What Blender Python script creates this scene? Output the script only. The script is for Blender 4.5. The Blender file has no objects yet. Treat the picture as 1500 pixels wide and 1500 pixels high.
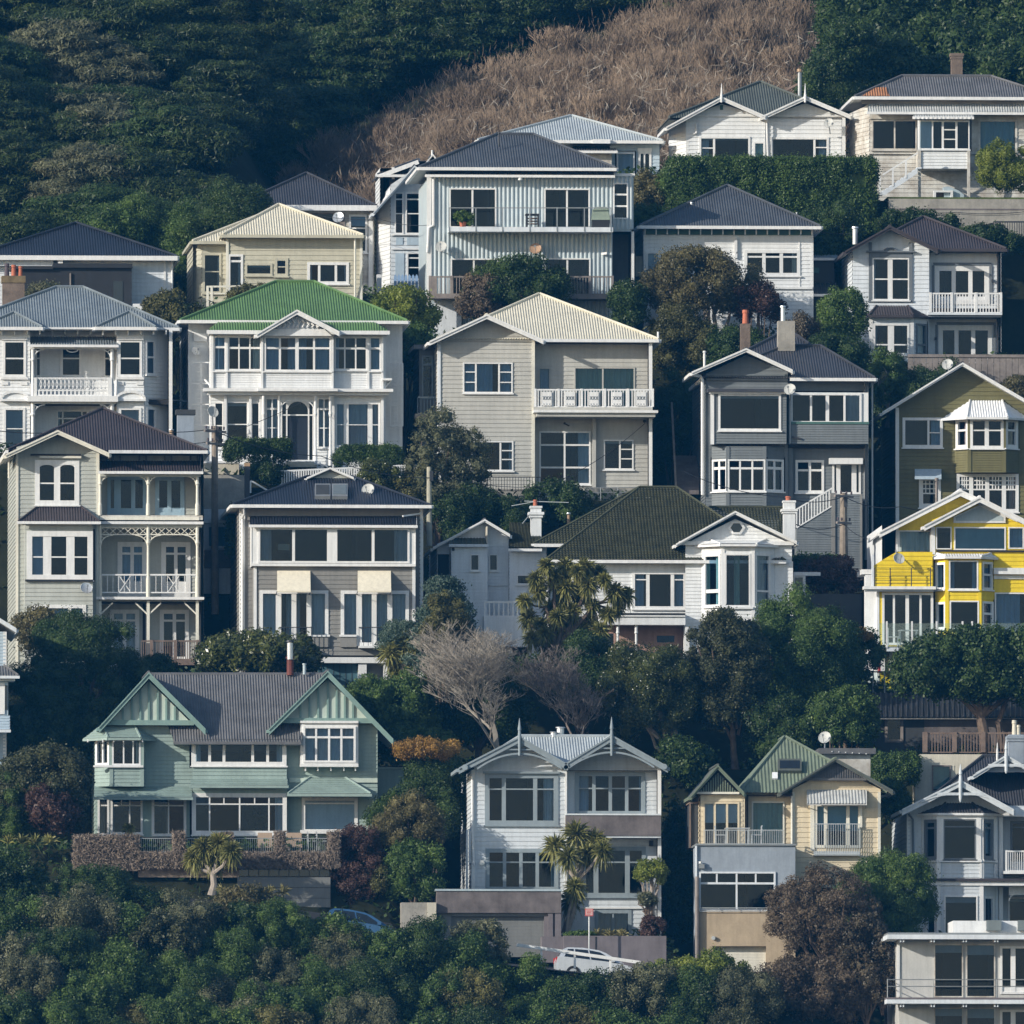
SUN_E, SKY_S, EXPO, HAZE, HAZE_C = 4.0, .125, 0.30, 0.000052, (.06, .42, 1.0, 1)
import bpy, math, random
import numpy as np
from mathutils import Vector, Matrix
RND = random.Random(11)
NR = np.random.default_rng(5)
SCN = bpy.context.scene
COL = SCN.collection
rad = math.radians

# ------------------------------------------------------------------ camera
CAM = Vector((-60.0, -1000.0, -36.0))
TGT = Vector((0.0, 0.0, 19.5))
FW = (TGT - CAM).normalized()
RT = FW.cross(Vector((0, 0, 1))).normalized()
UP = RT.cross(FW)
DIST = (TGT - CAM).length
SC = 45.0 / 1500.0 / DIST

def P(px, py, Y):
    d = FW + RT * ((px - 750) * SC) + UP * ((750 - py) * SC)
    return CAM + d * ((Y - CAM.y) / d.y)

# ------------------------------------------------------------------ materials
MATS = {}
def nodes(m):
    m.use_nodes = True
    return m.node_tree.nodes, m.node_tree.links

def pm(name, rgb, rough=.6, var=.10, scale=.8, spec=.3, metal=0.0, rgb2=None, fine=0.05, bump=0.0, streak=.13):
    if name in MATS: return MATS[name]
    m = bpy.data.materials.new(name); n, l = nodes(m)
    b = n['Principled BSDF']
    b.inputs['Roughness'].default_value = rough
    b.inputs['Specular IOR Level'].default_value = spec
    b.inputs['Metallic'].default_value = metal
    g = n.new('ShaderNodeNewGeometry')
    t1 = n.new('ShaderNodeTexNoise'); t1.inputs['Scale'].default_value = scale; t1.inputs['Detail'].default_value = 5
    t1.inputs['Roughness'].default_value = .65
    l.new(g.outputs['Position'], t1.inputs['Vector'])
    r = n.new('ShaderNodeValToRGB')
    c2 = rgb2 or tuple(c * (1 - 2.2 * var) for c in rgb)
    r.color_ramp.elements[0].position = .32; r.color_ramp.elements[1].position = .62
    r.color_ramp.elements[0].color = (*c2, 1); r.color_ramp.elements[1].color = (*rgb, 1)
    l.new(t1.outputs['Fac'], r.inputs['Fac'])
    t2 = n.new('ShaderNodeTexNoise'); t2.inputs['Scale'].default_value = 14; t2.inputs['Detail'].default_value = 3
    l.new(g.outputs['Position'], t2.inputs['Vector'])
    hsv = n.new('ShaderNodeHueSaturation')
    mr = n.new('ShaderNodeMapRange'); mr.inputs[3].default_value = 1 - fine * 2; mr.inputs[4].default_value = 1 + fine * 2
    l.new(t2.outputs['Fac'], mr.inputs[0]); l.new(mr.outputs[0], hsv.inputs['Value'])
    if streak:
        mp = n.new('ShaderNodeMapping'); mp.inputs['Scale'].default_value = (3.2, 3.2, .35); l.new(g.outputs['Position'], mp.inputs['Vector'])
        t3 = n.new('ShaderNodeTexNoise'); t3.inputs['Scale'].default_value = 1.6; t3.inputs['Detail'].default_value = 6; t3.inputs['Roughness'].default_value = .7
        l.new(mp.outputs[0], t3.inputs['Vector'])
        m3 = n.new('ShaderNodeMapRange'); m3.inputs[1].default_value = .30; m3.inputs[2].default_value = .62; m3.inputs[3].default_value = 1 - streak; m3.inputs[4].default_value = 1.04
        l.new(t3.outputs['Fac'], m3.inputs[0])
        mm = n.new('ShaderNodeMath'); mm.operation = 'MULTIPLY'; l.new(mr.outputs[0], mm.inputs[0]); l.new(m3.outputs[0], mm.inputs[1]); l.new(mm.outputs[0], hsv.inputs['Value'])
    l.new(r.outputs[0], hsv.inputs['Color']); l.new(hsv.outputs[0], b.inputs['Base Color'])
    if bump:
        bp = n.new('ShaderNodeBump'); bp.inputs['Strength'].default_value = bump; bp.inputs['Distance'].default_value = .05
        l.new(t2.outputs['Fac'], bp.inputs['Height']); l.new(bp.outputs[0], b.inputs['Normal'])
    MATS[name] = m
    return m

def leafmat(name, c1, c2, c3=None, trans=.22, rough=.5, spec=.35):
    m = bpy.data.materials.new(name); n, l = nodes(m)
    b = n['Principled BSDF']; out = n['Material Output']
    b.inputs['Roughness'].default_value = rough; b.inputs['Specular IOR Level'].default_value = spec
    g = n.new('ShaderNodeNewGeometry')
    t1 = n.new('ShaderNodeTexNoise'); t1.inputs['Scale'].default_value = .55; t1.inputs['Detail'].default_value = 3
    t2 = n.new('ShaderNodeTexNoise'); t2.inputs['Scale'].default_value = 5.0; t2.inputs['Detail'].default_value = 2
    l.new(g.outputs['Position'], t1.inputs['Vector']); l.new(g.outputs['Position'], t2.inputs['Vector'])
    ad = n.new('ShaderNodeMath'); ad.operation = 'MULTIPLY_ADD'; ad.inputs[1].default_value = .55
    l.new(t1.outputs['Fac'], ad.inputs[0])
    mu = n.new('ShaderNodeMath'); mu.operation = 'MULTIPLY'; mu.inputs[1].default_value = .45
    l.new(t2.outputs['Fac'], mu.inputs[0]); l.new(mu.outputs[0], ad.inputs[2])
    r = n.new('ShaderNodeValToRGB'); e = r.color_ramp.elements
    e[0].position = .38; e[1].position = .62; e[0].color = (*c1, 1); e[1].color = (*c2, 1)
    if c3:
        x = e.new(.70); x.color = (*c3, 1)
    l.new(ad.outputs[0], r.inputs['Fac'])
    l.new(r.outputs[0], b.inputs['Base Color'])
    tr = n.new('ShaderNodeBsdfTranslucent'); l.new(r.outputs[0], tr.inputs['Color'])
    mx = n.new('ShaderNodeMixShader'); mx.inputs[0].default_value = trans
    l.new(b.outputs[0], mx.inputs[1]); l.new(tr.outputs[0], mx.inputs[2]); l.new(mx.outputs[0], out.inputs['Surface'])
    MATS[name] = m
    return m

def glassmat(name, tint=(.55, .70, .84), refl=-.004):
    m = bpy.data.materials.new(name); n, l = nodes(m)
    n.remove(n['Principled BSDF']); out = n['Material Output']
    t = n.new('ShaderNodeBsdfTransparent'); t.inputs['Color'].default_value = (*tint, 1)
    gl = n.new('ShaderNodeBsdfGlossy'); gl.inputs['Roughness'].default_value = .03; gl.inputs['Color'].default_value = (.9, .95, 1, 1)
    f = n.new('ShaderNodeFresnel'); f.inputs['IOR'].default_value = 1.47
    a = n.new('ShaderNodeMath'); a.operation = 'ADD'; a.inputs[1].default_value = refl; a.use_clamp = True
    l.new(f.outputs[0], a.inputs[0])
    mx = n.new('ShaderNodeMixShader')
    l.new(a.outputs[0], mx.inputs[0]); l.new(t.outputs[0], mx.inputs[1]); l.new(gl.outputs[0], mx.inputs[2])
    l.new(mx.outputs[0], out.inputs['Surface'])
    MATS[name] = m

# ------------------------------------------------------------------ mesh builder
class MB:
    def __init__(s): s.v = []; s.f = []; s.m = []; s.mats = []
    def mi(s, mat):
        if mat not in s.mats: s.mats.append(mat)
        return s.mats.index(mat)
    def poly(s, pts, mat):
        k = len(s.v); s.v.extend([tuple(p) for p in pts]); s.f.append(tuple(range(k, k + len(pts)))); s.m.append(s.mi(mat))
    def hexa(s, c, mat):          # 8 corners: 0-3 one face, 4-7 the opposite one
        k = len(s.v); s.v.extend([tuple(p) for p in c]); i = s.mi(mat)
        for f in ((0, 3, 2, 1), (4, 5, 6, 7), (0, 1, 5, 4), (1, 2, 6, 5), (2, 3, 7, 6), (3, 0, 4, 7)):
            s.f.append(tuple(k + q for q in f)); s.m.append(i)
    def box(s, x0, x1, y0, y1, z0, z1, mat):
        s.hexa([(x0, y0, z0), (x1, y0, z0), (x1, y1, z0), (x0, y1, z0), (x0, y0, z1), (x1, y0, z1), (x1, y1, z1), (x0, y1, z1)], mat)
    def prism(s, pts, off, mat):  # planar outline pushed along a vector
        a = [Vector(p) for p in pts]; o = Vector(off); b = [p + o for p in a]; n = len(a)
        s.poly(a, mat); s.poly(b[::-1], mat)
        for i in range(n): s.poly([a[i], b[i], b[(i + 1) % n], a[(i + 1) % n]], mat)
    def bar(s, p, q, w, h, mat, up=(0, 0, 1)):
        p, q = Vector(p), Vector(q); d = (q - p).normalized(); u = Vector(up)
        if abs(d.dot(u)) > .95: u = Vector((0, 1, 0))
        a = d.cross(u).normalized() * (w / 2); b = a.cross(d).normalized() * (h / 2)
        s.hexa([p - a - b, p + a - b, p + a + b, p - a + b, q - a - b, q + a - b, q + a + b, q - a + b], mat)
    def tube(s, pts, r, mat, n=6, cap=True):
        pts = [Vector(p) for p in pts]; rs = r if hasattr(r, '__len__') else [r] * len(pts)
        k0 = len(s.v); i = s.mi(mat)
        for j, p in enumerate(pts):
            d = (pts[min(j + 1, len(pts) - 1)] - pts[max(j - 1, 0)]).normalized()
            u = Vector((0, 1, 0)) if abs(d.y) < .9 else Vector((1, 0, 0))
            a = d.cross(u).normalized(); b = d.cross(a)
            for q in range(n):
                t = 2 * math.pi * q / n
                s.v.append(tuple(p + (a * math.cos(t) + b * math.sin(t)) * rs[j]))
        for j in range(len(pts) - 1):
            for q in range(n):
                s.f.append((k0 + j * n + q, k0 + j * n + (q + 1) % n, k0 + (j + 1) * n + (q + 1) % n, k0 + (j + 1) * n + q)); s.m.append(i)
        if cap:
            e = k0 + (len(pts) - 1) * n
            s.f.append(tuple(range(k0 + n - 1, k0 - 1, -1))); s.m.append(i)
            s.f.append(tuple(range(e, e + n))); s.m.append(i)
    def build(s, name, parent=None, origin=(0, 0, 0), smooth=False):
        o3 = np.array(origin)
        me = bpy.data.meshes.new(name)
        me.from_pydata((np.array(s.v) - o3).tolist(), [], s.f)
        for mt in s.mats: me.materials.append(MATS[mt])
        me.polygons.foreach_set('material_index', s.m)
        if smooth: me.polygons.foreach_set('use_smooth', [True] * len(s.f))
        me.update()
        o = bpy.data.objects.new(name, me); COL.objects.link(o)
        if parent: o.parent = parent
        else: o.location = origin
        return o

def tag(o, label=None, cat=None, group=None, kind=None):
    if label: o['label'] = label
    if cat: o['category'] = cat
    if group: o['group'] = group
    if kind: o['kind'] = kind
    return o

def empty(name, loc):
    e = bpy.data.objects.new(name, None); e.location = loc; e.empty_display_size = .3; COL.objects.link(e)
    return e

def clip(poly, ax, v, keep):      # keep>0 keeps coordinate >= v
    out = []; n = len(poly)
    for i in range(n):
        a, b = poly[i], poly[(i + 1) % n]
        da, db = (a[ax] - v) * keep, (b[ax] - v) * keep
        if da >= 0: out.append(a)
        if (da > 0 and db < 0) or (da < 0 and db > 0):
            t = da / (da - db); out.append((a[0] + (b[0] - a[0]) * t, a[1] + (b[1] - a[1]) * t))
    return out

def clip_rng(poly, ax, a, b):
    q = clip(poly, ax, a, 1)
    return clip(q, ax, b, -1) if len(q) > 2 else []

def strips(poly, holes, ax, cuts, prof, emit, lip=None):
    """cut a convex outline into strips along axis ax, leave the holes out; prof(k,t)->offset at fraction t of strip k"""
    o = 1 - ax
    for k in range(len(cuts) - 1):
        a, b = cuts[k], cuts[k + 1]
        sub = sorted({a, b, *[h[2 * ax] for h in holes if a < h[2 * ax] < b], *[h[2 * ax + 1] for h in holes if a < h[2 * ax + 1] < b]})
        for s0, s1 in zip(sub[:-1], sub[1:]):
            if s1 - s0 < 1e-5: continue
            q = clip_rng(poly, ax, s0, s1)
            if len(q) < 3: continue
            lo, hi = min(p[o] for p in q), max(p[o] for p in q)
            hs = sorted((h[2 * o], h[2 * o + 1]) for h in holes if h[2 * ax] < s1 - 1e-6 and h[2 * ax + 1] > s0 + 1e-6)
            segs = []; c = lo
            for h0, h1 in hs:
                if h0 > c: segs.append((c, min(h0, hi)))
                c = max(c, h1)
            if c < hi: segs.append((c, hi))
            for g0, g1 in segs:
                if g1 - g0 < 1e-4: continue
                w = clip_rng(q, o, g0, g1)
                if len(w) < 3: continue
                emit([(p[0], p[1], prof(k, (p[ax] - a) / (b - a))) for p in w])
                if lip and abs(s0 - a) < 1e-6:
                    e = [p[o] for p in w if abs(p[ax] - a) < 1e-5]
                    if len(e) > 1 and max(e) - min(e) > 1e-3:
                        u0, u1 = min(e), max(e)
                        emit([(u0, a, 0.0), (u1, a, 0.0), (u1, a, prof(k, 0)), (u0, a, prof(k, 0))])

def frange(a, b, s):
    n = max(1, int(math.ceil((b - a) / s)))
    return [a + i * s for i in range(n)] + [b]

def corr_face(mb, pts, mat, sp=.12, amp=.022, tile=False, under=None, thick=.09):
    """one roof plane; ripples run up the slope. pts: first edge is the eave"""
    p = [Vector(q) for q in pts]
    nrm = Vector((0, 0, 0))
    for i in range(len(p)): nrm += p[i].cross(p[(i + 1) % len(p)])
    nrm.normalize()
    if nrm.z < 0: nrm = -nrm
    U = Vector((0, 0, 1)).cross(nrm)
    U = U.normalized() if U.length > 1e-4 else Vector((1, 0, 0))
    V = nrm.cross(U)
    o = p[0]
    q2 = [((a - o).dot(U), (a - o).dot(V)) for a in p]
    ar = sum(q2[i][0] * q2[(i + 1) % len(q2)][1] - q2[(i + 1) % len(q2)][0] * q2[i][1] for i in range(len(q2)))
    if ar < 0: q2 = q2[::-1]
    T = lambda w: [o + U * a + V * b + nrm * c for a, b, c in w]
    u0, u1 = min(a for a, b in q2), max(a for a, b in q2)
    v0, v1 = min(b for a, b in q2), max(b for a, b in q2)
    if sp < 0:      # lapped boards across the slope
        rows = frange(v0, v1, -sp)
        strips(q2, [], 1, rows, lambda k, t: .03 * (1 - t), lambda w: mb.poly(T(w), mat), True)
    elif tile:
        rows = frange(v0, v1, .155)
        for r in range(len(rows) - 1):
            band = clip_rng(q2, 1, rows[r], rows[r + 1])
            if len(band) < 3: continue
            a0 = rows[r]; hgt = rows[r + 1] - rows[r]
            off = (r % 2) * .0
            cuts = frange(u0 + off - .2, u1, .0475)
            pr = [0.0, .03, .03]
            def pf(k, t): 
                i = k % 3
                return (0.0, .034, .034)[i] * (1 - t) + (.034, .034, 0.0)[i] * t
            def em(w):
                mb.poly(T([(a, b, c + .045 * (1 - (b - a0) / max(hgt, 1e-3))) for a, b, c in w]), mat)
            strips(band, [], 0, cuts, pf, em)
            if r:
                e = [a for a, b in band if abs(b - a0) < 1e-5]
                if len(e) > 1: mb.poly(T([(min(e), a0, -.01), (max(e), a0, -.01), (max(e), a0, .05), (min(e), a0, .05)]), mat)
    else:
        k = sp / 4
        lv = [0, amp * .85, 0, -amp * .85]
        strips(q2, [], 0, frange(u0, u1, k), lambda i, t: lv[i % 4] * (1 - t) + lv[(i + 1) % 4] * t, lambda w: mb.poly(T(w), mat))
    if under:
        mb.poly(T([(a, b, -thick) for a, b in q2])[::-1], under)
# ------------------------------------------------------------------ houses
class Wall:
    def __init__(s, h, x0, x1, top, bot, d0=0.0, d1=None, mat='white', style='h', board=.19, name='wall', lip=.028):
        d1 = d0 if d1 is None else d1
        s.h = h; s.x0, s.x1 = x0, x1; s.mat = mat; s.style = style; s.board = board; s.name = name; s.lipw = lip
        ty = top if not isinstance(top, (list, tuple)) else sum(p[1] for p in top) / len(top)
        s.pm = (ty + bot) / 2; s.Ym = h.Y + (d0 + d1) / 2; s.pc = (x0 + x1) / 2
        a, b = P(x0, s.pm, h.Y + d0), P(x1, s.pm, h.Y + d1)
        s.o = Vector((a.x, a.y, 0)); U = Vector((b.x - a.x, b.y - a.y, 0)); s.L = U.length; s.U = U.normalized()
        s.N = Vector((s.U.y, -s.U.x, 0))
        tp = top if isinstance(top, (list, tuple)) else [(x0, top), (x1, top)]
        zb = s.z(bot)
        s.poly = [(0, zb), (s.L, zb)] + [(s.u(p[0]), s.z(p[1])) for p in tp[::-1]]
        s.holes = []
        h.walls.append(s)
    def u(s, px): return (px - s.x0) / (s.x1 - s.x0) * s.L
    def z(s, py): return P(s.pc, py, s.Ym).z
    def pt(s, u, z, n=0.0): return s.o + s.U * u + Vector((0, 0, z)) + s.N * n
    def bx(s, mb, u0, u1, z0, z1, n0, n1, mat):
        mb.hexa([s.pt(u0, z0, n0), s.pt(u1, z0, n0), s.pt(u1, z0, n1), s.pt(u0, z0, n1),
                 s.pt(u0, z1, n0), s.pt(u1, z1, n0), s.pt(u1, z1, n1), s.pt(u0, z1, n1)], mat)
    def pbx(s, mb, x0, y0, x1, y1, n0, n1, mat):
        s.bx(mb, s.u(x0), s.u(x1), s.z(y1), s.z(y0), n0, n1, mat)
    def make(s):
        mb = s.h.mb(s.name); m = s.mat
        E = lambda w: mb.poly([s.pt(a, b, c) for a, b, c in w], m)
        zs = [p[1] for p in s.poly]
        if s.style == 'h':
            strips(s.poly, s.holes, 1, frange(min(zs), max(zs), s.board), lambda k, t: s.lipw * (1 - t) + .002, E, True)
        elif s.style == 'corr':
            k = s.board / 6; pr = [0, .045, .06, .06, .045, 0]
            ew = lambda w: mb.poly([s.pt(b, a, c) if False else s.pt(a, b, c) for a, b, c in w], m)
            strips(s.poly, s.holes, 0, frange(0, s.L, k), lambda i, t: pr[i % 6] * (1 - t) + pr[(i + 1) % 6] * t, ew)
        elif s.style == 'v':
            strips(s.poly, s.holes, 0, frange(0, s.L, s.board), lambda i, t: .02 if (.08 < t) else .0, E)
        else:
            strips(s.poly, s.holes, 1, [min(zs), max(zs)], lambda k, t: 0.0, E)
    def hole(s, x0, y0, x1, y1): s.holes.append((s.u(x0), s.u(x1), s.z(y1), s.z(y0)))
    def win(s, x0, y0, x1, y1, v=(), h=(), segs=(), t=2.6, m=2.0, sill=1, cur=None, mat='trim_white', name='window', arch=0,
            curm='curtain_grey', glass='glass', back=False, deep=.05, door=0):
        H = s.h; mb = MB()
        pw = s.L / (s.x1 - s.x0)
        T, M = t * pw, m * pw
        U0, U1, Z0, Z1 = s.u(x0), s.u(x1), s.z(y1), s.z(y0)
        if not back: s.holes.append((U0 + T * .7, U1 - T * .7, Z0 + T * .7, Z1 - T * .7))
        H.wins.append((s, x0, y0, x1, y1))
        f = .062 if s.style != 'corr' else .09
        b_ = -.07 if not back else .012
        s.bx(mb, U0, U0 + T, Z0, Z1, b_, f, mat); s.bx(mb, U1 - T, U1, Z0, Z1, b_, f, mat)
        s.bx(mb, U0 + T, U1 - T, Z1 - T, Z1, b_, f - .003, mat); s.bx(mb, U0 + T, U1 - T, Z0, Z0 + T, b_, f - .003, mat)
        if sill: s.bx(mb, U0 - .05, U1 + .05, Z0 - .06, Z0 - .002, .03, .13, mat)
        vs = sorted((s.u(q[0] if isinstance(q, tuple) else q), (q[1] * pw if isinstance(q, tuple) else M)) for q in v)
        hs = sorted((s.z(q[0] if isinstance(q, tuple) else q), (q[1] * pw if isinstance(q, tuple) else M)) for q in h)
        for q, w in vs: s.bx(mb, q - w / 2, q + w / 2, Z0 + T, Z1 - T, -.05 if not back else .013, .032, mat)
        for q, w in hs: s.bx(mb, U0 + T, U1 - T, q - w / 2, q + w / 2, -.045 if not back else .014, .027, mat)
        for (a, b, c, d) in segs:
            if abs(a - c) < .01: q = s.u(a); s.bx(mb, q - M * .4, q + M * .4, s.z(max(b, d)), s.z(min(b, d)), -.04 if not back else .015, .022, mat)
            else: q = s.z(b); s.bx(mb, s.u(min(a, c)), s.u(max(a, c)), q - M * .4, q + M * .4, -.042 if not back else .016, .019, mat)
        us = [U0 + T] + [q for q, w in vs] + [U1 - T]; zs = [Z0 + T] + [q for q, w in hs] + [Z1 - T]
        if arch:
            for i in range(len(us) - 1):
                wL = us[i] + (vs[i - 1][1] / 2 if i else 0); wR = us[i + 1] - (vs[i][1] / 2 if i < len(us) - 2 else 0)
                c = (wL + wR) / 2; hw = (wR - wL) / 2; ah = min(hw, arch * pw)
                for sg in (-1, 1):
                    pts = [s.pt(c + sg * hw, Z1 - T - ah, .03), s.pt(c + sg * hw, Z1 - T, .03), s.pt(c, Z1 - T, .03)]
                    pts += [s.pt(c + sg * hw * math.sin(a), Z1 - T - ah + ah * math.cos(a), .03) for a in (.35, .7, 1.05, 1.35)]
                    mb.prism(pts, -s.N * .06, mat)
        if door:   # solid lower panels
            for i in range(len(us) - 1): s.bx(mb, us[i], us[i + 1], Z0 + T, Z0 + T + door, -.02, .012, mat)
        if not cur and name == 'window' and x1 - x0 > 14 and RND.random() < .4: cur, curm = RND.choice([('B.1', 'curtain_grey'), ('L.12', 'curtain_blue'), ('R.14', 'curtain_cream'), ('T.12', 'blind_grey')])
        o = mb.build(name, H.root, H.loc)
        g = MB(); cut = sorted(zip(us[:-1], us[1:]))
        ja = .10 if RND.random() < .35 else .035
        for a, b in cut:
            for c, d in zip(zs[:-1], zs[1:]):
                j = lambda: (RND.random() - .5) * ja
                gz = -.035 if not back else .02
                n0, n1, n2 = gz + j() * .3, gz + j() * .3, gz + j() * .3
                g.poly([s.pt(a, c, n0), s.pt(b, c, n1), s.pt(b, d, n2), s.pt(a, d, n0 + n2 - n1)], glass)
        go = g.build('pane', o); go.location = (0, 0, 0)
        go.data.transform(Matrix.Translation(-H.loc))
        if cur:
            c = MB()
            def drape(a, b, top=Z1, bot=Z0, n=-.2, amp=.045):
                k = max(4, int((b - a) / .05)); ph = RND.random() * 6
                q = [(a + (b - a) * i / k, n + amp * math.sin(ph + i * 1.25 + .8 * math.sin(i * .37))) for i in range(k + 1)]
                for i in range(k):
                    c.poly([s.pt(q[i][0], bot, q[i][1]), s.pt(q[i + 1][0], bot, q[i + 1][1]), s.pt(q[i + 1][0], top, q[i + 1][1]), s.pt(q[i][0], top, q[i][1])], curm)
            W = U1 - U0; nm = 'curtain'
            for code in cur.split():
                k = code[0]; fr = float(code[1:]) if len(code) > 1 else .28
                if k == 'F': drape(U0, U1)
                elif k == 'L': drape(U0, U0 + W * fr)
                elif k == 'R': drape(U1 - W * fr, U1)
                elif k == 'B': drape(U0, U0 + W * fr); drape(U1 - W * fr, U1)
                elif k == 'M': drape(U0 + W * (.5 - fr / 2), U0 + W * (.5 + fr / 2), n=-.6)
                elif k == 'T': s.bx(c, U0 + .02, U1 - .02, Z1 - (Z1 - Z0) * fr, Z1, -.13, -.12, curm); nm = 'blind'
                elif k == 'V':      # a blind over one column of lights
                    i = int(fr); s.bx(c, us[i], us[i + 1], Z0, Z1, -.13, -.12, curm); nm = 'blind'
            co = c.build(nm, o); co.location = (0, 0, 0); co.data.transform(Matrix.Translation(-H.loc))
        return o

SINGLES = {'bargeboard', 'corner_board', 'downpipe', 'belt', 'sill', 'pilaster', 'lamp', 'window_hood', 'gable_panel', 'bracket', 'deck_post', 'trim', 'gutter', 'balcony', 'verandah_floor', 'pediment', 'batten', 'deck', 'window_box', 'undercroft', 'post', 'verandah_ceiling', 'balcony_floor', 'skylight', 'roof_window', 'panel', 'gable_slat', 'shutter', 'step', 'foundation', 'aerial'}
class House:
    def __init__(s, name, label, cat, Y, ax, ay, group=None):
        s.Y = Y; s.loc = P(ax, ay, Y); s.root = tag(empty(name, s.loc), label, cat, group)
        s.walls = []; s.mbs = {}; s.order = []; s.wins = []; s.k = 0
    def mb(s, part):
        if part in SINGLES: s.k += 1; part = '%s#%d' % (part, s.k)
        if part not in s.mbs: s.mbs[part] = MB(); s.order.append(part)
        return s.mbs[part]
    def p(s, x, y, d=0.0): return P(x, y, s.Y + d)
    def wall(s, *a, **k): return Wall(s, *a, **k)
    def box(s, part, mat, x0, y0, x1, y1, d0, d1):
        a, b = s.p(x0, y1, d0), s.p(x1, y0, d0)
        s.mb(part).box(a.x, b.x, s.Y + d0, s.Y + d1, a.z, b.z, mat)
    def bar(s, part, mat, a, b, w=.06, h=.06, up=(0, 0, 1)): s.mb(part).bar(s.p(*a), s.p(*b), w, h, mat, up)
    def tube(s, part, mat, pts, r, n=7): s.mb(part).tube([s.p(*q) for q in pts], r, mat, n)
    def body(s, x0, x1, y0, y1, d, L, mat, floors=(), inner='interior', style='h', part='wall', trim=None, board=.19):
        """side and back walls plus the rooms behind the front"""
        m = s.mb(part)
        ym = (y0 + y1) / 2
        a, b = s.p(x0, ym, d), s.p(x1, ym, d); zt, zb = s.p((x0 + x1) / 2, y0, d).z, s.p((x0 + x1) / 2, y1, d).z
        X0, X1, Y0, Y1 = a.x, b.x, s.Y + d, s.Y + d + L
        if style == 'h':
            for z0, z1 in zip(frange(zb, zt, board)[:-1], frange(zb, zt, board)[1:]):
                for X, sg in ((X0, -1), (X1, 1)):
                    m.poly([(X + sg * .028, Y0, z0), (X + sg * .028, Y1, z0), (X, Y1, z1), (X, Y0, z1)], mat)
                    m.poly([(X, Y0, z0), (X, Y1, z0), (X + sg * .028, Y1, z0), (X + sg * .028, Y0, z0)], mat)
        else:
            for X in (X0, X1): m.poly([(X, Y0, zb), (X, Y1, zb), (X, Y1, zt), (X, Y0, zt)], mat)
        m.poly([(X0, Y1, zb), (X1, Y1, zb), (X1, Y1, zt), (X0, Y1, zt)], mat)
        e = .12
        i0, i1, j0, j1 = X0 + e, X1 - e, Y0 + .02, min(Y1 - e, Y0 + 5.5)
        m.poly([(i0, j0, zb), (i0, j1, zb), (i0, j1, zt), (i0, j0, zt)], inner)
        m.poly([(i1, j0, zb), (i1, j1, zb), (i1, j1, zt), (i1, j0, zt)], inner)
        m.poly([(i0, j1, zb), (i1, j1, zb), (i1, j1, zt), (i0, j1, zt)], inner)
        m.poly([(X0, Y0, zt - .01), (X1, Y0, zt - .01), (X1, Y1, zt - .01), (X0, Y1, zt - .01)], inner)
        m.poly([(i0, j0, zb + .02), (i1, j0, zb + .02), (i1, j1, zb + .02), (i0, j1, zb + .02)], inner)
        for f in floors:
            z = s.p((x0 + x1) / 2, f, d).z
            m.box(i0, i1, j0 + .12, j1 - .01, z - .12, z + .12, inner)
        # a few pieces of furniture-height masses and partitions so rooms are not empty
        k = max(1, int((i1 - i0) / 3.2))
        for q in range(1, k + 1):
            x = i0 + (i1 - i0) * q / (k + 1) + RND.uniform(-.4, .4)
            m.box(x, x + .12, j0 + RND.uniform(1.2, 2.2), j1 - .02, zb + .03, zt - .03, inner)
        if trim:
            for X, sg in ((X0, -1), (X1, 1)):
                s.mb('corner_board').box(min(X, X + sg * .045) - (0.0 if sg < 0 else .11), max(X, X + sg * .045) + (.11 if sg < 0 else 0.0), Y0 - .05, Y0 + .12, zb, zt, trim)
    def hip(s, eL, eR, y, rL, rR, ry, d=-.5, pitch=27, L=None, mat='roof_dark', gut='trim_white', part='roof', rdep=None, tile=False,
            sp=.12, caps=True, fas=.13, faces='flrb', soffit='soffit', capm=None, gutter=True, sideg=True, gx=None):
        m = s.mb(part); Yf = s.Y + d
        a, b = P(eL, y, Yf), P(eR, y, Yf); ze = (a.z + b.z) / 2; a.z = b.z = ze
        Yr = Yf + 4 if rdep is None else s.Y + rdep
        for _ in range(6):
            r = P((rL + rR) / 2, ry, Yr)
            if rdep is None: Yr = Yf + (r.z - ze) / math.tan(rad(pitch))
        r0, r1 = P(rL, ry, Yr), P(rR, ry, Yr); zr = r.z; r0.z = r1.z = zr
        run = Yr - Yf
        Yb = Yf + (L or 2 * run)
        Yr2 = max(Yr, Yb - run)
        A, B, C, D = a, b, Vector((b.x, Yb, ze)), Vector((a.x, Yb, ze))
        R0, R1, R2, R3 = r0, r1, Vector((r1.x, Yr2, zr)), Vector((r0.x, Yr2, zr))
        def uniq(ps):
            out = []
            for q in ps:
                if not out or (q - out[-1]).length > .02: out.append(q)
            if (out[0] - out[-1]).length < .02: out.pop()
            return out
        for f, ps in (('f', [A, B, R1, R0]), ('l', [D, A, R0, R3]), ('r', [B, C, R2, R1]), ('b', [C, D, R3, R2])):
            if f in faces:
                ps = uniq(ps)
                if len(ps) > 2: corr_face(m, ps, mat, sp, .02, tile, soffit if False else None)
        m.poly([(A.x, A.y, ze - .1), (A.x, D.y, ze - .1), (B.x, C.y, ze - .1), (B.x, B.y, ze - .1)], soffit)
        if caps:
            up = Vector((0, 0, .03)); cm = capm or mat
            for p_, q_ in ((A, R0), (B, R1), (R0, R1), (R0, R3), (R1, R2)):
                if (p_ - q_).length > .1: m.tube([p_ + up, q_ + up], .07, cm, 5)
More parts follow.
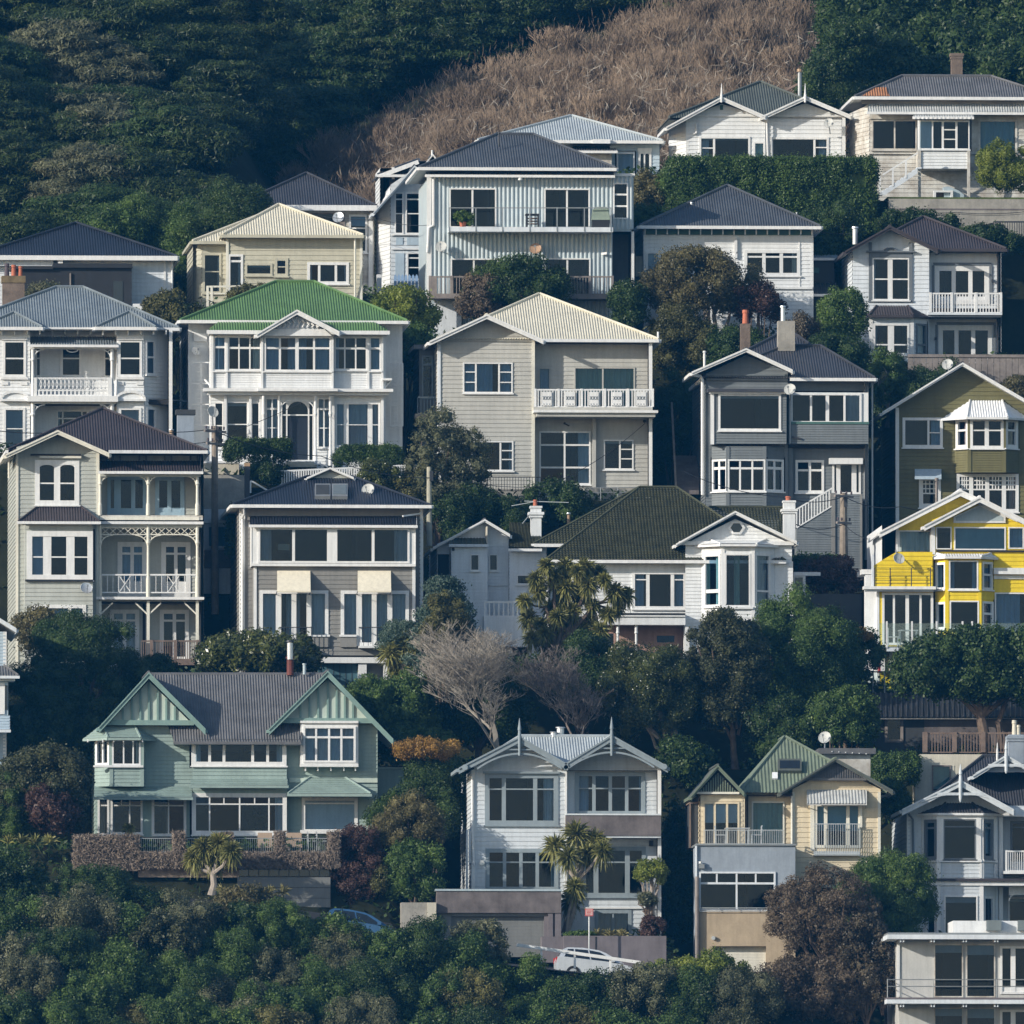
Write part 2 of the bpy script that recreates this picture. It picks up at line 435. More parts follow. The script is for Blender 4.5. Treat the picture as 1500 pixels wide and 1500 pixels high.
        if gutter:
            g = s.mb('gutter')
            gl, gr = (P(gx[0], y, Yf).x, P(gx[1], y, Yf).x) if gx else (A.x - .03, B.x + .03)
            g.box(gl, gr, Yf - .12, Yf + .01, ze - fas, ze + .015, gut)
            if sideg:
                if gx: g = s.mb('gutter')
                g.box(A.x - .12, A.x + .01, Yf + .012, Yb, ze - fas, ze + .012, gut)
                if gx: g = s.mb('gutter')
                g.box(B.x - .01, B.x + .12, Yf + .012, Yb, ze - fas, ze + .012, gut)
        return Yf, Yr, Yb, ze, zr
    def gable(s, L, Pk, R, d=-.5, run=6, mat='roof_dark', barge='trim_white', bw=5, part='roof', over=0, soffit='soffit', sp=.12, bp='bargeboard', bargeR=True):
        """gable end: L, Pk, R are the outer ends and tip of the barge boards in the photo"""
        m = s.mb(part); Yf = s.Y + d
        a, k, b = P(*L, Yf), P(*Pk, Yf), P(*R, Yf)
        o = Vector((0, run, 0)); up = Vector((0, 0, .05))
        corr_face(m, [a + o, a, k, k + o], mat, sp, .02); corr_face(m, [b, b + o, k + o, k], mat, sp, .02)
        dn = Vector((0, 0, -.1))
        for p0, p1 in ((a, k), (k, b)):
            m.poly([p0 + dn, p1 + dn, p1 + o + dn, p0 + o + dn], soffit)
        m.tube([k + up, k + o + up], .07, mat, 5)
        w = bw * .03
        g = s.mb(bp); f = Vector((0, -.05, 0))
        for p0, p1, ok in ((a, k, 1), (k, b, bargeR)):
            if not ok: continue
            v = Vector((0, 0, -w)); u2 = Vector((0, 0, .03))
            g.prism([p0 + f + u2, p1 + f + u2, p1 + f + v, p0 + f + v], (0, .06, 0), barge)
            q = Vector((0, -.10, 0))
            g.prism([p0 + q + u2 * 1.6, p1 + q + u2 * 1.6, p1 + q - u2 * 1.2, p0 + q - u2 * 1.2], (0, .05, 0), barge)
        # side gutters
        for q, sg in ((a, -1), (b, 1)):
            s.mb('gutter').box(q.x - .1 if sg < 0 else q.x, q.x if sg < 0 else q.x + .1, Yf + .02, Yf + run, q.z - .14, q.z + .0, barge)
        return a, k, b
    def shed(s, x0, x1, yt, yb, d0, d1, mat, part='roof', gut='trim_white', side=True, sp=.12, gutter=True, x0t=None, x1t=None, fas=.11):
        """lean-to roof: bottom edge at depth d0 (front), top edge at depth d1"""
        m = s.mb(part)
        a, b = s.p(x0, yb, d0), s.p(x1, yb, d0)
        c, e = s.p(x1 if x1t is None else x1t, yt, d1), s.p(x0 if x0t is None else x0t, yt, d1)
        corr_face(m, [a, b, c, e], mat, sp, .018)
        dn = Vector((0, 0, -.07))
        m.poly([a + dn, b + dn, c + dn, e + dn], 'soffit')
        if x0t is not None:   # hipped ends
            wl, wr = Vector((a.x, c.y, a.z)), Vector((b.x, c.y, b.z))
            corr_face(m, [wl, a, e], mat, sp, .018); corr_face(m, [b, wr, c], mat, sp, .018)
            for p_, q_ in ((a, e), (b, c)): m.tube([p_ + Vector((0, 0, .03)), q_ + Vector((0, 0, .03))], .05, mat, 5)
        elif side:
            for p_, q_ in ((a, e), (b, c)): m.prism([p_, q_, q_ + dn, p_ + dn], (.02, 0, 0), gut)
        if gutter: s.mb('gutter').box(a.x - .05, b.x + .05, a.y - .11, a.y + .0, a.z - fas, a.z + .01, gut)
    def onroof(s, part, mat, x0, y0, x1, y1, yE, dE, pitch, off=.08, thick=.2):
        n = Vector((0, -math.sin(rad(pitch)), math.cos(rad(pitch))))
        f = lambda x, y: P(x, y, s.Y + dE + (P(x, y, s.Y + dE).z - P(x, yE, s.Y + dE).z) / math.tan(rad(pitch))) + n * off
        s.mb(part).prism([f(x0, y1), f(x1, y1), f(x1, y0), f(x0, y0)], -n * thick, mat)
    def rail(s, x0, y0, x1, y1, d, n, mat='trim_white', part='railing', r=.035, bw=.03, posts=(), bot=True, y0b=None, y1b=None, topw=.07):
        if part in s.mbs: s.k += 1; part = '%s#%d' % (part, s.k)
        m = s.mb(part)
        y0b = y0 if y0b is None else y0b; y1b = y1 if y1b is None else y1b
        s_ = lambda t, y, yb: s.p(x0 + (x1 - x0) * t, y + (yb - y) * t, d)
        m.bar(s_(0, y0, y0b), s_(1, y0, y0b), topw, topw, mat)
        if bot: m.bar(s_(0, y1, y1b), s_(1, y1, y1b), topw * .8, topw * .8, mat)
        for i in range(n + 1):
            t = i / n
            m.bar(s_(t, y0, y0b) - Vector((0, 0, .02)), s_(t, y1, y1b), bw, bw, mat, (0, 1, 0))
        for x in posts:
            t = (x - x0) / (x1 - x0)
            m.bar(s_(t, y0, y0b) + Vector((0, 0, .05)), s_(t, y1, y1b), r * 2.4, r * 2.4, mat, (0, 1, 0))
    def post(s, x, y0, y1, d, w=.1, mat='trim_white', part='post', turned=False):
        m = MB(); a, b = s.p(x, y0, d), s.p(x, y1, d)
        if turned:
            m.tube([b, b + (a - b) * .25, b + (a - b) * .3, b + (a - b) * .72, b + (a - b) * .76, b + (a - b) * .80, a], [w * .6, w * .6, w * .42, w * .36, w * .62, w * .45, w * .5], mat, 8)
        else: m.bar(b, a, w, w, mat, (0, 1, 0))
        m.build(part, s.root, s.loc)
    def bracket(s, x, y, d, rx, ry, mat='trim_white', part='bracket'):
        """curved verandah bracket from a post (x,y) out to x+rx at the beam"""
        m = s.mb(part); q = []
        for i in range(7):
            t = i / 6 * math.pi / 2
            q.append(s.p(x + rx * (1 - math.cos(t)), y + ry * math.sin(t), d))
        m.tube(q, .03, mat, 5)
        m.tube([s.p(x + rx * .3, y + ry * .72, d), s.p(x, y + ry * .98, d)], .022, mat, 5)
    def dish(s, x, y, rpx, d, stem=None, mat='dish_grey', az=-25):
        m = MB(); c = s.p(x, y, d); R_ = rpx * .03
        n = Vector((math.sin(rad(az)) * .9, -1, .45)).normalized()
        u = n.cross(Vector((0, 0, 1))).normalized(); v = u.cross(n)
        k = len(m.v); i = m.mi(mat); rings = [(0, -.16), (.4, -.13), (.75, -.06), (1.0, .0)]
        N = 16
        for fr, dp in rings:
            for q in range(N):
                t = 2 * math.pi * q / N
                m.v.append(tuple(c + (u * math.cos(t) + v * math.sin(t)) * R_ * fr + n * dp * R_ * 1.4))
        for j in range(len(rings) - 1):
            for q in range(N):
                m.f.append((k + j * N + q, k + j * N + (q + 1) % N, k + (j + 1) * N + (q + 1) % N, k + (j + 1) * N + q)); m.m.append(i)
        rim = [c + (u * math.cos(2 * math.pi * q / N) + v * math.sin(2 * math.pi * q / N)) * R_ for q in range(N + 1)]
        m.tube(rim, .012, mat, 4, False)
        tip = c + n * R_ * 1.1 - v * R_ * .15
        m.bar(c - v * R_ * .95, tip, .02, .02, 'metal_grey'); m.box(tip.x - .04, tip.x + .04, tip.y - .03, tip.y + .06, tip.z - .04, tip.z + .05, 'metal_grey')
        bk = c - n * R_ * .25
        st = s.p(*stem) if stem else bk + Vector((0, .35, -R_ * 1.3))
        m.tube([bk, Vector((bk.x, bk.y, bk.z - R_ * .5)), st], .03, 'metal_grey', 6)
        m.build('satellite_dish', s.root, s.loc, False)
    def chimney(s, x0, x1, y0, y1, d, depth=.7, mat='brick_brown', cap=None, pots=(), part='chimney', capm=None):
        m = MB(); a, b = s.p(x0, y1, d), s.p(x1, y0, d); capm = capm or mat
        m.box(a.x, b.x, a.y, a.y + depth, a.z, b.z, mat)
        if cap:
            for cy0, cy1, ex in cap:
                z0, z1 = s.p(x0, cy1, d).z, s.p(x0, cy0, d).z; e = ex * .03
                m.box(a.x - e, b.x + e, a.y - e, a.y + depth + e, z0, z1, capm)
        for px, w, py0, py1, pmt in pots:
            p0, p1 = P(px, py1, s.Y + d + depth / 2), P(px, py0, s.Y + d + depth / 2); w *= .03
            m.tube([p0, p0 + (p1 - p0) * .75, p0 + (p1 - p0) * .78, p1], [w * .55, w * .45, w * .58, w * .5], pmt, 10)
        m.build(part, s.root, s.loc)
    def flue(s, x, y0, y1, d, w, mat='metal_grey', capm=None, part='flue'):
        m = MB(); a, b = s.p(x, y1, d), s.p(x, y0, d); w *= .03
        m.tube([a, a + (b - a) * .86], w * .5, mat, 10); m.tube([a + (b - a) * .9, b], [w * .68, w * .62], capm or mat, 10)
        m.tube([a + (b - a) * .86, a + (b - a) * .9], w * .3, mat, 8)
        m.build(part, s.root, s.loc)
    def finish(s):
        for w, x0, y0, x1, y1 in s.wins:      # nothing may stand right behind a pane: open the wall behind a bay or a glazed box
            for v in s.walls:
                if v is not w and .05 < v.Ym - w.Ym < 2.4:
                    a, b = max(x0 - 3, v.x0 + 1), min(x1 + 3, v.x1 - 1)
                    if b - a > 2: v.hole(a, y0 - 3, b, y1 + 3)
        for w in s.walls: w.make()
        done = {}
        for part in s.order:
            nm = part.split('#')[0]
            par = s.root
            if '/' in nm:
                pn, nm = nm.split('/'); par = done[pn]
            o = s.mbs[part].build(nm, par, s.loc)
            done[part] = o
        return s.root
    def bay(s, x0, xa, xb, x1, top, bot, d, proj, mat, board=.15, name='wall', style='h'):
        """three-sided bay; returns its left, centre and right walls"""
        a = s.wall(x0, xa, top, bot, d, d - proj, mat=mat, board=board, name=name, style=style)
        b = s.wall(xa, xb, top, bot, d - proj, d - proj, mat=mat, board=board, name=name, style=style)
        c = s.wall(xb, x1, top, bot, d - proj, d, mat=mat, board=board, name=name, style=style)
        m = s.mb(name)
        q = [s.p(x0, top, d), s.p(xa, top, d - proj), s.p(xb, top, d - proj), s.p(x1, top, d)]
        z = max(p.z for p in q)
        m.poly([(p.x, p.y, z - .01) for p in q], mat)
        zb = s.p(xa, bot, d - proj).z
        m.poly([(p.x, p.y, zb + .01) for p in q], mat)
        for x in (xa, xb):
            c0 = s.p(x, bot, d - proj); c1 = s.p(x, top, d - proj)
            s.mb('corner_board').box(c0.x - .08, c0.x + .08, c0.y - .05, c0.y + .09, c0.z, c1.z, 'trim_white' if mat[:4] in ('whit', 'pale') else mat)
        return a, b, c
    def bayroof(s, x0, xa, xb, x1, y, ra, rb, ry, d, proj, mat, part='roof', gut='trim_white', ov=.18, dtop=None, sp=.12):
        """hipped roof of a bay leaning on the wall"""
        m = s.mb(part); dt = d + .02 if dtop is None else dtop
        ze = s.p((xa + xb) / 2, y, d - proj - ov).z
        A, B = s.p(x0, y, d), s.p(xa, y, d - proj - ov); C, D = s.p(xb, y, d - proj - ov), s.p(x1, y, d)
        for q in (A, B, C, D): q.z = ze
        E, F = s.p(ra, ry, dt), s.p(rb, ry, dt)
        corr_face(m, [B, C, F, E], mat, sp, .018); corr_face(m, [A, B, E], mat, sp, .018); corr_face(m, [C, D, F], mat, sp, .018)
        m.poly([A + Vector((0, 0, -.05)), B + Vector((0, 0, -.05)), C + Vector((0, 0, -.05)), D + Vector((0, 0, -.05))], 'soffit')
        u = Vector((0, 0, .02))
        for p_, q_ in ((B, E), (C, F)): m.tube([p_ + u, q_ + u], .05, mat, 5)
        g = s.mb('gutter')
        for p_, q_ in ((A, B), (B, C), (C, D)): g.bar(p_ + Vector((0, 0, -.05)), q_ + Vector((0, 0, -.05)), .1, .1, gut)
# ------------------------------------------------------------------ materials used
pm('white', (.75, .765, .77), .55, .05)
pm('white_cool', (.68, .72, .76), .55, .05)
pm('white_worn', (.62, .61, .57), .7, .16, 1.6, rgb2=(.36, .32, .27))
pm('trim_white', (.75, .755, .75), .5, .03)
pm('trim_cream', (.73, .71, .62), .55, .05)
pm('cream_wall', (.52, .50, .40), .6, .08)
pm('modern_wall', (.52, .52, .50), .6, .05)
pm('greige', (.46, .455, .42), .6, .06)
pm('sage_grey', (.46, .50, .48), .6, .05)
pm('villa_grey', (.44, .46, .425), .6, .05)
pm('mid_grey', (.24, .235, .22), .6, .06)
pm('blue_grey', (.17, .19, .20), .6, .07)
pm('olive', (.155, .145, .065), .65, .08)
pm('yellow', (.80, .60, .03), .55, .05)
pm('lemon', (.67, .575, .41), .6, .05)
pm('teal', (.30, .388, .358), .6, .07)
pm('teal_dark', (.215, .325, .30), .6, .07)
pm('teal_pale', (.48, .56, .50), .6, .05)
pm('pink_board', (.42, .27, .22), .6, .06)
pm('pale_blue', (.42, .52, .60), .6, .06)
pm('picket_blue', (.30, .45, .68), .6, .06)
pm('iron_blue', (.47, .54, .57), .5, .06)
pm('grey_blue_trim', (.26, .31, .34), .55, .05)
pm('pale_grey_blue', (.60, .64, .67), .55, .05)
pm('slate_trim', (.17, .19, .21), .55, .06)
pm('frieze_green', (.07, .15, .13), .6, .05)
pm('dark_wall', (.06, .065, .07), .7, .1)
pm('charcoal', (.028, .03, .034), .65, .1)
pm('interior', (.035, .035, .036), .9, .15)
pm('soffit', (.52, .52, .50), .7, .06)
pm('roof_dark', (.060, .062, .072), .42, .12, 1.2, .4)
pm('roof_navy', (.023, .028, .041), .40, .12, 1.2, .4)
pm('roof_slate', (.086, .094, .107), .42, .12, 1.2, .4)
pm('roof_bluegrey', (.205, .24, .262), .42, .10, 1.2, .4)
pm('roof_pale', (.42, .465, .485), .42, .08, 1.2, .4)
pm('roof_green', (.12, .22, .082), .45, .10, 1.0, .35)
pm('roof_moss', (.17, .21, .155), .5, .10, 1.0, .35)
pm('roof_olive', (.105, .118, .105), .5, .10, 1.0, .35)
pm('roof_cream', (.66, .62, .50), .5, .06, 1.0, .35)
pm('roof_brown', (.062, .052, .056), .5, .12, 1.0, .35)
pm('roof_grey', (.15, .15, .155), .5, .15, 1.2, .35)
pm('roof_zinc', (.50, .52, .52), .4, .14, 2.0, .45)
pm('roof_rust', (.42, .20, .10), .7, .15, 1.2, .2)
pm('roof_white', (.82, .83, .84), .5, .05)
pm('roof_red', (.16, .05, .04), .7, .15)
pm('tile_green', (.085, .088, .052), .75, .22, 2.0, .2, rgb2=(.045, .05, .032))
pm('brick_brown', (.20, .155, .125), .85, .16, 3, .2, bump=.3)
pm('lichen', (.21, .16, .09), .85, .2, 3, .2)
pm('pot_terracotta', (.50, .16, .09), .75, .12)
pm('pot_dark', (.10, .08, .09), .75, .12)
pm('metal_grey', (.34, .36, .37), .4, .08, metal=.4)
pm('metal_dark', (.045, .048, .055), .5, .08)
pm('metal_copper', (.45, .30, .18), .5, .1)
pm('steel_bright', (.62, .64, .65), .35, .05, metal=.5)
pm('dish_grey', (.50, .51, .49), .5, .05)
pm('dish_tan', (.46, .30, .20), .6, .10)
pm('timber_grey', (.27, .235, .215), .8, .15, 3)
pm('timber_brown', (.21, .155, .125), .8, .15, 3)
pm('awning_cream', (.76, .70, .56), .7, .03)
pm('concrete', (.36, .34, .30), .85, .16, 1.2, .2, bump=.2)
pm('concrete_dark', (.17, .15, .15), .8, .20, 1.2, .2)
pm('concrete_tan', (.46, .37, .26), .8, .08, 1.0, .2)
pm('plaster_blue', (.30, .345, .40), .8, .07, 1.2, .2)
pm('plaster_cream', (.60, .56, .46), .8, .08)
pm('planter', (.185, .165, .175), .8, .10, 1.2, .2)
pm('garage_grey', (.185, .19, .185), .6, .06)
pm('door_teal', (.06, .13, .16), .5, .06)
pm('door_dark', (.022, .028, .040), .4, .06)
pm('red_paint', (.34, .03, .03), .5, .08)
pm('curtain_grey', (.52, .56, .57), .85, .04)
pm('curtain_cream', (.66, .62, .50), .85, .04)
pm('curtain_mint', (.55, .70, .60), .85, .04)
pm('curtain_blue', (.33, .46, .55), .85, .06)
pm('curtain_teal', (.22, .42, .46), .85, .04)
pm('curtain_green', (.33, .45, .36), .85, .04)
pm('curtain_pink', (.60, .36, .30), .85, .04)
pm('blind_white', (.70, .71, .68), .8, .03)
pm('blind_grey', (.36, .38, .38), .8, .03)
pm('ivy_stems', (.28, .225, .18), .9, .2, 4)
pm('bark', (.17, .125, .095), .9, .2, 4)
pm('bark_pale', (.36, .31, .265), .85, .15, 4)
pm('bark_dark', (.075, .058, .045), .9, .2, 4)
pm('twig', (.285, .212, .15), .85, .2, 2)
pm('twig_mauve', (.22, .185, .165), .85, .2, 2)
pm('twig_pale', (.33, .295, .25), .85, .12, 2)
pm('pole_wood', (.30, .25, .20), .85, .15, 3)
pm('pole_pale', (.44, .42, .33), .85, .1, 3)
pm('wire', (.03, .032, .036), .6, .02)
pm('soil', (.030, .034, .018), .95, .25, .5, .1, rgb2=(.014, .017, .009))
pm('asphalt', (.055, .055, .058), .9, .12, 1.0, .2)
pm('grass_bank', (.10, .13, .04), .9, .2, 1.5, .1)
pm('car_silver', (.62, .65, .68), .28, .02, spec=.5, metal=.2)
pm('car_blue', (.05, .13, .26), .25, .03, spec=.5, metal=.2)
pm('rubber', (.02, .02, .02), .8, .05)
pm('sign_pink', (.62, .38, .36), .6, .03)
pm('sign_red', (.50, .08, .07), .6, .03)
pm('lamp_red', (.45, .02, .02), .3, .03)
pm('orange_cloth', (.60, .22, .08), .8, .06)
pm('linen', (.42, .32, .24), .85, .06)
pm('bbq_cover', (.25, .31, .25), .8, .1, 3)
pm('skylight_glass', (.16, .19, .20), .15, .05, spec=.6)
pm('glass_dark', (.018, .024, .032), .08, .05, spec=.6)
pm('frosted', (.40, .48, .52), .35, .05)
glassmat('glass'); glassmat('glass_clear', (.88, .93, .93), .04)
leafmat('leaf_dark', (.018, .038, .010), (.058, .098, .021), (.115, .155, .032))
leafmat('leaf_pine', (.014, .028, .008), (.058, .086, .018), (.20, .215, .042))  # bright last tone paints lit tips, the darker tones deepen the gaps
leafmat('leaf_mid', (.032, .064, .014), (.102, .162, .032), (.185, .235, .050))
leafmat('leaf_bright', (.085, .120, .016), (.23, .26, .036), (.34, .32, .06))
leafmat('leaf_glossy', (.030, .044, .013), (.110, .125, .028), (.30, .27, .10), rough=.3, spec=.6)
leafmat('leaf_olive', (.060, .055, .024), (.165, .145, .058), (.25, .205, .08))
leafmat('leaf_cypress', (.030, .036, .016), (.090, .098, .042), (.14, .138, .06))
leafmat('leaf_grey', (.062, .072, .038), (.170, .172, .09), (.26, .235, .115))
leafmat('leaf_blue', (.040, .070, .050), (.115, .165, .12), (.17, .21, .14))
leafmat('leaf_brown', (.062, .047, .030), (.185, .140, .092), (.25, .195, .12))
leafmat('leaf_red', (.040, .022, .018), (.105, .058, .045), (.14, .08, .055))
leafmat('leaf_purple', (.046, .038, .024), (.135, .110, .070), (.19, .155, .095))
leafmat('leaf_orange', (.14, .08, .018), (.42, .24, .05), (.52, .34, .09))
leafmat('leaf_rustgreen', (.050, .052, .017), (.140, .135, .042), (.21, .18, .055))
leafmat('leaf_cord', (.085, .095, .028), (.27, .26, .08), (.52, .44, .18), trans=.15)
leafmat('leaf_flax', (.14, .13, .05), (.32, .28, .12), (.44, .38, .18), trans=.15)
# ================================================================== HOUSES, lowest row
# --- teal house with two steep gables
h = House('teal_house', 'teal weatherboard house with two steep battened gables and a long dark roof', 'house', 8, 350, 1226)
h.body(142, 553, 1084, 1226, .3, 9, 'teal', floors=(1150,), trim=None)
W1 = h.wall(140, 282, [(140, 1080), (218, 1000), (282, 1060)], 1226, 0, mat='teal', board=.17)
W3 = h.wall(420, 553, [(420, 1050), (480, 1000), (553, 1062)], 1226, 0, mat='teal', board=.17)
W2 = h.wall(282, 420, 1086, 1226, -.45, mat='teal', board=.17)
Yf, Yr, Yb, ze, zr = h.hip(255, 440, 1087, 218, 480, 988, d=-1.0, pitch=40, mat='roof_grey', gut='roof_grey', faces='fb', caps=False, fas=.1, sideg=False)
h.mb('roof').tube([P(215, 988, Yr), P(483, 988, Yr)], .09, 'roof_grey', 6)
rr = h.mb('roof')
corr_face(rr, [P(268, 1083, Yf + .12), P(438, 1083, Yf + .12), P(480, 987.5, Yr - .05), P(218, 987.5, Yr - .05)], 'roof_grey')
h.gable((145, 1066), (218, 986), (301, 1069), d=-.85, run=6, mat='roof_grey', barge='teal_dark', bw=8)
h.gable((394, 1069), (480, 984), (576, 1084), d=-.85, run=6, mat='roof_grey', barge='teal_dark', bw=8)
for (l, k, r, yb, bats) in (((163, 1055), (218, 997), (276, 1055), 1055, (180, 193, 205.5, 218, 231, 243.5, 256)), ((416, 1052), (480, 995), (540, 1052), 1052, (440, 453, 466, 480, 493, 505, 517))):
    h.mb('gable_panel').prism([h.p(*l, -.42), h.p(*k, -.42), h.p(*r, -.42)], (0, .2, 0), 'teal_pale')
    for b in bats:
        t = (b - l[0]) / (k[0] - l[0]) if b < k[0] else (r[0] - b) / (r[0] - k[0])
        yt = yb - (yb - k[1]) * t
        h.box('batten', 'teal_dark', b - 1.5, yt, b + 1.5, yb, -.50, -.421)
    h.box('batten', 'teal_dark', l[0] - 6, yb, r[0] + 8, yb + 7, -.56, -.2)
# left upper bay
a, b, c = h.bay(139, 163, 208, 212, 1082, 1152, -.02, .75, 'teal', .17)
a.win(141, 1083, 161, 1121, v=(151,), cur='R.3', curm='curtain_cream', t=2.4)
b.win(164, 1083, 206, 1121, v=(181, 195), t=2.4, cur='R.15', curm='curtain_cream')
h.bayroof(122, 158, 206, 228, 1081, 150, 196, 1061, -.02, .75, 'teal', gut='teal', ov=.4, sp=-.16)
for x in (128, 150, 166, 180, 194, 208): h.box('bracket', 'trim_white', x, 1083, x + 1.5, 1087, -1.15, -.8)
h.box('sill', 'trim_white', 138, 1121, 210, 1124, -.93, -.78)
h.shed(138, 281, 1152, 1168, -1.0, -.1, 'teal', gut='teal', sp=-.16)
h.shed(279, 421, 1141, 1150.5, -.95, -.46, 'teal', gut='teal', sp=-.16)
W2.win(280.5, 1085, 419.5, 1122, v=((307, 4), (328, 4), (370, 4), (392, 4)), t=6, cur=None)
W2.win(281, 1162, 420, 1223, v=(307, 351, 394), h=(1178,), segs=((328, 1165, 328, 1177), (373, 1165, 373, 1177)), t=6, cur='R.12', curm='curtain_grey')
W1.win(222, 1166, 273, 1225, v=(247,), h=(1180,), t=4, sill=0, name='french_door')
W1.win(162, 1166, 209, 1222, v=(190,), h=(1180,), segs=((178, 1168, 178, 1180),), t=3)
W1.win(143, 1168, 160, 1224, v=(), h=(1180,), t=3, cur='M.4', curm='curtain_cream')
# right upper window box
wb = h.wall(441, 524, 1059, 1121, -.5, mat='trim_white', style='plain', name='window_box')
for x0, x1, y0, y1, f, g in ((440, 525, 1056, 1059, -.62, 0), (440, 525, 1119, 1123, -.66, 0)): h.box('window_box', 'trim_white', x0, y0, x1, y1, f, g)
h.box('window_box', 'trim_white', 440, 1059, 441, 1119, -.48, 0); h.box('window_box', 'trim_white', 524, 1059, 525, 1119, -.48, 0)
wb.win(444, 1064, 521, 1117, v=((463, 3), (482, 3), (500, 3)), h=((1080, 3),), t=3, cur='F', curm='curtain_grey', sill=0)
for x in (447, 465, 484, 503, 520): h.box('bracket', 'trim_white', x, 1123, x + 1.6, 1129, -.5, -.06)
h.shed(422, 543, 1139, 1163, -1.2, -.06, 'teal', gut='teal', sp=-.16, x0t=455, x1t=505)
W3.win(442, 1168, 524, 1220, h=(1177,), v=(), t=5, cur='T.97', curm='blind_white')
h.box('sill', 'trim_white', 440, 1216, 526, 1221, -.35, -.06)
h.box('belt', 'teal_pale', 424, 1140, 553, 1146, -.10, -.03)
h.flue(425, 938, 966, 2.5, 9, 'steel_bright', 'metal_dark')
h.flue(425, 962, 989, 2.6, 10, 'roof_red', 'roof_red', 'flue')
h.flue(446, 972, 988, 2.5, 5, 'frosted')
h.box('side_wing', 'teal', 553, 1126, 592, 1215, 4.5, 8)
h.box('side_wing', 'teal_pale', 552.8, 1123.5, 593, 1126, 4.4, 8.1)
h.finish()
# --- double gable pale blue house
h = House('double_gable_house', 'pale blue-grey two-storey house with twin curved gables and spiked finials', 'house', 2, 825, 1372)
h.body(692, 967, 1128, 1372, .02, 9, 'pale_grey_blue', floors=(1224,), trim='trim_white')
W1 = h.wall(694, 829, [(694, 1122), (761, 1088), (829, 1120)], 1372, 0, mat='pale_grey_blue', board=.2)
W2 = h.wall(829, 967, [(829, 1120), (896, 1086), (967, 1122)], 1372, .55, mat='pale_grey_blue', board=.2)
W1.win(710, 1133, 818, 1209, v=((738, 6), (784, 6)), h=(1156,), t=7, m=2, mat='grey_blue_trim', cur='R.2', curm='curtain_grey')
W2.win(842, 1131, 945, 1194, v=((870, 5), (894, 5), (918, 5)), h=(1155,), t=6, mat='grey_blue_trim', cur='L.2 R.08', curm='curtain_blue', sill=0)
W1.win(711, 1243, 818, 1305, v=((739, 5), (763, 5), (787, 5)), h=(1263,), t=6, mat='grey_blue_trim', sill=0, cur='R.1')
W2.win(852, 1240, 946, 1314, v=((873, 7), (919, 7)), h=(1263,), t=6, mat='grey_blue_trim')
W2.win(871, 1333, 925, 1372, v=(898,), t=5, mat='grey_blue_trim', sill=0, name='french_door', curm='blind_grey', cur='F')
h.box('balcony', 'concrete_dark', 829, 1194, 968, 1224, -.55, .5); h.box('balcony', 'pale_grey_blue', 828.5, 1192, 968.5, 1194, -.6, .5)
h.box('balcony', 'pale_grey_blue', 829, 1224, 968, 1227, -.5, .5)
h.box('belt', 'pale_grey_blue', 829.5, 1227, 967, 1237, .40, .53)
h.box('belt', 'trim_white', 829, 1329, 967, 1331, .44, .54)
h.box('corner_board', 'trim_white', 827.5, 1128, 830.5, 1370, -.05, .5)
h.box('corner_board', 'trim_white', 963, 1126, 967, 1370, .40, .53)
h.box('window_hood', 'grey_blue_trim', 708, 1130, 820, 1133, -.2, 0)
Yf, Yr, Yb, ze, zr = h.hip(690, 966, 1124, 762, 895, 1079, d=1.6, pitch=30, mat='roof_pale', gut='grey_blue_trim', gutter=False)
for L_, K_, R_ in (((672, 1126), (761, 1080), (832, 1121)), ((826, 1121), (896, 1078), (978, 1124))):
    h.gable(L_, K_, R_, d=-.85, run=4.5, mat='roof_pale', barge='grey_blue_trim', bw=8)
    # slatted screen with a curved bottom under the tip
    xl, xr = K_[0] - 55, K_[0] + 55
    pts = []
    for i in range(13):
        t = -1 + i / 6; x = K_[0] + 62 * t; pts.append((x, K_[1] + 24 + 22 * abs(t) ** 2))
    for (p0, p1) in zip(pts[:-1], pts[1:]): h.bar('gable_screen', 'grey_blue_trim', (*p0, -.84), (*p1, -.84), .08, .12, (0, 1, 0))
    for dy in (12, 18): h.bar('gable_screen', 'grey_blue_trim', (K_[0] - dy * 1.75 + 2, K_[1] + dy, -.82), (K_[0] + dy * 1.75 - 2, K_[1] + dy, -.82), .05, .06)
    m = MB(); a = h.p(K_[0], 1107, -.95); b = h.p(K_[0], K_[1] - 2, -.95); c = h.p(K_[0], K_[1] - 28, -.95)
    m.tube([a, b, b + (c - b) * .3, b + (c - b) * .33, c], [.055, .075, .06, .085, .012], 'grey_blue_trim', 8); m.build('finial', h.root, h.loc)
for x, y in ((681, 1124), (973, 1123)): h.tube('bargeboard', 'grey_blue_trim', [(x, y, -1.0), (x, y, -.8)], .13, 10)
h.tube('downpipe', 'trim_white', [(692, 1135, -.08), (692, 1215, -.08), (694, 1268, -.08)], .06)
h.tube('downpipe', 'pale_grey_blue', [(684, 1302, -.1), (684, 1216, -.1), (688, 1214, -.1), (688, 1264, -.1)], .05)
h.flue(811, 1072, 1080, 4.2, 9, 'steel_bright'); h.flue(821, 1065, 1080, 4.4, 11, 'steel_bright')
h.tube('lamp', 'steel_bright', [(706, 1264, -.02), (706, 1264, -.12)], .12, 12)
h.box('lamp', 'charcoal', 951, 1231, 957, 1239, .25, .5)
h.finish()
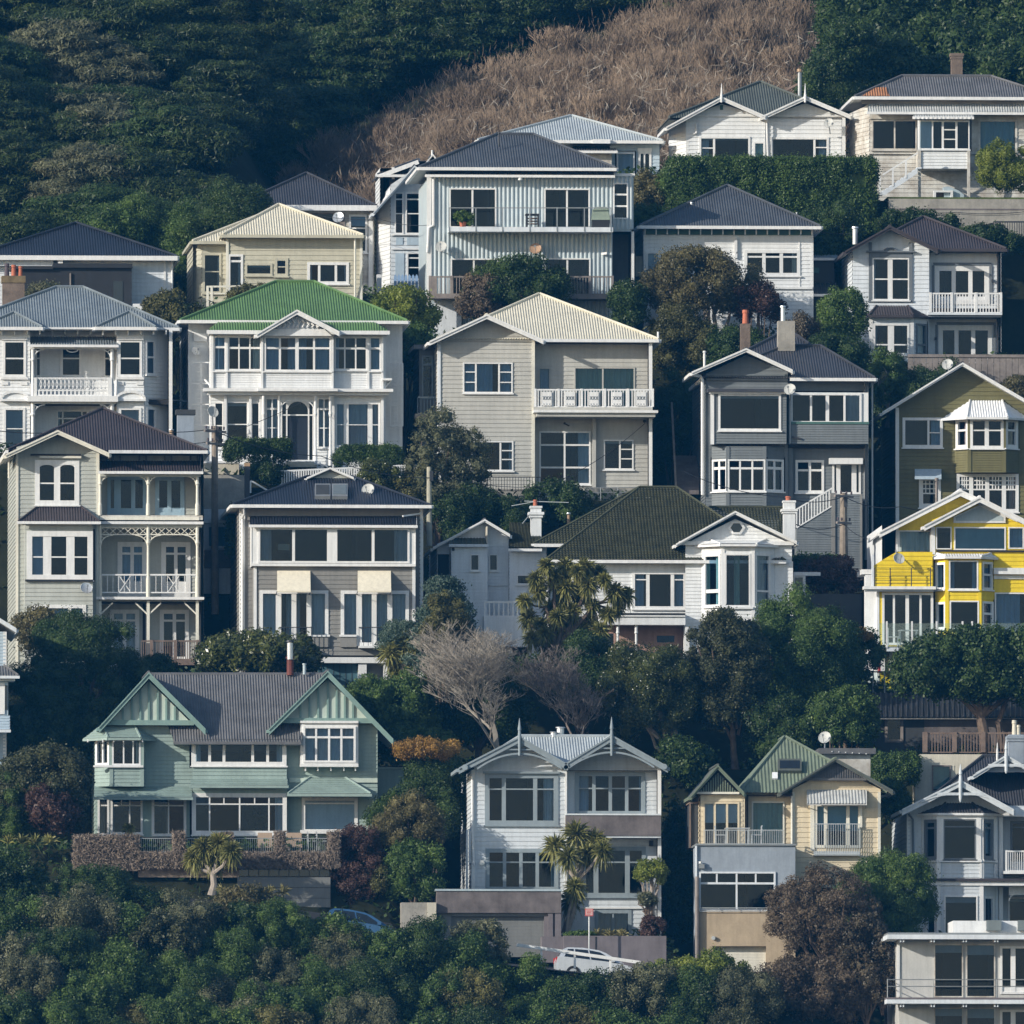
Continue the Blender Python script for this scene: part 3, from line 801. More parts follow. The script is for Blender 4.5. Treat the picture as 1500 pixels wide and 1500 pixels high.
# garage slab in front of it
h = House('garage', 'low concrete garage with grey roller door below the twin gables', 'garage', -2.0, 725, 1402)
h.box('parapet', 'concrete_dark', 640, 1305, 822, 1337, 0, 3.4); h.box('parapet', 'frosted', 638, 1302.5, 823, 1305, -.06, 3.45)
h.box('wall', 'garage_grey', 642, 1337, 661, 1402, .25, 3.4); h.box('wall', 'planter', 797, 1337, 803, 1402, .2, 3.3)
h.box('wall', 'planter', 803, 1337, 810, 1402, .05, .5); h.box('wall', 'planter', 813, 1337, 822, 1402, .05, .5); h.box('wall', 'planter', 810, 1337, 813, 1402, .2, .45)
h.box('wall', 'garage_grey', 661, 1337, 797, 1342, .2, .5)
for i in range(12): h.box('roller_door', 'garage_grey', 661, 1342 + i * 5, 797, 1346.6 + i * 5, .45, .5)
h.box('roller_door', 'charcoal', 661, 1342, 797, 1402, .5, .55)
h.finish()
# --- cream-yellow house with deck over a blue-grey block
h = House('lemon_house', 'cream yellow house with green iron roof above a blue-grey and tan garage block', 'house', 0, 1150, 1424)
h.body(1092, 1290, 1165, 1300, .03, 9, 'lemon', floors=(), trim=None, board=.22)
W2 = h.wall(1088, 1163, 1158, 1242, .6, mat='lemon', board=.22)
W3 = h.wall(1161, 1290, [(1161, 1156), (1224, 1124), (1290, 1156)], 1300, 0, mat='lemon', board=.22)
W1 = h.wall(1026, 1088, 1164, 1240, -.1, mat='lemon', board=.22)
h.body(1025, 1089, 1164, 1240, -.08, 5, 'lemon', board=.22)
W1.win(1030, 1175, 1083, 1238, v=((1047, 3), (1065, 3)), t=2.5, mat='lemon', cur='T.48', curm='blind_white', sill=0, name='french_door')
h.box('wall', 'lemon', 1088, 1162, 1091, 1240, -.1, .6)
W2.win(1101, 1174, 1149, 1238, t=2.2, mat='trim_cream', cur='F', curm='curtain_green', sill=0, name='french_door')
W3.win(1193, 1177, 1261, 1242, v=((1209.5, 5), (1242, 5)), t=4, mat='trim_cream', cur='T.62', curm='curtain_teal', sill=0)
h.box('shutter', 'trim_cream', 1187, 1177, 1193, 1246, -.09, 0); h.box('shutter', 'trim_cream', 1259, 1176, 1263, 1213, -.12, -.06)
h.rail(1193, 1207, 1259, 1251, -.35, 19, 'steel_bright', 'window_railing', bw=.022, topw=.04)
h.box('window_railing', 'steel_bright', 1192, 1247, 1260, 1253, -.35, -.3); h.box('window_railing', 'steel_bright', 1192, 1251, 1260, 1253, -.3, -.03)
h.shed(1182, 1269, 1157, 1177, -.75, -.06, 'roof_zinc', 'awning', gutter=False, sp=.14)
for x in (1183, 1268): h.bar('awning', 'metal_grey', (x, 1176, -.72), (x, 1184, -.03), .04, .04)
Yf, Yr, Yb, ze, zr = h.hip(1083, 1300, 1161, 1149, 1151, 1080, d=.1, pitch=46, L=8, mat='roof_moss', gut='roof_moss', faces='flrb', sp=.16, gutter=False)
h.gable((1143, 1162), (1224, 1112), (1308, 1159), d=-.65, run=4, mat='roof_moss', barge='roof_olive', bw=4)
h.gable((1012, 1167), (1051.5, 1122), (1090, 1162), d=-.6, run=5, mat='roof_olive', barge='roof_moss', bw=5)
for (l, k, r, n) in (((1024, 1160), (1051.5, 1131), (1080, 1160), 16), ((1182, 1140), (1224, 1116), (1266, 1140), 24)):
    h.mb('gable_panel').prism([h.p(l[0], l[1], -.30), h.p(k[0], k[1], -.30), h.p(r[0], r[1], -.30)], (0, .2, 0), 'charcoal' if l[0] < 1100 else 'roof_grey')
    for i in range(1, n):
        x = l[0] + (r[0] - l[0]) * i / n; t = (x - l[0]) / (k[0] - l[0]) if x < k[0] else (r[0] - x) / (r[0] - k[0])
        h.box('gable_slat', 'roof_moss' if l[0] < 1100 else 'roof_grey', x - .8, l[1] - (l[1] - k[1]) * t + .8, x + .8, l[1], -.36, -.301)
    h.box('gable_panel', 'trim_cream' if l[0] < 1100 else 'roof_grey', l[0] - 3, l[1], r[0] + 3, l[1] + 3, -.38, -.25)
m = h.mb('roof_window#s'); h.onroof('roof_window#s', 'roof_olive', 1139, 1115, 1174, 1132.5, 1161, .1, 46, .16, .25); h.onroof('roof_window#s', 'glass_dark', 1142, 1118, 1171, 1129.5, 1161, .1, 46, .175, .02)
h.onroof('vent', 'roof_white', 1131, 1133, 1139, 1142, 1161, .1, 46, .08, .1)
h.box('rear_block', 'white_worn', 1206, 1104, 1275, 1150, 6.0, 9); h.box('rear_block', 'roof_grey', 1200, 1096, 1283, 1104, 5.7, 9.2)
for i in range(6): h.box('rear_block', 'trim_white', 1218 + i * 10, 1100 + i * .7, 1219.5 + i * 10, 1101.5 + i * .7, 5.66, 5.7)
h.dish(1208, 1080, 9.3, 6.6, (1208, 1098, 6.4))
h.tube('downpipe', 'trim_cream', [(1160, 1166, -.1), (1160, 1236, -.1)], .05)
h.box('corner_board', 'trim_cream', 1286, 1160, 1290, 1300, -.06, 0); h.box('corner_board', 'trim_cream', 1161, 1160, 1164, 1300, -.06, 0)
# deck block
h.body(1022, 1164, 1239, 1424, -2.85, 2.8, 'plaster_blue', style='plain', floors=(1336,), part='lower_wall')
WB = h.wall(1020, 1165, 1238, 1334, -2.9, mat='plaster_blue', style='plain', name='lower_wall')
WT = h.wall(1020, 1165, 1334, 1425, -2.95, mat='concrete_tan', style='plain', name='garage_wall')
WB.win(1024, 1277, 1136, 1334, v=((1079, 2.5),), h=((1294, 3),), segs=((1050, 1279, 1050, 1293), (1107, 1279, 1107, 1293)), t=2.5, m=3, mat='white_cool', sill=0)
h.rail(1025, 1330, 1136, 1335, -3.05, 4, 'steel_bright', 'window_bar', bw=.025, topw=.03)
h.box('lower_wall', 'metal_grey', 1019.5, 1236, 1166, 1238.3, -3.0, -.1)
h.box('lower_wall', 'white_cool', 1018.5, 1239, 1021, 1334, -3.0, -2.86)
h.rail(1031, 1216, 1148, 1236, -2.7, 44, 'steel_bright', 'deck_railing', bw=.018, topw=.035)
WT.hole(1044, 1386, 1122, 1425)
for i in range(11): h.box('garage_door', 'trim_cream', 1044, 1391 + i * 4, 1122, 1394.6 + i * 4, -2.6, -2.55)
h.box('garage_door', 'trim_cream', 1044, 1386, 1122, 1425, -2.55, -2.5)
h.box('garage_wall', 'concrete_tan', 1122.4, 1386, 1124, 1425, -2.93, -2.6)
h.tube('lamp', 'steel_bright', [(1045, 1374, -2.96), (1045, 1374, -3.08)], .09, 10)
h.box('lamp', 'metal_grey', 1024, 1266, 1032, 1272, -3.1, -2.9); h.tube('lamp', 'steel_bright', [(1026, 1265, -3.05), (1026, 1262, -3.05)], .08, 8)
h.tube('downpipe', 'timber_grey', [(1021, 1284, -3.1), (1021, 1420, -3.1)], .09)
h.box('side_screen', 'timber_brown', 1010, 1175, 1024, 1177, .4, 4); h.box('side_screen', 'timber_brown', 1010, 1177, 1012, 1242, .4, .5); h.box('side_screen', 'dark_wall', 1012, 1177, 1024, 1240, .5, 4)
h.finish()
# outdoor table and chairs on that deck
def garden_chair(x, y, Y, label, facing, group, s=1.0, mat='steel_bright'):
    c = P(x, y, Y); r = tag(empty('garden_chair', c), label, 'chair', group)
    m = MB(); w = .24 * s
    m.box(c.x - w, c.x + w, Y - .22, Y + .22, c.z + .40, c.z + .43, mat); m.build('seat', r, c)
    m = MB(); bx = c.x - w * facing
    for z in (.52, .64, .78): m.box(bx - .02, bx + .02, Y - .2, Y + .2, c.z + z, c.z + z + .05, mat)
    m.build('backrest', r, c)
    for sx in (-1, 1):
        for sy in (-1, 1):
            m = MB(); top = .80 if sx == -facing else .40
            m.bar((c.x + sx * w * .92, Y + sy * .2, c.z), (c.x + sx * w * .92, Y + sy * .2, c.z + top), .03, .03, mat, (0, 1, 0)); m.build('leg', r, c)
def garden_table(x0, x1, y, Y, label, mat='steel_bright', hgt=.72):
    a, b = P(x0, y, Y), P(x1, y, Y); c = (a + b) / 2; r = tag(empty('garden_table', c), label, 'table')
    m = MB(); m.box(a.x, b.x, Y - .4, Y + .4, c.z + hgt - .04, c.z + hgt, mat); m.build('tabletop', r, c)
    for x in (a.x + .06, b.x - .06):
        for y_ in (-.34, .34):
            m = MB(); m.bar((x, Y + y_, c.z), (x, Y + y_, c.z + hgt - .04), .04, .04, mat, (0, 1, 0)); m.build('leg', r, c)
garden_table(1062, 1098, 1237, -1.4, 'pale metal table on the deck of the cream yellow house')
garden_chair(1055, 1237, -1.4, 'pale garden chair left of the table on the yellow house deck', 1, 'garden chairs on the yellow house deck')
garden_chair(1108, 1237, -1.4, 'pale garden chair right of the table on the yellow house deck', -1, 'garden chairs on the yellow house deck')
# --- corner villa at the right edge
h = House('corner_villa', 'grey and white villa with bay window and two finialed gables at right edge', 'house', 3, 1410, 1370)
h.body(1330, 1540, 1190, 1372, .03, 9, 'pale_grey_blue', floors=(1290,), trim='trim_white')
W1 = h.wall(1330, 1462, [(1330, 1182), (1407, 1152), (1462, 1176)], 1372, 0, mat='pale_grey_blue', board=.17)
W2 = h.wall(1462, 1545, 1180, 1372, 1.1, mat='pale_grey_blue', board=.17)
W2.win(1480, 1203, 1530, 1262, v=(), h=(1212,), t=3, mat='slate_trim', sill=0)
W2.win(1476, 1314, 1530, 1372, v=(), t=3, mat='trim_white', sill=0)
a, b, c = h.bay(1352, 1375, 1438, 1458, 1192, 1370, -.02, .8, 'pale_grey_blue', .17)
a.win(1355, 1201, 1373, 1259, h=(1213,), t=3, mat='slate_trim', cur='R.5', curm='curtain_mint')
b.win(1382, 1200, 1430, 1259, h=(1211,), t=2, mat='slate_trim', cur='T.16', curm='charcoal')
c.win(1439, 1201, 1454, 1259, h=(1213,), t=3, mat='slate_trim', cur='T.85', curm='blind_white')
for x0, x1, w in ((1351, 1355, a), (1376, 1382, b), (1430, 1437, b), (1454, 1458, c)): w.pbx(h.mb('trim'), max(x0, w.x0), 1194, min(x1, w.x1), 1260, .04, .09, 'trim_white')
for w in (a, b, c): w.pbx(h.mb('trim'), w.x0, 1259.5, w.x1, 1263, .03, .13, 'trim_white'); w.pbx(h.mb('trim'), w.x0, 1193, w.x1, 1200, .03, .08, 'trim_white'); w.pbx(h.mb('trim'), w.x0, 1265, w.x0 + 3, 1286, .03, .08, 'trim_white'); w.pbx(h.mb('trim'), w.x1 - 3, 1265, w.x1, 1286, .03, .08, 'trim_white')
h.box('belt', 'roof_brown', 1360, 1287, 1545, 1290.5, -1.05, .9); h.box('belt', 'trim_white', 1362, 1291, 1545, 1297, -.92, .85)
b.win(1383, 1312, 1432, 1369, t=2, mat='trim_white', cur='T.18', curm='blind_grey'); c.win(1440, 1313, 1455, 1369, t=2)
a.win(1357, 1316, 1372, 1369, t=2)
h.bayroof(1344, 1374, 1440, 1466, 1191, 1385, 1424, 1176, -.02, .8, 'roof_dark')
Yf, Yr, Yb, ze, zr = h.hip(1340, 1600, 1187, 1440, 1520, 1108, d=1.0, pitch=33, mat='roof_dark', gut='trim_white', gx=(1483, 1600))
h.gable((1321, 1187), (1407, 1144), (1485, 1187), d=-1.3, run=5, mat='roof_dark', barge='pale_grey_blue', bw=8)
h.gable((1425, 1137), (1474, 1107), (1530, 1140), d=1.6, run=5, mat='roof_dark', barge='pale_grey_blue', bw=5)
h.mb('gable_panel').prism([h.p(1440, 1131, 1.8), h.p(1474, 1112, 1.8), h.p(1512, 1131, 1.8)], (0, .3, 0), 'plaster_blue')
for K_, dd, w, yb in (((1407, 1146), -1.35, 34, 1166), ((1474, 1109), 1.55, 26, 1124)):
    h.bar('fretwork', 'pale_grey_blue', (K_[0] - w, yb - 3, dd), (K_[0] + w, yb - 3, dd), .1, .12)
    pts = [(K_[0] + w * 1.7 * t, yb - 3 + 12 * abs(t) ** 2.5, dd) for t in [i / 6 - 1 for i in range(13)]]
    for p0, p1 in zip(pts[:-1], pts[1:]): h.bar('fretwork', 'pale_grey_blue', p0, p1, .07, .08, (0, 1, 0))
    m = MB(); a_ = h.p(K_[0], yb + 9, dd - .05); b_ = h.p(K_[0], K_[1] - 2, dd - .05); c_ = h.p(K_[0], K_[1] - 27, dd - .05)
    m.tube([a_, a_ + (b_ - a_) * .12, b_, b_ + (c_ - b_) * .35, b_ + (c_ - b_) * .4, c_], [.03, .07, .085, .06, .085, .012], 'pale_grey_blue', 8); m.build('finial', h.root, h.loc)
m = MB(); b_ = h.p(1461, 1114, 2.5); c_ = h.p(1461, 1088, 2.5); m.tube([b_, b_ + (c_ - b_) * .5, c_], [.06, .05, .012], 'trim_white', 8); m.build('finial', h.root, h.loc)
h.chimney(1478, 1500, 1076, 1118, 3.6, .8, 'plaster_blue', cap=((1078, 1082, 3), (1082, 1086, 1.5)), pots=((1486, 7, 1055, 1077, 'plaster_cream'), (1492, 6, 1062, 1077, 'plaster_cream')))
h.rail(1474, 1247, 1545, 1276, -.3, 22, 'trim_white', posts=(1474,)); h.box('balcony', 'trim_white', 1470, 1276, 1545, 1280, -.4, 1.0)
h.post(1466, 1188, 1370, .2, .18); h.box('porch_frieze', 'white', 1462, 1184, 1545, 1196, .0, .2)
h.box('porch_frieze', 'white', 1478, 1297, 1545, 1311, -.2, 0)
for q in range(3): h.bracket(1478 + q * 26, 1320, -.15, 12, -10, 'trim_white')
h.tube('downpipe', 'slate_trim', [(1331, 1192, -.1), (1337, 1200, -.1), (1338, 1290, -.1), (1338, 1368, -.1)], .05)
h.finish()
# --- flat-roofed modern house in the corner
h = House('modern_house', 'flat-roofed modern house with a thin-railed balcony and tall dark windows', 'house', -12, 1410, 1560)
h.body(1317, 1545, 1376, 1580, .03, 8, 'modern_wall', style='plain', floors=(1468,))
W1 = h.wall(1317, 1545, 1376, 1580, 0, mat='modern_wall', style='plain')
for y0, y1 in ((1383, 1461), (1476, 1552)):
    W1.win(1368, y0, 1411, y1, t=1.8, mat='white_worn', sill=0, cur='T.16', curm='blind_grey', name='window')
    W1.win(1415, y0, 1458, y1, t=1.8, mat='white_worn', sill=0, cur='T.2', curm='blind_grey', name='window')
    W1.win(1465, y0 + 3, 1505, y1 - 5, v=((1484, 7),), t=3.2, mat='trim_white', sill=0, name='french_door', door=.2)
h.box('flat_roof', 'white_cool', 1300, 1369.5, 1545, 1375.5, -1.0, 8); h.box('flat_roof', 'metal_grey', 1301, 1366.5, 1545, 1369.5, -.9, 7.9)
h.box('clerestory', 'white', 1396, 1349, 1545, 1367, 2.0, 5)
for x in (1445, 1491): h.box('skylight', 'skylight_glass', x, 1348, x + 22, 1363, 1.6, 2.0)
h.box('deck', 'white_cool', 1299, 1464, 1545, 1470, -1.3, .0); h.box('deck', 'planter', 1299, 1461.5, 1545, 1464, -1.3, 0)
for x in (1321, 1366, 1413, 1459, 1506):
    for dx in (0, 4):
        h.box('bracket', 'white_cool', x + dx - 2.6, 1375.6, x + dx - .6, 1380, -.9, 0); h.box('bracket', 'white_cool', x + dx - 2.6, 1470, x + dx - .6, 1475, -1.2, 0)
for y in (1435, 1445): h.tube('deck_railing', 'metal_grey', [(1300, y, -1.25), (1545, y, -1.25)], .022, 5); h.tube('deck_railing', 'metal_grey', [(1300, y, -1.25), (1301, y, 1.5)], .022, 5)
for x in (1300, 1320, 1367, 1414, 1460, 1507): h.tube('deck_railing', 'metal_grey', [(x, 1434, -1.25), (x, 1464, -1.25)], .025, 5)
h.box('corner_board', 'trim_white', 1314.5, 1382, 1318, 1460, -.06, .1)
h.finish()
# --- neighbour at the left edge
h = House('edge_house', 'pale blue house cut by the left edge of the photo, porch roof showing', 'house', 9, 0, 1130)
h.body(-200, 8, 925, 1180, .03, 8, 'pale_blue', trim='trim_white')
h.wall(-200, 8, 925, 1180, 0, mat='pale_blue', board=.15)
h.gable((-200, 925), (-60, 870), (24, 922), d=-.7, run=8, mat='roof_dark', barge='white_cool', bw=5)
h.shed(-120, 27, 975, 990, -1.5, -.1, 'roof_grey', x0t=-100, x1t=6, gut='white_cool')
h.box('porch_frieze', 'white_cool', -100, 990, 22, 997, -1.35, -.1)
h.box('bay', 'pale_blue', -100, 997, 12, 1066, -1.1, -.05)
h.box('bay', 'glass_dark', 7.5, 1004, 11, 1040, -1.13, -1.1); h.box('bay', 'trim_white', -10, 1000, 7, 1046, -1.16, -1.1)
h.shed(-100, 14, 1048, 1069, -1.6, -1.11, 'pale_blue', gut='white_cool', sp=-.16)
h.finish()
# ================================================================== HOUSES, second row
# --- three-storey villa with verandahs
h = House('verandah_villa', 'tall grey-green villa with dark roof, arched twin window and three tiers of verandah', 'house', 26, 150, 975)
h.body(24, 298, 664, 985, .03, 10, 'villa_grey', floors=(760, 878), board=.19)
W1 = h.wall(24, 145, [(24, 655), (84.5, 638), (145, 660)], 985, 0, mat='villa_grey', board=.19)
W2 = h.wall(145, 298, 672, 985, 1.55, mat='villa_grey', board=.17)
W1.win(51, 674, 116, 740, v=((83.5, 9),), h=((708, 2),), t=7, cur=None, arch=4)
h.box('window_hood', 'trim_cream', 58, 668, 119, 671, -.22, -.03); h.box('window_hood', 'charcoal', 45, 665, 119, 667, -.25, -.03)
h.box('corner_board', 'trim_cream', 23, 664, 27, 985, -.07, .1); h.box('corner_board', 'trim_cream', 141, 664, 145.5, 985, -.07, 1.5)
# lower box bay
h.box('wall', 'villa_grey', 36, 767, 37, 985, -.6, 0); h.box('wall', 'villa_grey', 135, 767, 136, 985, -.6, 0)
B = h.wall(36, 136, 766, 985, -.62, mat='villa_grey', board=.19)
B.win(39, 778, 136, 850, v=((69, 12), (103, 12)), h=((816, 2),), t=8, cur='V0.0', curm='curtain_blue')
B.win(47, 886, 126, 925, v=((67, 5), (102, 5)), h=((906, 4),), t=5, cur='F', curm='curtain_blue')
h.box('belt', 'charcoal', 37, 849, 136, 851.5, -.78, -.65)
h.shed(27, 146, 742, 764, -.95, -.03, 'roof_brown', x0t=56, x1t=118)
h.dish(126.7, 861, 9, -1.0, (127, 852, -.6), 'steel_bright', 10)
# verandah
for y0, y1, d in ((755, 761, -.1), (875, 879, -.25)): h.box('verandah_floor', 'white_worn' if y0 < 800 else 'timber_grey', 146, y0, 297, y1, d, 1.6)
h.box('verandah_floor', 'trim_cream', 146, 757, 292, 761.5, -.13, -.1)
h.shed(146, 296, 675, 690.5, -.35, 1.5, 'roof_brown'); h.box('gutter', 'trim_white', 143, 764, 298, 767.5, -.3, .1); h.box('gutter', 'trim_white', 141, 874.5, 299, 878, -.38, -.25)
h.box('porch_frieze', 'villa_grey', 147, 693.5, 294, 698, -.15, -.05); h.box('porch_frieze', 'villa_grey', 146, 767.5, 296, 772, -.1, 0)
h.box('verandah_ceiling', 'villa_grey', 147, 767.6, 296, 769, .01, 1.5); h.box('verandah_ceiling', 'villa_grey', 147, 879.1, 296, 880.5, -.1, 1.5)
for x in (146.5, 217, 289):
    h.post(x, 694, 755, -.05, .16, 'trim_cream', turned=True); h.post(x, 770, 875, -.05, .16, 'trim_cream', turned=True); h.post(x, 880, 942, -.1, .13, 'trim_cream')
for x, sg in ((147, 1), (216, -1), (218, 1), (288, -1)):
    h.bracket(x, 712, -.05, sg * 17, -15, 'trim_cream'); h.bracket(x, 800, -.05, sg * 18, -16, 'trim_cream')
    h.bar('bracket', 'trim_cream', (x, 900, -.1), (x + sg * 18, 883, -.1), .06, .06)
for x0, x1 in ((149, 215), (220, 287)):       # fretwork and crossed railing panels
    for y in (773, 783): h.bar('fretwork', 'trim_cream', (x0, y, -.05), (x1, y, -.05), .05, .05)
    n = 6
    for i in range(n):
        a0, a1 = x0 + (x1 - x0) * i / n, x0 + (x1 - x0) * (i + 1) / n
        h.bar('fretwork', 'trim_cream', (a0, 783, -.06), (a1, 773, -.06), .03, .03); h.bar('fretwork', 'trim_cream', (a0, 773, -.04), (a1, 783, -.04), .03, .03)
    h.rail(x0, 842, x1, 868, -.05, 8, 'trim_white', bw=.025)
    for a0, a1 in ((x0 + 26, x0 + 42), ):
        h.bar('railing', 'trim_white', (a0, 867, -.07), (a1, 844, -.07), .035, .035); h.bar('railing', 'trim_white', (a0, 844, -.03), (a1, 867, -.03), .035, .035)
W2.win(157, 698, 214, 756, v=((172, 10), (195, 6)), t=5, mat='curtain_blue', sill=0, name='french_door', door=.2)
W2.win(227, 698, 270, 756, v=((248, 6),), t=6, mat='curtain_blue', sill=0, name='french_door', door=.2)
for x, c in ((172, 'F'), (236, None)):
    W2.win(x, 794, x + 43, 875, v=((x + 21.5, 5),), h=((811, 3),), t=7, sill=0, name='french_door', cur=c, curm='curtain_blue', door=.5)
for x, c in ((161, 'F'), (234, None)):
    W2.win(x, 893, x + 43, 984, v=((x + 21.5, 5),), h=((909, 3),), t=6, sill=0, name='french_door', cur=c, curm='curtain_grey', door=.5)
h.rail(207, 939, 291, 966, -.9, 26, 'timber_brown', 'deck_railing', bw=.035, posts=(222, 257, 290), r=.06)
h.box('deck', 'timber_brown', 207, 966, 292, 974, -1.0, 1.5)
Yf, Yr, Yb, ze, zr = h.hip(12, 304, 660, 150, 152, 599, d=1.0, pitch=33, L=9.5, mat='roof_brown', gut='trim_white', gx=(159, 304))
h.box('frieze', 'villa_grey', 150, 664, 297, 674, 1.45, 1.55)
for x in (165, 175, 203, 213, 240, 250, 278, 288): h.box('bracket', 'slate_trim', x, 663, x + 2.4, 674, 1.2, 1.45)
h.gable((8, 667), (84.5, 631.5), (160, 665), d=-.9, run=5, mat='roof_brown', barge='trim_cream', bw=5)
h.tube('downpipe', 'trim_cream', [(20, 668, .2), (13, 675, .2), (13, 700, .3)], .05)
h.chimney(260, 284, 604, 660, 9.5, .7, 'plaster_blue', cap=((600, 607, 2.5),), capm='dark_wall')
h.flue(251, 629, 640, 8, 6, 'metal_copper', 'steel_bright')
h.finish()
# --- grey house with two cream awnings
h = House('awning_house', 'dark grey house with navy roof, white sunroom band and two cream awnings', 'house', 24, 485, 1003)
h.body(352, 618, 742, 1010, .03, 10, 'mid_grey', floors=(830,), trim='trim_white', board=.2)
W0 = h.wall(352, 618, 742, 1010, 0, mat='mid_grey', board=.2)
h.box('corner_board', 'trim_white', 353, 745, 359, 930, -.08, -.03); h.box('corner_board', 'trim_white', 615.5, 742, 620, 890, -.08, -.03)
W1 = h.wall(371, 608, 829, 960, -.75, mat='mid_grey', board=.2)
h.box('wall', 'mid_grey', 371, 829, 371.6, 960, -.74, 0); h.box('wall', 'mid_grey', 607.4, 829, 608, 960, -.74, 0)
S = h.wall(369, 608, 768, 830, -.95, mat='trim_white', style='plain', name='sunroom')
h.box('sunroom', 'trim_white', 368, 768, 369, 830, -.97, 0); h.box('sunroom', 'trim_white', 608, 768, 609, 830, -.97, 0)
S.win(378, 773, 600, 825, v=((430, 4), (486.5, 15), (546.5, 4)), t=3, m=4, sill=0, cur='L.09 R.1', curm='blind_grey')
h.box('sunroom', 'trim_white', 368, 826, 609, 829, -1.03, -.94)
h.box('lamp_inside', 'curtain_cream', 407, 797, 424, 806, 1.0, 1.4)
h.shed(366, 610, 756, 769, -1.15, -.06, 'roof_navy')
for x in (371.5, 604): h.box('corner_board', 'trim_white', x, 830, x + 4.5, 960, -.82, -.74)
for x0, x1, vs, cu in ((380, 481, ((408, 8), (430.5, 7), (452.5, 7)), 'L.25 R.25 M.2'), (499, 599, ((526, 8), (548, 7), (571, 7)), 'F')):
    W1.win(x0, 865, x1, 946, v=vs, t=5, sill=0, cur=cu, curm='curtain_grey', name='french_door')
    W1.pbx(h.mb('sill'), x0 - 1, 932, vs[0][0] - 4, 948, .035, .14, 'mid_grey'); W1.pbx(h.mb('sill'), vs[2][0] + 4, 932, x1 + 1, 948, .035, .14, 'mid_grey')
    W1.pbx(h.mb('sill'), x0 - 2, 930, vs[0][0] - 4, 933, .05, .2, 'trim_white'); W1.pbx(h.mb('sill'), vs[2][0] + 4, 930, x1 + 2, 933, .05, .2, 'trim_white')
for x0, x1 in ((406, 455), (524, 573)):
    m = MB(); a, b = h.p(x0, 866, -1.75), h.p(x1, 866, -1.75); c, e = h.p(x1 - .5, 836, -.78), h.p(x0, 836, -.78)
    m.prism([a, b, c, e], (0, .02, -.03), 'awning_cream'); m.box(a.x, b.x, a.y - .03, a.y, a.z - .05, a.z + .02, 'awning_cream')
    for q, r in ((a, e), (b, c)): m.bar(q, (q.x, r.y, q.z - .1), .03, .03, 'metal_dark')
    m.build('awning', h.root, h.loc)
for x0, x1 in ((409, 456), (526, 573)):
    h.rail(x0, 919, x1, 947, -1.35, 7, 'metal_dark', 'balcony_railing', bw=.02, topw=.04)
    for x in (x0, x1): h.bar('balcony_railing', 'metal_dark', (x, 919, -1.35), (x, 919, -.8), .04, .04)
    h.box('balcony_floor', 'trim_white' if x0 > 500 else 'metal_dark', x0, 946, x1, 949, -1.4, -.78)
h.box('belt', 'trim_white', 466, 963, 620, 971, -.9, .0); h.box('undercroft', 'door_teal', 466, 971, 525, 1008, -.3, 0)
for x in (355, 525, 562, 608): h.box('undercroft', 'trim_white' if x > 360 else 'mid_grey', x, 971, x + 12, 1008, -.8, -.2)
for i in range(6): h.box('undercroft', 'dark_wall', 470 + i * 9, 972, 470.8 + i * 9, 1007, -.32, -.301)
Yf, Yr, Yb, ze, zr = h.hip(341, 631, 740, 450, 517, 699, d=-.75, pitch=26, L=10.5, mat='roof_navy', gut='trim_white')
h.gable((449, 701), (483.5, 686), (518, 700.5), d=Yr - h.Y - .3, run=3.2, mat='roof_navy', barge='trim_white', bw=2)
h.mb('gable_panel').prism([P(453, 700.5, Yr - .1), P(483.5, 688, Yr - .1), P(514, 700.5, Yr - .1)], (0, .2, 0), 'villa_grey')
for x in (461, 486):
    q = 'roof_window#w%d' % x; h.onroof(q, 'metal_grey', x, 712.5, x + 23, 730.5, 740, -.75, 26, .14, .2); h.onroof(q, 'skylight_glass' if x > 470 else 'dark_wall', x + 1.8, 714.5, x + 21.2, 728.5, 740, -.75, 26, .155, .02)
h.dish(539, 717, 9.5, .6, (540, 738, .3)); h.chimney(358.5, 366, 681, 745, 5.5, .35, 'roof_navy', cap=((678, 683, .2),), capm='metal_copper')
h.tube('downpipe', 'trim_white', [(357, 743, -.8), (358, 752, -.6), (355, 760, -.12), (355, 925, -.12)], .05)
h.bar('downpipe', 'trim_white', (590, 756, -.9), (617, 752, -.3), .07, .07); h.bar('downpipe', 'trim_white', (617, 742, -.3), (617, 753, -.3), .07, .07)
h.finish()
# --- white cottage annex with small gable
h = House('white_annex', 'small white gabled cottage wedged between the awning house and the tiled house', 'house', 29, 700, 960)
h.body(640, 745, 800, 975, .03, 6, 'white_cool', board=.15)
W = h.wall(640, 745, [(640, 797), (710, 766), (745, 784)], 975, 0, mat='white_cool', board=.15)
W.hole(641, 812, 658, 880)
h.gable((634, 803), (710, 762), (747, 784), d=-.5, run=5, mat='roof_grey', barge='trim_white', bw=3)
h.body(661, 713, 797, 975, -1.18, 1.15, 'white_cool', board=.15)
B = h.wall(661, 714, 797, 975, -1.2, mat='white_cool', board=.15)
B.win(689, 812, 702, 836, t=1.4, sill=1); W.win(716.5, 812, 729, 836, t=1.4, sill=1)
h.shed(659, 714, 788, 797.5, -1.35, -.1, 'tile_green', gut='white_cool', sp=.14)
h.box('side_fin', 'plaster_cream', 713, 771, 714.2, 800, -1.2, 0); h.box('belt', 'white_cool', 716, 856, 743, 858, -.12, -.03)
h.tube('lamp', 'metal_dark', [(664, 806, -1.22), (664, 803, -1.3)], .06, 6); h.box('recess_shade', 'charcoal', 641, 812, 658, 880, .3, .4)  # charcoal panel in the wall opening is painted shade
h.rail(710, 882, 772, 903, -2.2, 9, 'trim_white', 'balcony_railing', bw=.06, topw=.08)
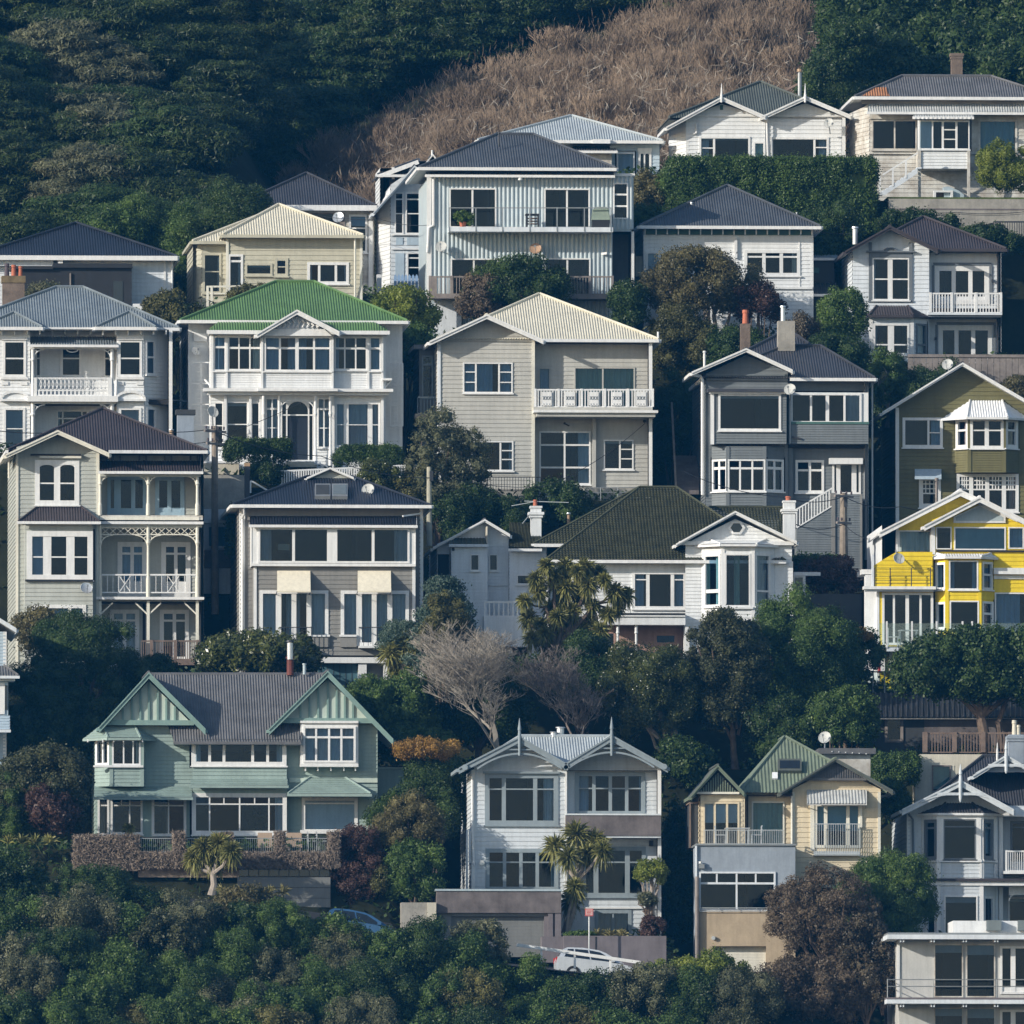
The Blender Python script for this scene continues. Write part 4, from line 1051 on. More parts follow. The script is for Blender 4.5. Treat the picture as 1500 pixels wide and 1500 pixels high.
h.box('balcony', 'white_cool', 709, 903, 773, 947, -2.25, -1.2); h.box('balcony', 'white_cool', 709, 947, 750, 985, -1.6, -1.2); h.box('balcony', 'charcoal', 750, 948, 780, 985, -1.0, -.5)  # charcoal block stands in for the shade inside an opening
h.box('balcony', 'white_cool', 773, 900, 800, 985, -1.4, -.4)
h.finish()
# --- white house with the mossy tile roof
h = House('tile_roof_house', 'white weatherboard house with mossy green tile roof and hexagon gable window', 'house', 26, 980, 962)
h.body(800, 1160, 822, 975, .03, 9, 'white', floors=(908,), trim='trim_white', board=.16)
W0 = h.wall(800, 1004, 821, 903, .35, mat='white', board=.16); WL = h.wall(800, 1010, 903, 975, .7, mat='pink_board', board=.2)
W1 = h.wall(1004, 1160, [(1004, 797), (1077, 760), (1160, 797)], 975, 0, mat='white', board=.16)
W0.win(926, 837, 1005, 892, v=((949, 5), (985, 5)), segs=((929, 849, 947, 849), (987, 849, 1003, 849)), t=4, cur='L.22 R.22', curm='curtain_blue')
W0.win(805, 835, 870, 890, v=((838, 4),), t=4)
h.box('beam', 'charcoal', 880, 898.5, 1004, 900.5, -.8, .3); h.box('beam', 'white', 878, 900.5, 1004, 915, -.7, .3); h.box('beam', 'trim_white', 878, 900.5, 1004, 903, -.78, -.7)
for x in (905, 932, 1006): h.post(x, 915, 965, -.5, .15, 'trim_white', turned=(x < 1000))
h.box('post', 'trim_white', 1002, 905, 1010, 975, -.2, .25)
WL.win(958, 927, 992, 945, t=4, mat='pink_board'); WL.win(876, 925, 902, 975, h=(950,), t=3, mat='pink_board', sill=0)
a, b, c = h.bay(1028, 1059, 1103, 1134, 799, 910, -.02, .85, 'white', .16)
a.win(1032, 812, 1056, 889, h=((866, 4),), t=2.5, cur='R.45 L.2', curm='curtain_mint')
b.win(1061.5, 811, 1099.5, 889, t=2.5, cur='M.22', curm='curtain_green'); b.pbx(h.mb('sill'), 1059, 889, 1103, 892, .05, .14, 'trim_white')
c.win(1105, 811, 1128, 889, h=((866, 2),), t=2.5, cur='F', curm='curtain_grey')
h.bayroof(1018, 1056, 1108, 1140, 797, 1040, 1122, 791, -.02, .85, 'white', ov=.25, sp=-.5)
hx = [h.p(1079 + 13 * math.cos(q * math.pi / 3), 773 + 11 * math.sin(q * math.pi / 3), -.10) for q in range(6)]
hi = [h.p(1079 + 9 * math.cos(q * math.pi / 3), 773 + 7.6 * math.sin(q * math.pi / 3), -.12) for q in range(6)]
for q in range(6): h.mb('hexagon_window').prism([hx[q], hx[(q + 1) % 6], hi[(q + 1) % 6], hi[q]], (0, .14, 0), 'trim_white')
h.mb('hexagon_window').poly([p + Vector((0, .06, 0)) for p in hi], 'glass_dark')
h.box('gable_base', 'trim_white', 995, 793, 1163, 798, -.25, 0)
Yf, Yr, Yb, ze, zr = h.hip(800, 1150, 821, 937, 991, 714.5, d=-.15, pitch=33, L=9.5, mat='tile_green', tile=True, gut='trim_white', capm='tile_green')
h.hip(782, 1100, 797.5, 937, 991, 714.5, d=2.2, rdep=Yr - h.Y + .03, L=6, mat='tile_green', tile=True, gut='trim_white', faces='fl', gx=(782, 833))
h.box('wall', 'white', 783, 801, 801, 880, 2.6, 6)
h.gable((990, 798), (1077, 750), (1167, 794), d=-.45, run=6.5, mat='tile_green', barge='trim_white', bw=3.5)
h.hip(1010, 1152, 797, 1040, 1148, 744, d=3.0, pitch=33, L=7, mat='tile_green', tile=True, gutter=False, faces='fr')
h.chimney(778, 793, 741, 840, 3.4, .6, 'white', cap=((750, 754, 4), (754, 758, 2), (741, 744, 1.4)), pots=((784, 6, 732, 741, 'pot_terracotta'),))
h.chimney(1148, 1165, 733, 795, 2.2, .6, 'white', cap=((745.5, 749, 3.5), (749, 752, 1.8), (733, 736, 1.0)), pots=((1154.5, 8, 727, 736, 'pot_terracotta'),))
h.flue(833, 751, 772, 4.5, 5, 'metal_copper', 'steel_bright')
h.bar('aerial', 'steel_bright', (749, 741, 3.7), (782, 735, 3.7), .03, .03); h.bar('aerial', 'steel_bright', (768, 734, 3.7), (833, 736, 3.7), .03, .03); h.bar('aerial', 'steel_bright', (765, 767, 3.3), (774, 756, 3.3), .03, .03)
# tiled link on the left
h.body(746, 800, 806, 975, 2.55, 5, 'white_cool', board=.15)
WK = h.wall(746, 800, 806, 975, 2.5, mat='white_cool', board=.15); WK.win(757, 842, 778, 856, t=1.5)
h.shed(746, 792, 767, 804, 2.0, 5.2, 'tile_green', gut='trim_white', sp=.14)
corr_face(h.mb('roof'), [h.p(746, 803.5, 1.98), h.p(792, 803.5, 1.98), h.p(792, 766.5, 5.18), h.p(746, 766.5, 5.18)], 'tile_green', tile=True)
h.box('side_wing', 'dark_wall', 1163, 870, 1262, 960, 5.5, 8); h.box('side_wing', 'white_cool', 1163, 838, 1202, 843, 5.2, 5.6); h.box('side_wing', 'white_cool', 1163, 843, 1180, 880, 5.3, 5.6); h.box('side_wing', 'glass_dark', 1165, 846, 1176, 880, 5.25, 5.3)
h.finish()
# --- bright yellow house
h = House('yellow_house', 'bright yellow house with white trim, stepped gables and a glass-railed deck', 'house', 26, 1390, 1000)
h.body(1292, 1535, 770, 1010, .6, 9, 'white', style='plain', floors=(870,), trim=None)
U1 = h.wall(1314, 1367, [(1314, 772), (1367, 747)], 812, .5, mat='yellow', board=.2); h.wall(1367, 1440, [(1367, 747), (1407, 728), (1440, 740)], 764, .5, mat='yellow', board=.2)
W1 = h.wall(1365, 1535, [(1365, 762), (1435, 735), (1535, 775)], 1010, 0, mat='yellow', board=.2)
W2 = h.wall(1279, 1366, [(1279, 829), (1300, 816), (1314, 808), (1366, 808)], 860, -.35, mat='yellow', board=.2)
W3 = h.wall(1287, 1366, 860, 1010, -.4, mat='yellow', board=.2)
U1.win(1316, 777, 1364, 811, t=1.8, cur='F', curm='curtain_cream', sill=0); U1.pbx(h.mb('trim'), 1312, 772, 1316, 812, .03, .08, 'trim_white')
h.gable((1288, 780), (1407, 719), (1490, 757), d=-.1, run=6, mat='roof_white', barge='trim_white', bw=8)
h.gable((1354, 771), (1435, 729), (1560, 792), d=-.7, run=6, mat='roof_white', barge='trim_white', bw=7)
h.box('trim', 'trim_white', 1364, 772, 1370, 812, -.08, -.03)
m = MB()   # triangular glazing
m.prism([h.p(1397, 766, -.1), h.p(1473, 766, -.1), h.p(1473, 757, -.1), h.p(1436, 739, -.1), h.p(1397, 757, -.1)], (0, .06, 0), 'trim_white'); m.build('gable_window', h.root, h.loc)
m.__init__(); m.poly([h.p(1400, 763, -.105), h.p(1470, 763, -.105), h.p(1470, 757.5, -.105), h.p(1436, 742, -.105), h.p(1400, 757.5, -.105)], 'frosted'); m.build('pane', h.root, h.loc)
W1.win(1371, 772, 1394, 805, t=1.6, sill=0); W1.win(1397.5, 772, 1473.5, 806, t=2, sill=0, cur='T.99', curm='curtain_teal'); W1.win(1477, 772, 1500, 804, t=1.8, sill=0, cur='F', curm='curtain_blue')
h.box('belt', 'charcoal', 1372, 806, 1535, 808, -.12, -.03); h.box('belt', 'trim_white', 1456, 832, 1535, 841, -.35, -.03); h.box('belt', 'trim_white', 1456, 843, 1535, 848, -.1, -.03)
a, b, c = h.bay(1370, 1387, 1435, 1455, 816, 930, -.02, .75, 'yellow', .2)
h.bayroof(1363, 1386, 1437, 1461, 815, 1372, 1452, 811, -.02, .75, 'roof_white', ov=.25)
a.win(1371, 824, 1386, 864, t=2, cur='L.3 R.2', curm='curtain_grey'); b.win(1390, 821, 1433, 864, t=2, cur='L.2 R.2', curm='curtain_blue', sill=1); c.win(1438, 823, 1453, 864, h=(842,), t=2, cur='F', curm='curtain_grey')
a.win(1372, 882, 1386, 922, t=2); b.win(1391, 880, 1434, 922, t=2); c.win(1438, 881, 1454, 922, h=(899,), t=2)
W1.win(1457, 868, 1507, 930, t=2, cur='L.75', curm='curtain_blue', sill=0, name='sliding_door')
h.box('ledge', 'trim_white', 1265, 859, 1371, 863, -.95, -.3); h.box('ledge', 'metal_grey', 1268, 863, 1368, 866, -.85, -.3)
for x in (1281, 1304, 1335, 1363): h.tube('parapet_railing', 'metal_dark', [(x, 832, -.8), (x, 860, -.8)], .025, 5)
for y in (832, 838, 844, 850, 855): h.tube('parapet_railing', 'metal_dark', [(1281, y, -.8), (1364, y, -.8)], .012, 4)
h.box('trim', 'white_cool', 1277, 812, 1280, 862, -.45, -.2); h.box('side_roof', 'trim_white', 1262, 834, 1277, 841, .3, 3)
h.dish(1317, 818, 8.6, -.9, (1312, 806, -.3), 'dish_grey', 20)
W3.win(1292, 868, 1367, 945, v=((1309.5, 3), (1329, 5), (1348.5, 3)), t=3.5, sill=0, name='french_door')
h.box('corner_board', 'white', 1285, 866, 1288, 1000, -.45, 1); h.box('wall', 'white', 1268, 842, 1286, 1000, .2, 1)
h.box('deck', 'white_cool', 1285, 947, 1385, 954, -2.0, -.4)
for x in (1285.5, 1299, 1336, 1372, 1410, 1424): h.box('deck_post', 'trim_white', x - 1.2, 910, x + 1.2, 949, -2.05, -1.98)
h.box('deck', 'white_cool', 1385, 947, 1500, 954, -2.0, 0)
for x0, x1 in ((1287, 1298), (1300, 1335), (1337, 1371), (1373, 1409), (1426, 1500)): h.mb('glass_balustrade').prism([h.p(x0, 948, -2.02), h.p(x1, 948, -2.02), h.p(x1, 913, -2.02), h.p(x0, 913, -2.02)], (0, .01, 0), 'glass_clear')
h.box('undercroft', 'red_paint', 1287.5, 954, 1290, 985, -1.2, -.5); h.box('undercroft', 'trim_white', 1290, 954, 1296, 985, -1.2, -.5); h.box('undercroft', 'olive', 1296, 954, 1303, 985, -1.1, -.5); h.box('undercroft', 'trim_white', 1303, 954, 1308, 985, -1.2, -.5)
h.finish()
garden_table(1316, 1344, 946.5, 24.9, 'small outdoor table on the glass-railed deck of the bright yellow house')
garden_chair(1308, 946.5, 24.9, 'outdoor chair on the deck of the bright yellow house', 1, 'chairs on the yellow deck')
# --- dark garden house under the spreading tree
h = House('garden_house', 'low dark house with ribbed roof and one pale-framed window under the spreading tree', 'house', 17, 1370, 1105)
h.body(1275, 1545, 1050, 1112, .03, 5, 'dark_wall', style='plain')
W = h.wall(1275, 1545, 1050, 1112, 0, mat='dark_wall', style='plain'); W.win(1296, 1051, 1323, 1088, t=4, mat='timber_grey', sill=0)
h.box('wall', 'concrete_dark', 1354, 1052, 1545, 1112, -.04, -.004)
h.shed(1250, 1545, 1015, 1051, -.5, 3.0, 'charcoal', sp=.27, gutter=False)
for i in range(38): a_ = 1252 + i * 7.6; h.bar('roof_rib', 'metal_dark', (a_, 1050.5, -.5), (a_, 1014.8, 2.98), .06, .07)
h.finish()
# ================================================================== HOUSES, third row
# --- ornate white villa with blue-grey roof
h = House('ornate_villa', 'ornate white villa with blue-grey iron roof and latticed balcony between two bays', 'house', 42, 120, 655)
h.body(-60, 251, 482, 665, .03, 9, 'white', floors=(588,), trim='trim_white', board=.17)
W0 = h.wall(-60, 251, 484, 665, 1.5, mat='white', board=.17)
WL = h.wall(-60, 44, 484, 665, 0, mat='white', board=.17); WR = h.wall(171, 211, 484, 665, 0, mat='white', board=.17)
WS = h.wall(211, 251, 484, 665, .0, 1.2, mat='white', board=.17)
h.box('wall', 'white', 43, 484, 44, 665, .01, 1.5); h.box('wall', 'white', 171, 484, 172, 665, .01, 1.5)
for w, xs in ((WL, ((4, 38),)), (WR, ((173, 208),))):
    for x0, x1 in xs:
        w.win(x0, 498, x1, 552, h=((525, 2),), t=3.5, name='sash_window'); w.win(x0 + 1, 597, x1 - 1, 660, h=((628, 1.5),), t=3.5, cur='T.95', curm='blind_grey', name='sash_window')
        w.pbx(h.mb('pediment'), x0 - 4, 585, x1 + 5, 588, .03, .3, 'trim_white')
        c = (x0 + x1) / 2 + .5; R_ = (x1 - x0) / 2 + 3
        pts = [w.pt(w.u(c + R_ * math.cos(t)), w.z(585 - 11 * math.sin(t)), .03) for t in [i * math.pi / 10 for i in range(11)]]
        h.mb('pediment').prism(pts, w.N * .16, 'white')
        for p0, p1 in zip(pts[:-1], pts[1:]): h.mb('pediment').bar(p0 + w.N * .2, p1 + w.N * .2, .12, .09, 'trim_white', (0, 1, 0))
        w.pbx(h.mb('trim'), x0 - 2, 494, x1 + 2, 498, .03, .14, 'trim_white'); w.pbx(h.mb('trim'), x0 - 3, 553, x1 + 3, 556, .03, .12, 'trim_white')
        w.pbx(h.mb('trim'), x0 - 2, 559, x0 + 8, 564, .03, .07, 'trim_white'); w.pbx(h.mb('trim'), x1 - 8, 559, x1 + 2, 564, .03, .07, 'trim_white')
WS.win(213, 499, 227, 550, h=((524, 2),), t=2, cur='T.98', curm='blind_grey', name='sash_window'); WS.win(214, 598, 228, 650, h=((628, 1.5),), t=2, cur='T.98', curm='blind_grey', name='sash_window')
W0.win(88, 508, 120, 553, h=((525, 2),), t=4, cur='T.05', name='sash_window'); W0.win(152, 508, 164, 552, h=((525, 2),), t=2, name='sash_window'); W0.win(82, 600, 130, 650, v=(92, 120), h=(613,), t=3)
W0.win(52, 508, 60, 552, h=((525, 2),), t=2, name='sash_window')
h.shed(44, 172, 493, 505, -.35, 1.4, 'roof_bluegrey'); h.box('porch_frieze', 'trim_white', 44, 507, 171, 511, -.2, -.05)
for x in (48, 164): h.post(x, 510, 581, -.1, .17, 'trim_white', turned=True); h.post(x, 590, 662, -.1, .2, 'trim_white', turned=True)
for x, sg in ((50, 1), (162, -1)): h.bracket(x, 524, -.1, sg * 15, -12, 'trim_white'); h.bracket(x, 606, -.1, sg * 16, -13, 'trim_white')
for i in range(7):
    t0 = math.pi * i / 6; h.tube('fretwork', 'trim_white', [(106 + 9 * math.cos(t0), 511 + 5 * math.sin(t0), -.12), (106 + 9 * math.cos(t0 + .52), 511 + 5 * math.sin(t0 + .52), -.12)], .025, 4)
h.box('balcony', 'trim_white', 40, 580, 173, 588, -.45, 1.5); h.box('balcony', 'trim_white', 46, 588, 170, 591, -.2, 1.5)
for y in (554, 572, 579): h.bar('balustrade', 'trim_white', (52, y, -.3), (162, y, -.3), .06, .06)
n = 18
for i in range(n):
    xa = 54 + 106 * i / n; w_ = 106 / n
    for sg in (1, -1):
        pts = [(xa + w_ * (.5 + sg * .75 * math.sin(math.pi * t / 6)), 572 - 18 * t / 6, -.3 - .01 * sg) for t in range(7)]
        for p0, p1 in zip(pts[:-1], pts[1:]): h.bar('balustrade', 'trim_white', p0, p1, .035, .035, (0, 1, 0))
    h.bar('balustrade', 'trim_white', (xa + w_ / 2, 579, -.3), (xa + w_ / 2, 572, -.3), .07, .05, (0, 1, 0))
h.box('balustrade', 'trim_white', 50, 553, 54, 580, -.36, -.24); h.box('balustrade', 'trim_white', 158, 553, 164, 580, -.36, -.24)
Yf, Yr, Yb, ze, zr = h.hip(-75, 262, 480, 82, 122, 421, d=.45, pitch=27, L=9.5, mat='roof_bluegrey', gut='trim_white')
h.hip(-30, 62, 479.5, 20, 21, 458, d=-.55, pitch=36, L=4.5, mat='roof_bluegrey', gut='trim_white'); h.hip(140, 228, 479.5, 189, 190, 457, d=-.55, pitch=36, L=4.5, mat='roof_bluegrey', gut='trim_white')
for i in range(14): x = 2 + i * 18.5; h.box('bracket', 'trim_white', x, 484, x + 2, 490, -.35 if (x < 62 or x > 140) else .8, 0 if (x < 62 or x > 140) else 1.5)
h.chimney(4, 36, 408, 470, 9.5, .8, 'brick_brown', cap=((404, 414, 1.5),), capm='lichen', pots=((10, 7, 386, 404, 'pot_dark'), (20, 7, 388, 404, 'pot_terracotta'), (30, 6, 390, 404, 'pot_terracotta')))
h.finish()
# --- green-roofed villa
h = House('green_roof_villa', 'large white villa with bright green iron roof and glazed upper verandah', 'house', 42, 430, 690)
h.body(277, 588, 474, 700, 1.4, 9, 'white', trim='trim_white', board=.17)
WBk = h.wall(277, 588, 474, 700, 1.38, mat='white', board=.17)
U = h.wall(308, 565, 486, 571, 0, mat='white', board=.11); Lw = h.wall(308, 565, 571, 694, .25, mat='white', board=.14)
h.box('wall', 'white', 308, 486, 309, 571, .02, 1.4); h.box('wall', 'white', 564, 486, 565, 571, .02, 1.4); h.box('wall', 'white', 308, 571, 309, 694, .27, 1.4); h.box('wall', 'white', 564, 571, 565, 694, .27, 1.4)
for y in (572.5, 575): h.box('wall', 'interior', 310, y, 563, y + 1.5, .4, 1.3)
U.win(312.5, 493, 331, 544, h=((509, 3),), t=2.2, cur='F', curm='curtain_blue'); U.win(333.5, 493, 383, 543, v=(350, 366), h=((510, 3),), t=2.2, cur='R.25', curm='curtain_cream')
C = h.wall(385, 487, 490, 571, -.4, mat='white', board=.11); h.box('wall', 'white', 385, 490, 386, 571, -.39, 0); h.box('wall', 'white', 486, 490, 487, 571, -.39, 0)
C.win(387, 493, 485, 544, v=((410, 3), (435, 5), (460, 3)), h=((510, 3),), t=2.5, cur='L.22 R.24 M.28', curm='curtain_blue')
U.win(489.5, 493, 538, 542, v=(505, 521), h=((510, 3),), t=2.2, cur='L.15', curm='curtain_blue'); U.win(541, 493, 558, 543, h=((510, 3),), t=2.2, cur='F', curm='curtain_blue')
for x in (311, 332, 384, 487, 539.5, 560): h.box('pilaster', 'trim_white', x - 1.6, 488, x + 1.6, 571, -.1 if x not in (384, 487) else -.5, -.03 if x not in (384, 487) else -.405)
h.box('belt', 'trim_white', 298, 569.5, 576, 573, -.45, .2); h.box('belt', 'white', 304, 573, 570, 578, -.2, .24); h.box('belt', 'trim_white', 378, 569, 495, 572.5, -.8, -.45)
Lw.win(314, 590, 327, 657, h=((624, 1.5),), t=1.5, name='sash_window'); Lw.win(331, 588, 364, 657, h=((622, 1.5),), t=2.5, cur='T.1', curm='blind_grey', name='sash_window'); Lw.win(368, 590, 380, 646, h=((622, 1.5),), t=1.5, name='sash_window')
for x in (330, 366.5, 382): h.box('pilaster', 'trim_white', x - 2, 580, x + 2, 690, .0, .22)
for x0, cu in ((389, None), (465, None)): Lw.win(x0, 583, x0 + 19, 656, v=(x0 + 9.5,), h=((599, 3), (627, 1.5)), t=1.8, cur='F', curm='curtain_grey')
Lw.win(411, 586, 460, 676, v=(420, 452), h=((608, 2),), t=2.2, sill=0, arch=14, cur=None, name='front_door'); Lw.pbx(h.mb('front_door_leaf'), 421, 612, 451, 674, -.06, -.02, 'door_dark')
for x in (386, 409, 462, 484): h.post(x, 580, 690, -.15, .15, 'trim_white', turned=True)
for x, sg in ((411, 1), (460, -1)): h.bracket(x, 600, -.12, sg * 20, -14, 'trim_white')
Lw.win(490.5, 589, 557, 655, v=((507, 7), (542, 7)), h=((622, 1.2),), t=3, cur='F', curm='curtain_grey', name='sash_window')
for x in (488, 560): h.box('pilaster', 'trim_white', x - 2, 580, x + 2, 690, .05, .22)
Yf, Yr, Yb, ze, zr = h.hip(264, 597, 470, 403.5, 460.5, 413, d=.4, pitch=27, L=10, mat='roof_green', gut='trim_white')
rm = h.mb('roof'); corr_face(rm, [h.p(305, 485, -.5), h.p(569, 485, -.5), h.p(545, 469.4, .42), h.p(322, 469.4, .42)], 'roof_green')
for q in ([h.p(305, 485, -.5), h.p(322, 469.4, .42), h.p(308, 480, .42)], [h.p(569, 485, -.5), h.p(566, 480, .42), h.p(545, 469.4, .42)]): rm.poly(q, 'roof_green')
h.box('gutter', 'trim_white', 303, 484.5, 571, 489, -.62, -.48); h.box('soffit_board', 'soffit', 306, 488.6, 568, 489.4, -.48, .9)
h.gable((376, 490), (435, 455), (497, 487), d=-1.1, run=4.5, mat='roof_green', barge='trim_white', bw=6)
h.mb('gable_panel').prism([h.p(400, 482, -.7), h.p(435, 459, -.7), h.p(472, 482, -.7)], (0, .2, 0), 'pale_grey_blue')
h.mb('gable_panel').prism([h.p(386, 492, -.72), h.p(486, 492, -.72), h.p(475, 482, -.72), h.p(398, 482, -.72)], (0, .1, 0), 'trim_white')
for i in range(9):
    x = 408 + i * 7; y = 480; dy = 17 * (1 - abs(x - 435) / 36)
    h.tube('fretwork', 'trim_white', [(x, y, -.75), (x + 3, y - dy * .5, -.78), (x - 1, y - dy * .9, -.75)], .05, 5)
for x0, x1, y0, y1 in ((278, 307, 531, 623), (572, 590, 532, 624)):      # white escape ladders in cages
    for x in (x0, (x0 + x1) / 2 + 2, x1): h.bar('escape_ladder', 'trim_white', (x, y0, .9), (x, y1, .9), .05, .05, (0, 1, 0))
    for i in range(15): h.bar('escape_ladder', 'trim_white', ((x0 + x1) / 2 - 4, y0 + (y1 - y0) * i / 14, .88), ((x0 + x1) / 2 + 2, y0 + (y1 - y0) * i / 14, .88), .025, .025)
    for i in range(4): h.bar('escape_ladder', 'trim_white', (x0, y0 + (y1 - y0) * i / 3, .9), (x1, y0 + (y1 - y0) * i / 3, .9), .05, .05)
h.bar('escape_ladder', 'trim_white', (300, 556, .5), (309, 566, .1), .06, .06); h.bar('escape_ladder', 'trim_white', (565, 566, .1), (574, 556, .5), .06, .06); h.box('escape_ladder', 'trim_white', 560, 554, 574, 557, -.3, .9)
h.box('small_window', 'trim_white', 284, 488, 303, 500, 1.2, 1.35); h.dish(287, 514, 7, 1.0, (292, 512, 1.35), 'trim_white', 30)
h.dish(312, 603, 9, -.9, (313, 640, -.3), 'dish_grey', 35)
h.box('foundation', 'plaster_cream', 298, 678, 350, 695, -1.3, .2); h.box('foundation', 'trim_white', 296, 676, 351, 678.5, -1.35, .2); h.box('foundation', 'white_cool', 404, 675, 470, 692, -1.2, .2)
h.box('step', 'plaster_cream', 420, 676, 460, 680, -1.8, -1.2); h.box('step', 'plaster_cream', 416, 680, 464, 684, -2.2, -1.2)
h.finish()
# --- large beige house
h = House('beige_house', 'large greige weatherboard house with cream roof and slatted balcony', 'house', 42, 795, 722)
h.body(642, 954, 502, 735, .03, 9, 'greige', floors=(605,), trim='trim_white', board=.2)
W1 = h.wall(642, 783, [(642, 492), (713, 467), (783, 494)], 735, 0, mat='greige', board=.2); W2 = h.wall(783, 954, 498, 735, .75, mat='greige', board=.2)
h.box('wall', 'greige', 781.5, 498, 783, 735, .02, .75); h.box('corner_board', 'trim_cream', 779, 499, 783.5, 715, -.06, .7); h.box('corner_board', 'trim_cream', 949, 500, 954.5, 715, .62, .72); h.box('corner_board', 'white_cool', 641, 505, 645.5, 610, -.07, -.03)
W1.win(678, 531, 751, 576, v=((697, 2.5), (731, 2.5)), segs=((680, 545, 696, 545), (680, 560, 696, 560), (732, 545, 749, 545), (732, 560, 749, 560)), t=2, cur='L.6 R.25', curm='curtain_blue')
W1.win(690, 646, 752, 690, v=((733, 2.5),), segs=((735, 660, 750, 660), (735, 673, 750, 673)), t=2)
W2.win(789, 539, 806, 573, t=1.5, cur='F', curm='curtain_blue', sill=0, mat='greige'); W2.win(841, 538, 930, 598, v=((883, 2),), t=1.8, cur='F', curm='curtain_green', sill=0, name='sliding_door', mat='greige')
W2.win(790, 632, 865, 710, v=((827, 2.5),), h=((652, 2.5), (685, 2.5)), t=2.2, cur='R.24', curm='curtain_grey'); W2.win(884, 644, 928, 688, v=((908, 2.5),), segs=((910, 658, 926, 658), (910, 672, 926, 672)), t=2)
h.box('pilaster', 'greige', 868, 612, 873, 715, .45, .72)
h.box('balcony', 'greige', 782, 597, 956, 601, -.75, .75); h.box('balcony', 'trim_white', 782, 601, 964, 604, -1.05, .75); h.box('balcony', 'greige', 786, 604, 960, 610, -.9, .7)
h.rail(784, 571, 956, 596, -.7, 40, 'trim_white', 'balcony_railing', bw=.05, posts=(784, 818, 852, 886, 920, 956), r=.045)
for x in (801, 835, 870, 904, 939):
    h.box('balcony_railing', 'trim_white', x - 7, 574, x + 7, 594, -.80, -.76)
    for dx in (-4.2, 0, 4.2):
        for sg in (1, -1): h.bar('balcony_railing', 'slate_trim', (x + dx - 1.5, 583 - sg * 2.4, -.805), (x + dx + 1.5, 583 + sg * 2.4, -.805), .03, .02, (0, 1, 0))
        h.tube('balcony_railing', 'slate_trim', [(x + dx, 592, -.80), (x + dx, 592, -.806)], .03, 6)
Yf, Yr, Yb, ze, zr = h.hip(640, 965, 497, 789.5, 791, 431, d=-.1, pitch=27, L=10, mat='roof_cream', gut='trim_white', capm='roof_cream', gx=(792, 965))
h.gable((629, 501), (713, 462), (796, 499), d=-.75, run=5, mat='roof_cream', barge='trim_white', bw=5.5)
h.tube('lamp', 'metal_dark', [(827, 620, .7), (827, 620, .5)], .06, 6); h.bar('lamp', 'metal_dark', (826, 620, .5), (834, 624, .45), .06, .06); h.tube('lamp', 'metal_dark', [(944, 617, .7), (944, 617, .55)], .08, 6); h.tube('vent', 'trim_white', [(964, 486, .2), (964, 496, .2)], .05, 6)
h.box('foundation', 'concrete', 857, 714, 955, 735, .2, .74); h.box('foundation', 'concrete', 700, 716, 785, 735, -.5, -.03)
# dark porch at its left
h.body(614, 642, 512, 700, 3.0, 5, 'dark_wall'); WP = h.wall(614, 642, 510, 700, 2.98, mat='blue_grey', board=.2); WP.win(618, 521, 634, 585, h=((534, 3),), t=2, mat='grey_blue_trim', sill=0, name='porch_door')
h.box('roof', 'roof_grey', 606, 505, 645, 511, 2.6, 8); h.rail(612, 582, 640, 606, 2.0, 6, 'grey_blue_trim', 'porch_railing'); h.box('porch_floor', 'timber_grey', 608, 606, 642, 612, 1.8, 3)
h.finish()
# --- tall grey-green house
h = House('grey_house', 'tall slate-grey weatherboard house with dark roof, bow window and white side stair', 'house', 40, 1150, 845)
h.body(1034, 1271, 556, 850, .03, 9, 'blue_grey', floors=(652,), trim=None, board=.15)
W1 = h.wall(1034, 1154, [(1034, 548), (1093, 520), (1154, 545)], 850, 0, mat='blue_grey', board=.15); W2 = h.wall(1154, 1271, 556, 850, .5, mat='blue_grey', board=.15)
h.box('wall', 'blue_grey', 1153, 556, 1154.2, 850, .02, .5)
h.box('corner_board', 'trim_white', 1266, 556, 1272, 575, .4, .47); h.box('corner_board', 'trim_white', 1266, 650, 1272, 820, .4, .47); h.box('corner_board', 'trim_white', 1277, 560, 1279, 825, 1.2, 1.4)
h.tube('downpipe', 'trim_white', [(1015, 549, -.5), (1026, 551, -.1), (1029, 556, -.1), (1029, 725, -.1)], .075)
h.box('belt', 'blue_grey', 1034, 548, 1150, 550, -.1, -.03)
B = h.wall(1042, 1152, 574, 650, -.8, mat='blue_grey', board=.12)
h.box('wall', 'blue_grey', 1042, 574, 1042.8, 650, -.79, 0); h.box('wall', 'blue_grey', 1151.2, 574, 1152, 650, -.79, 0); h.box('wall', 'blue_grey', 1043, 648, 1151, 650, -.78, 0); h.box('window_hood', 'roof_dark', 1037, 569.5, 1156, 574, -1.1, 0); h.box('window_hood', 'trim_white', 1039, 574, 1150, 576.5, -1.0, -.8)
B.win(1052, 577, 1144, 631, t=3.2); h.box('corner_board', 'trim_white', 1041, 577, 1046, 651, -.88, -.805)
S = h.wall(1157, 1272, 575, 621, -.35, mat='trim_white', style='plain', name='sunroom'); h.box('sunroom', 'trim_white', 1157, 575, 1158, 621, -.34, .5); h.box('sunroom', 'trim_white', 1271, 575, 1272, 621, -.34, .5)
S.win(1158, 576, 1262, 620, v=((1188, 3), (1212, 5), (1237, 3)), t=3, sill=0, cur='R.24', curm='blind_grey')
D = h.wall(1156, 1272, 620, 650, -.5, mat='blue_grey', board=.11); h.box('belt', 'frieze_green', 1155, 618, 1273, 621, -.55, -.36); h.box('wall', 'blue_grey', 1156, 621, 1157, 650, -.49, .5); h.box('wall', 'blue_grey', 1271, 621, 1272, 650, -.49, .5); h.box('wall', 'blue_grey', 1157, 648.5, 1271, 650, -.48, .5)
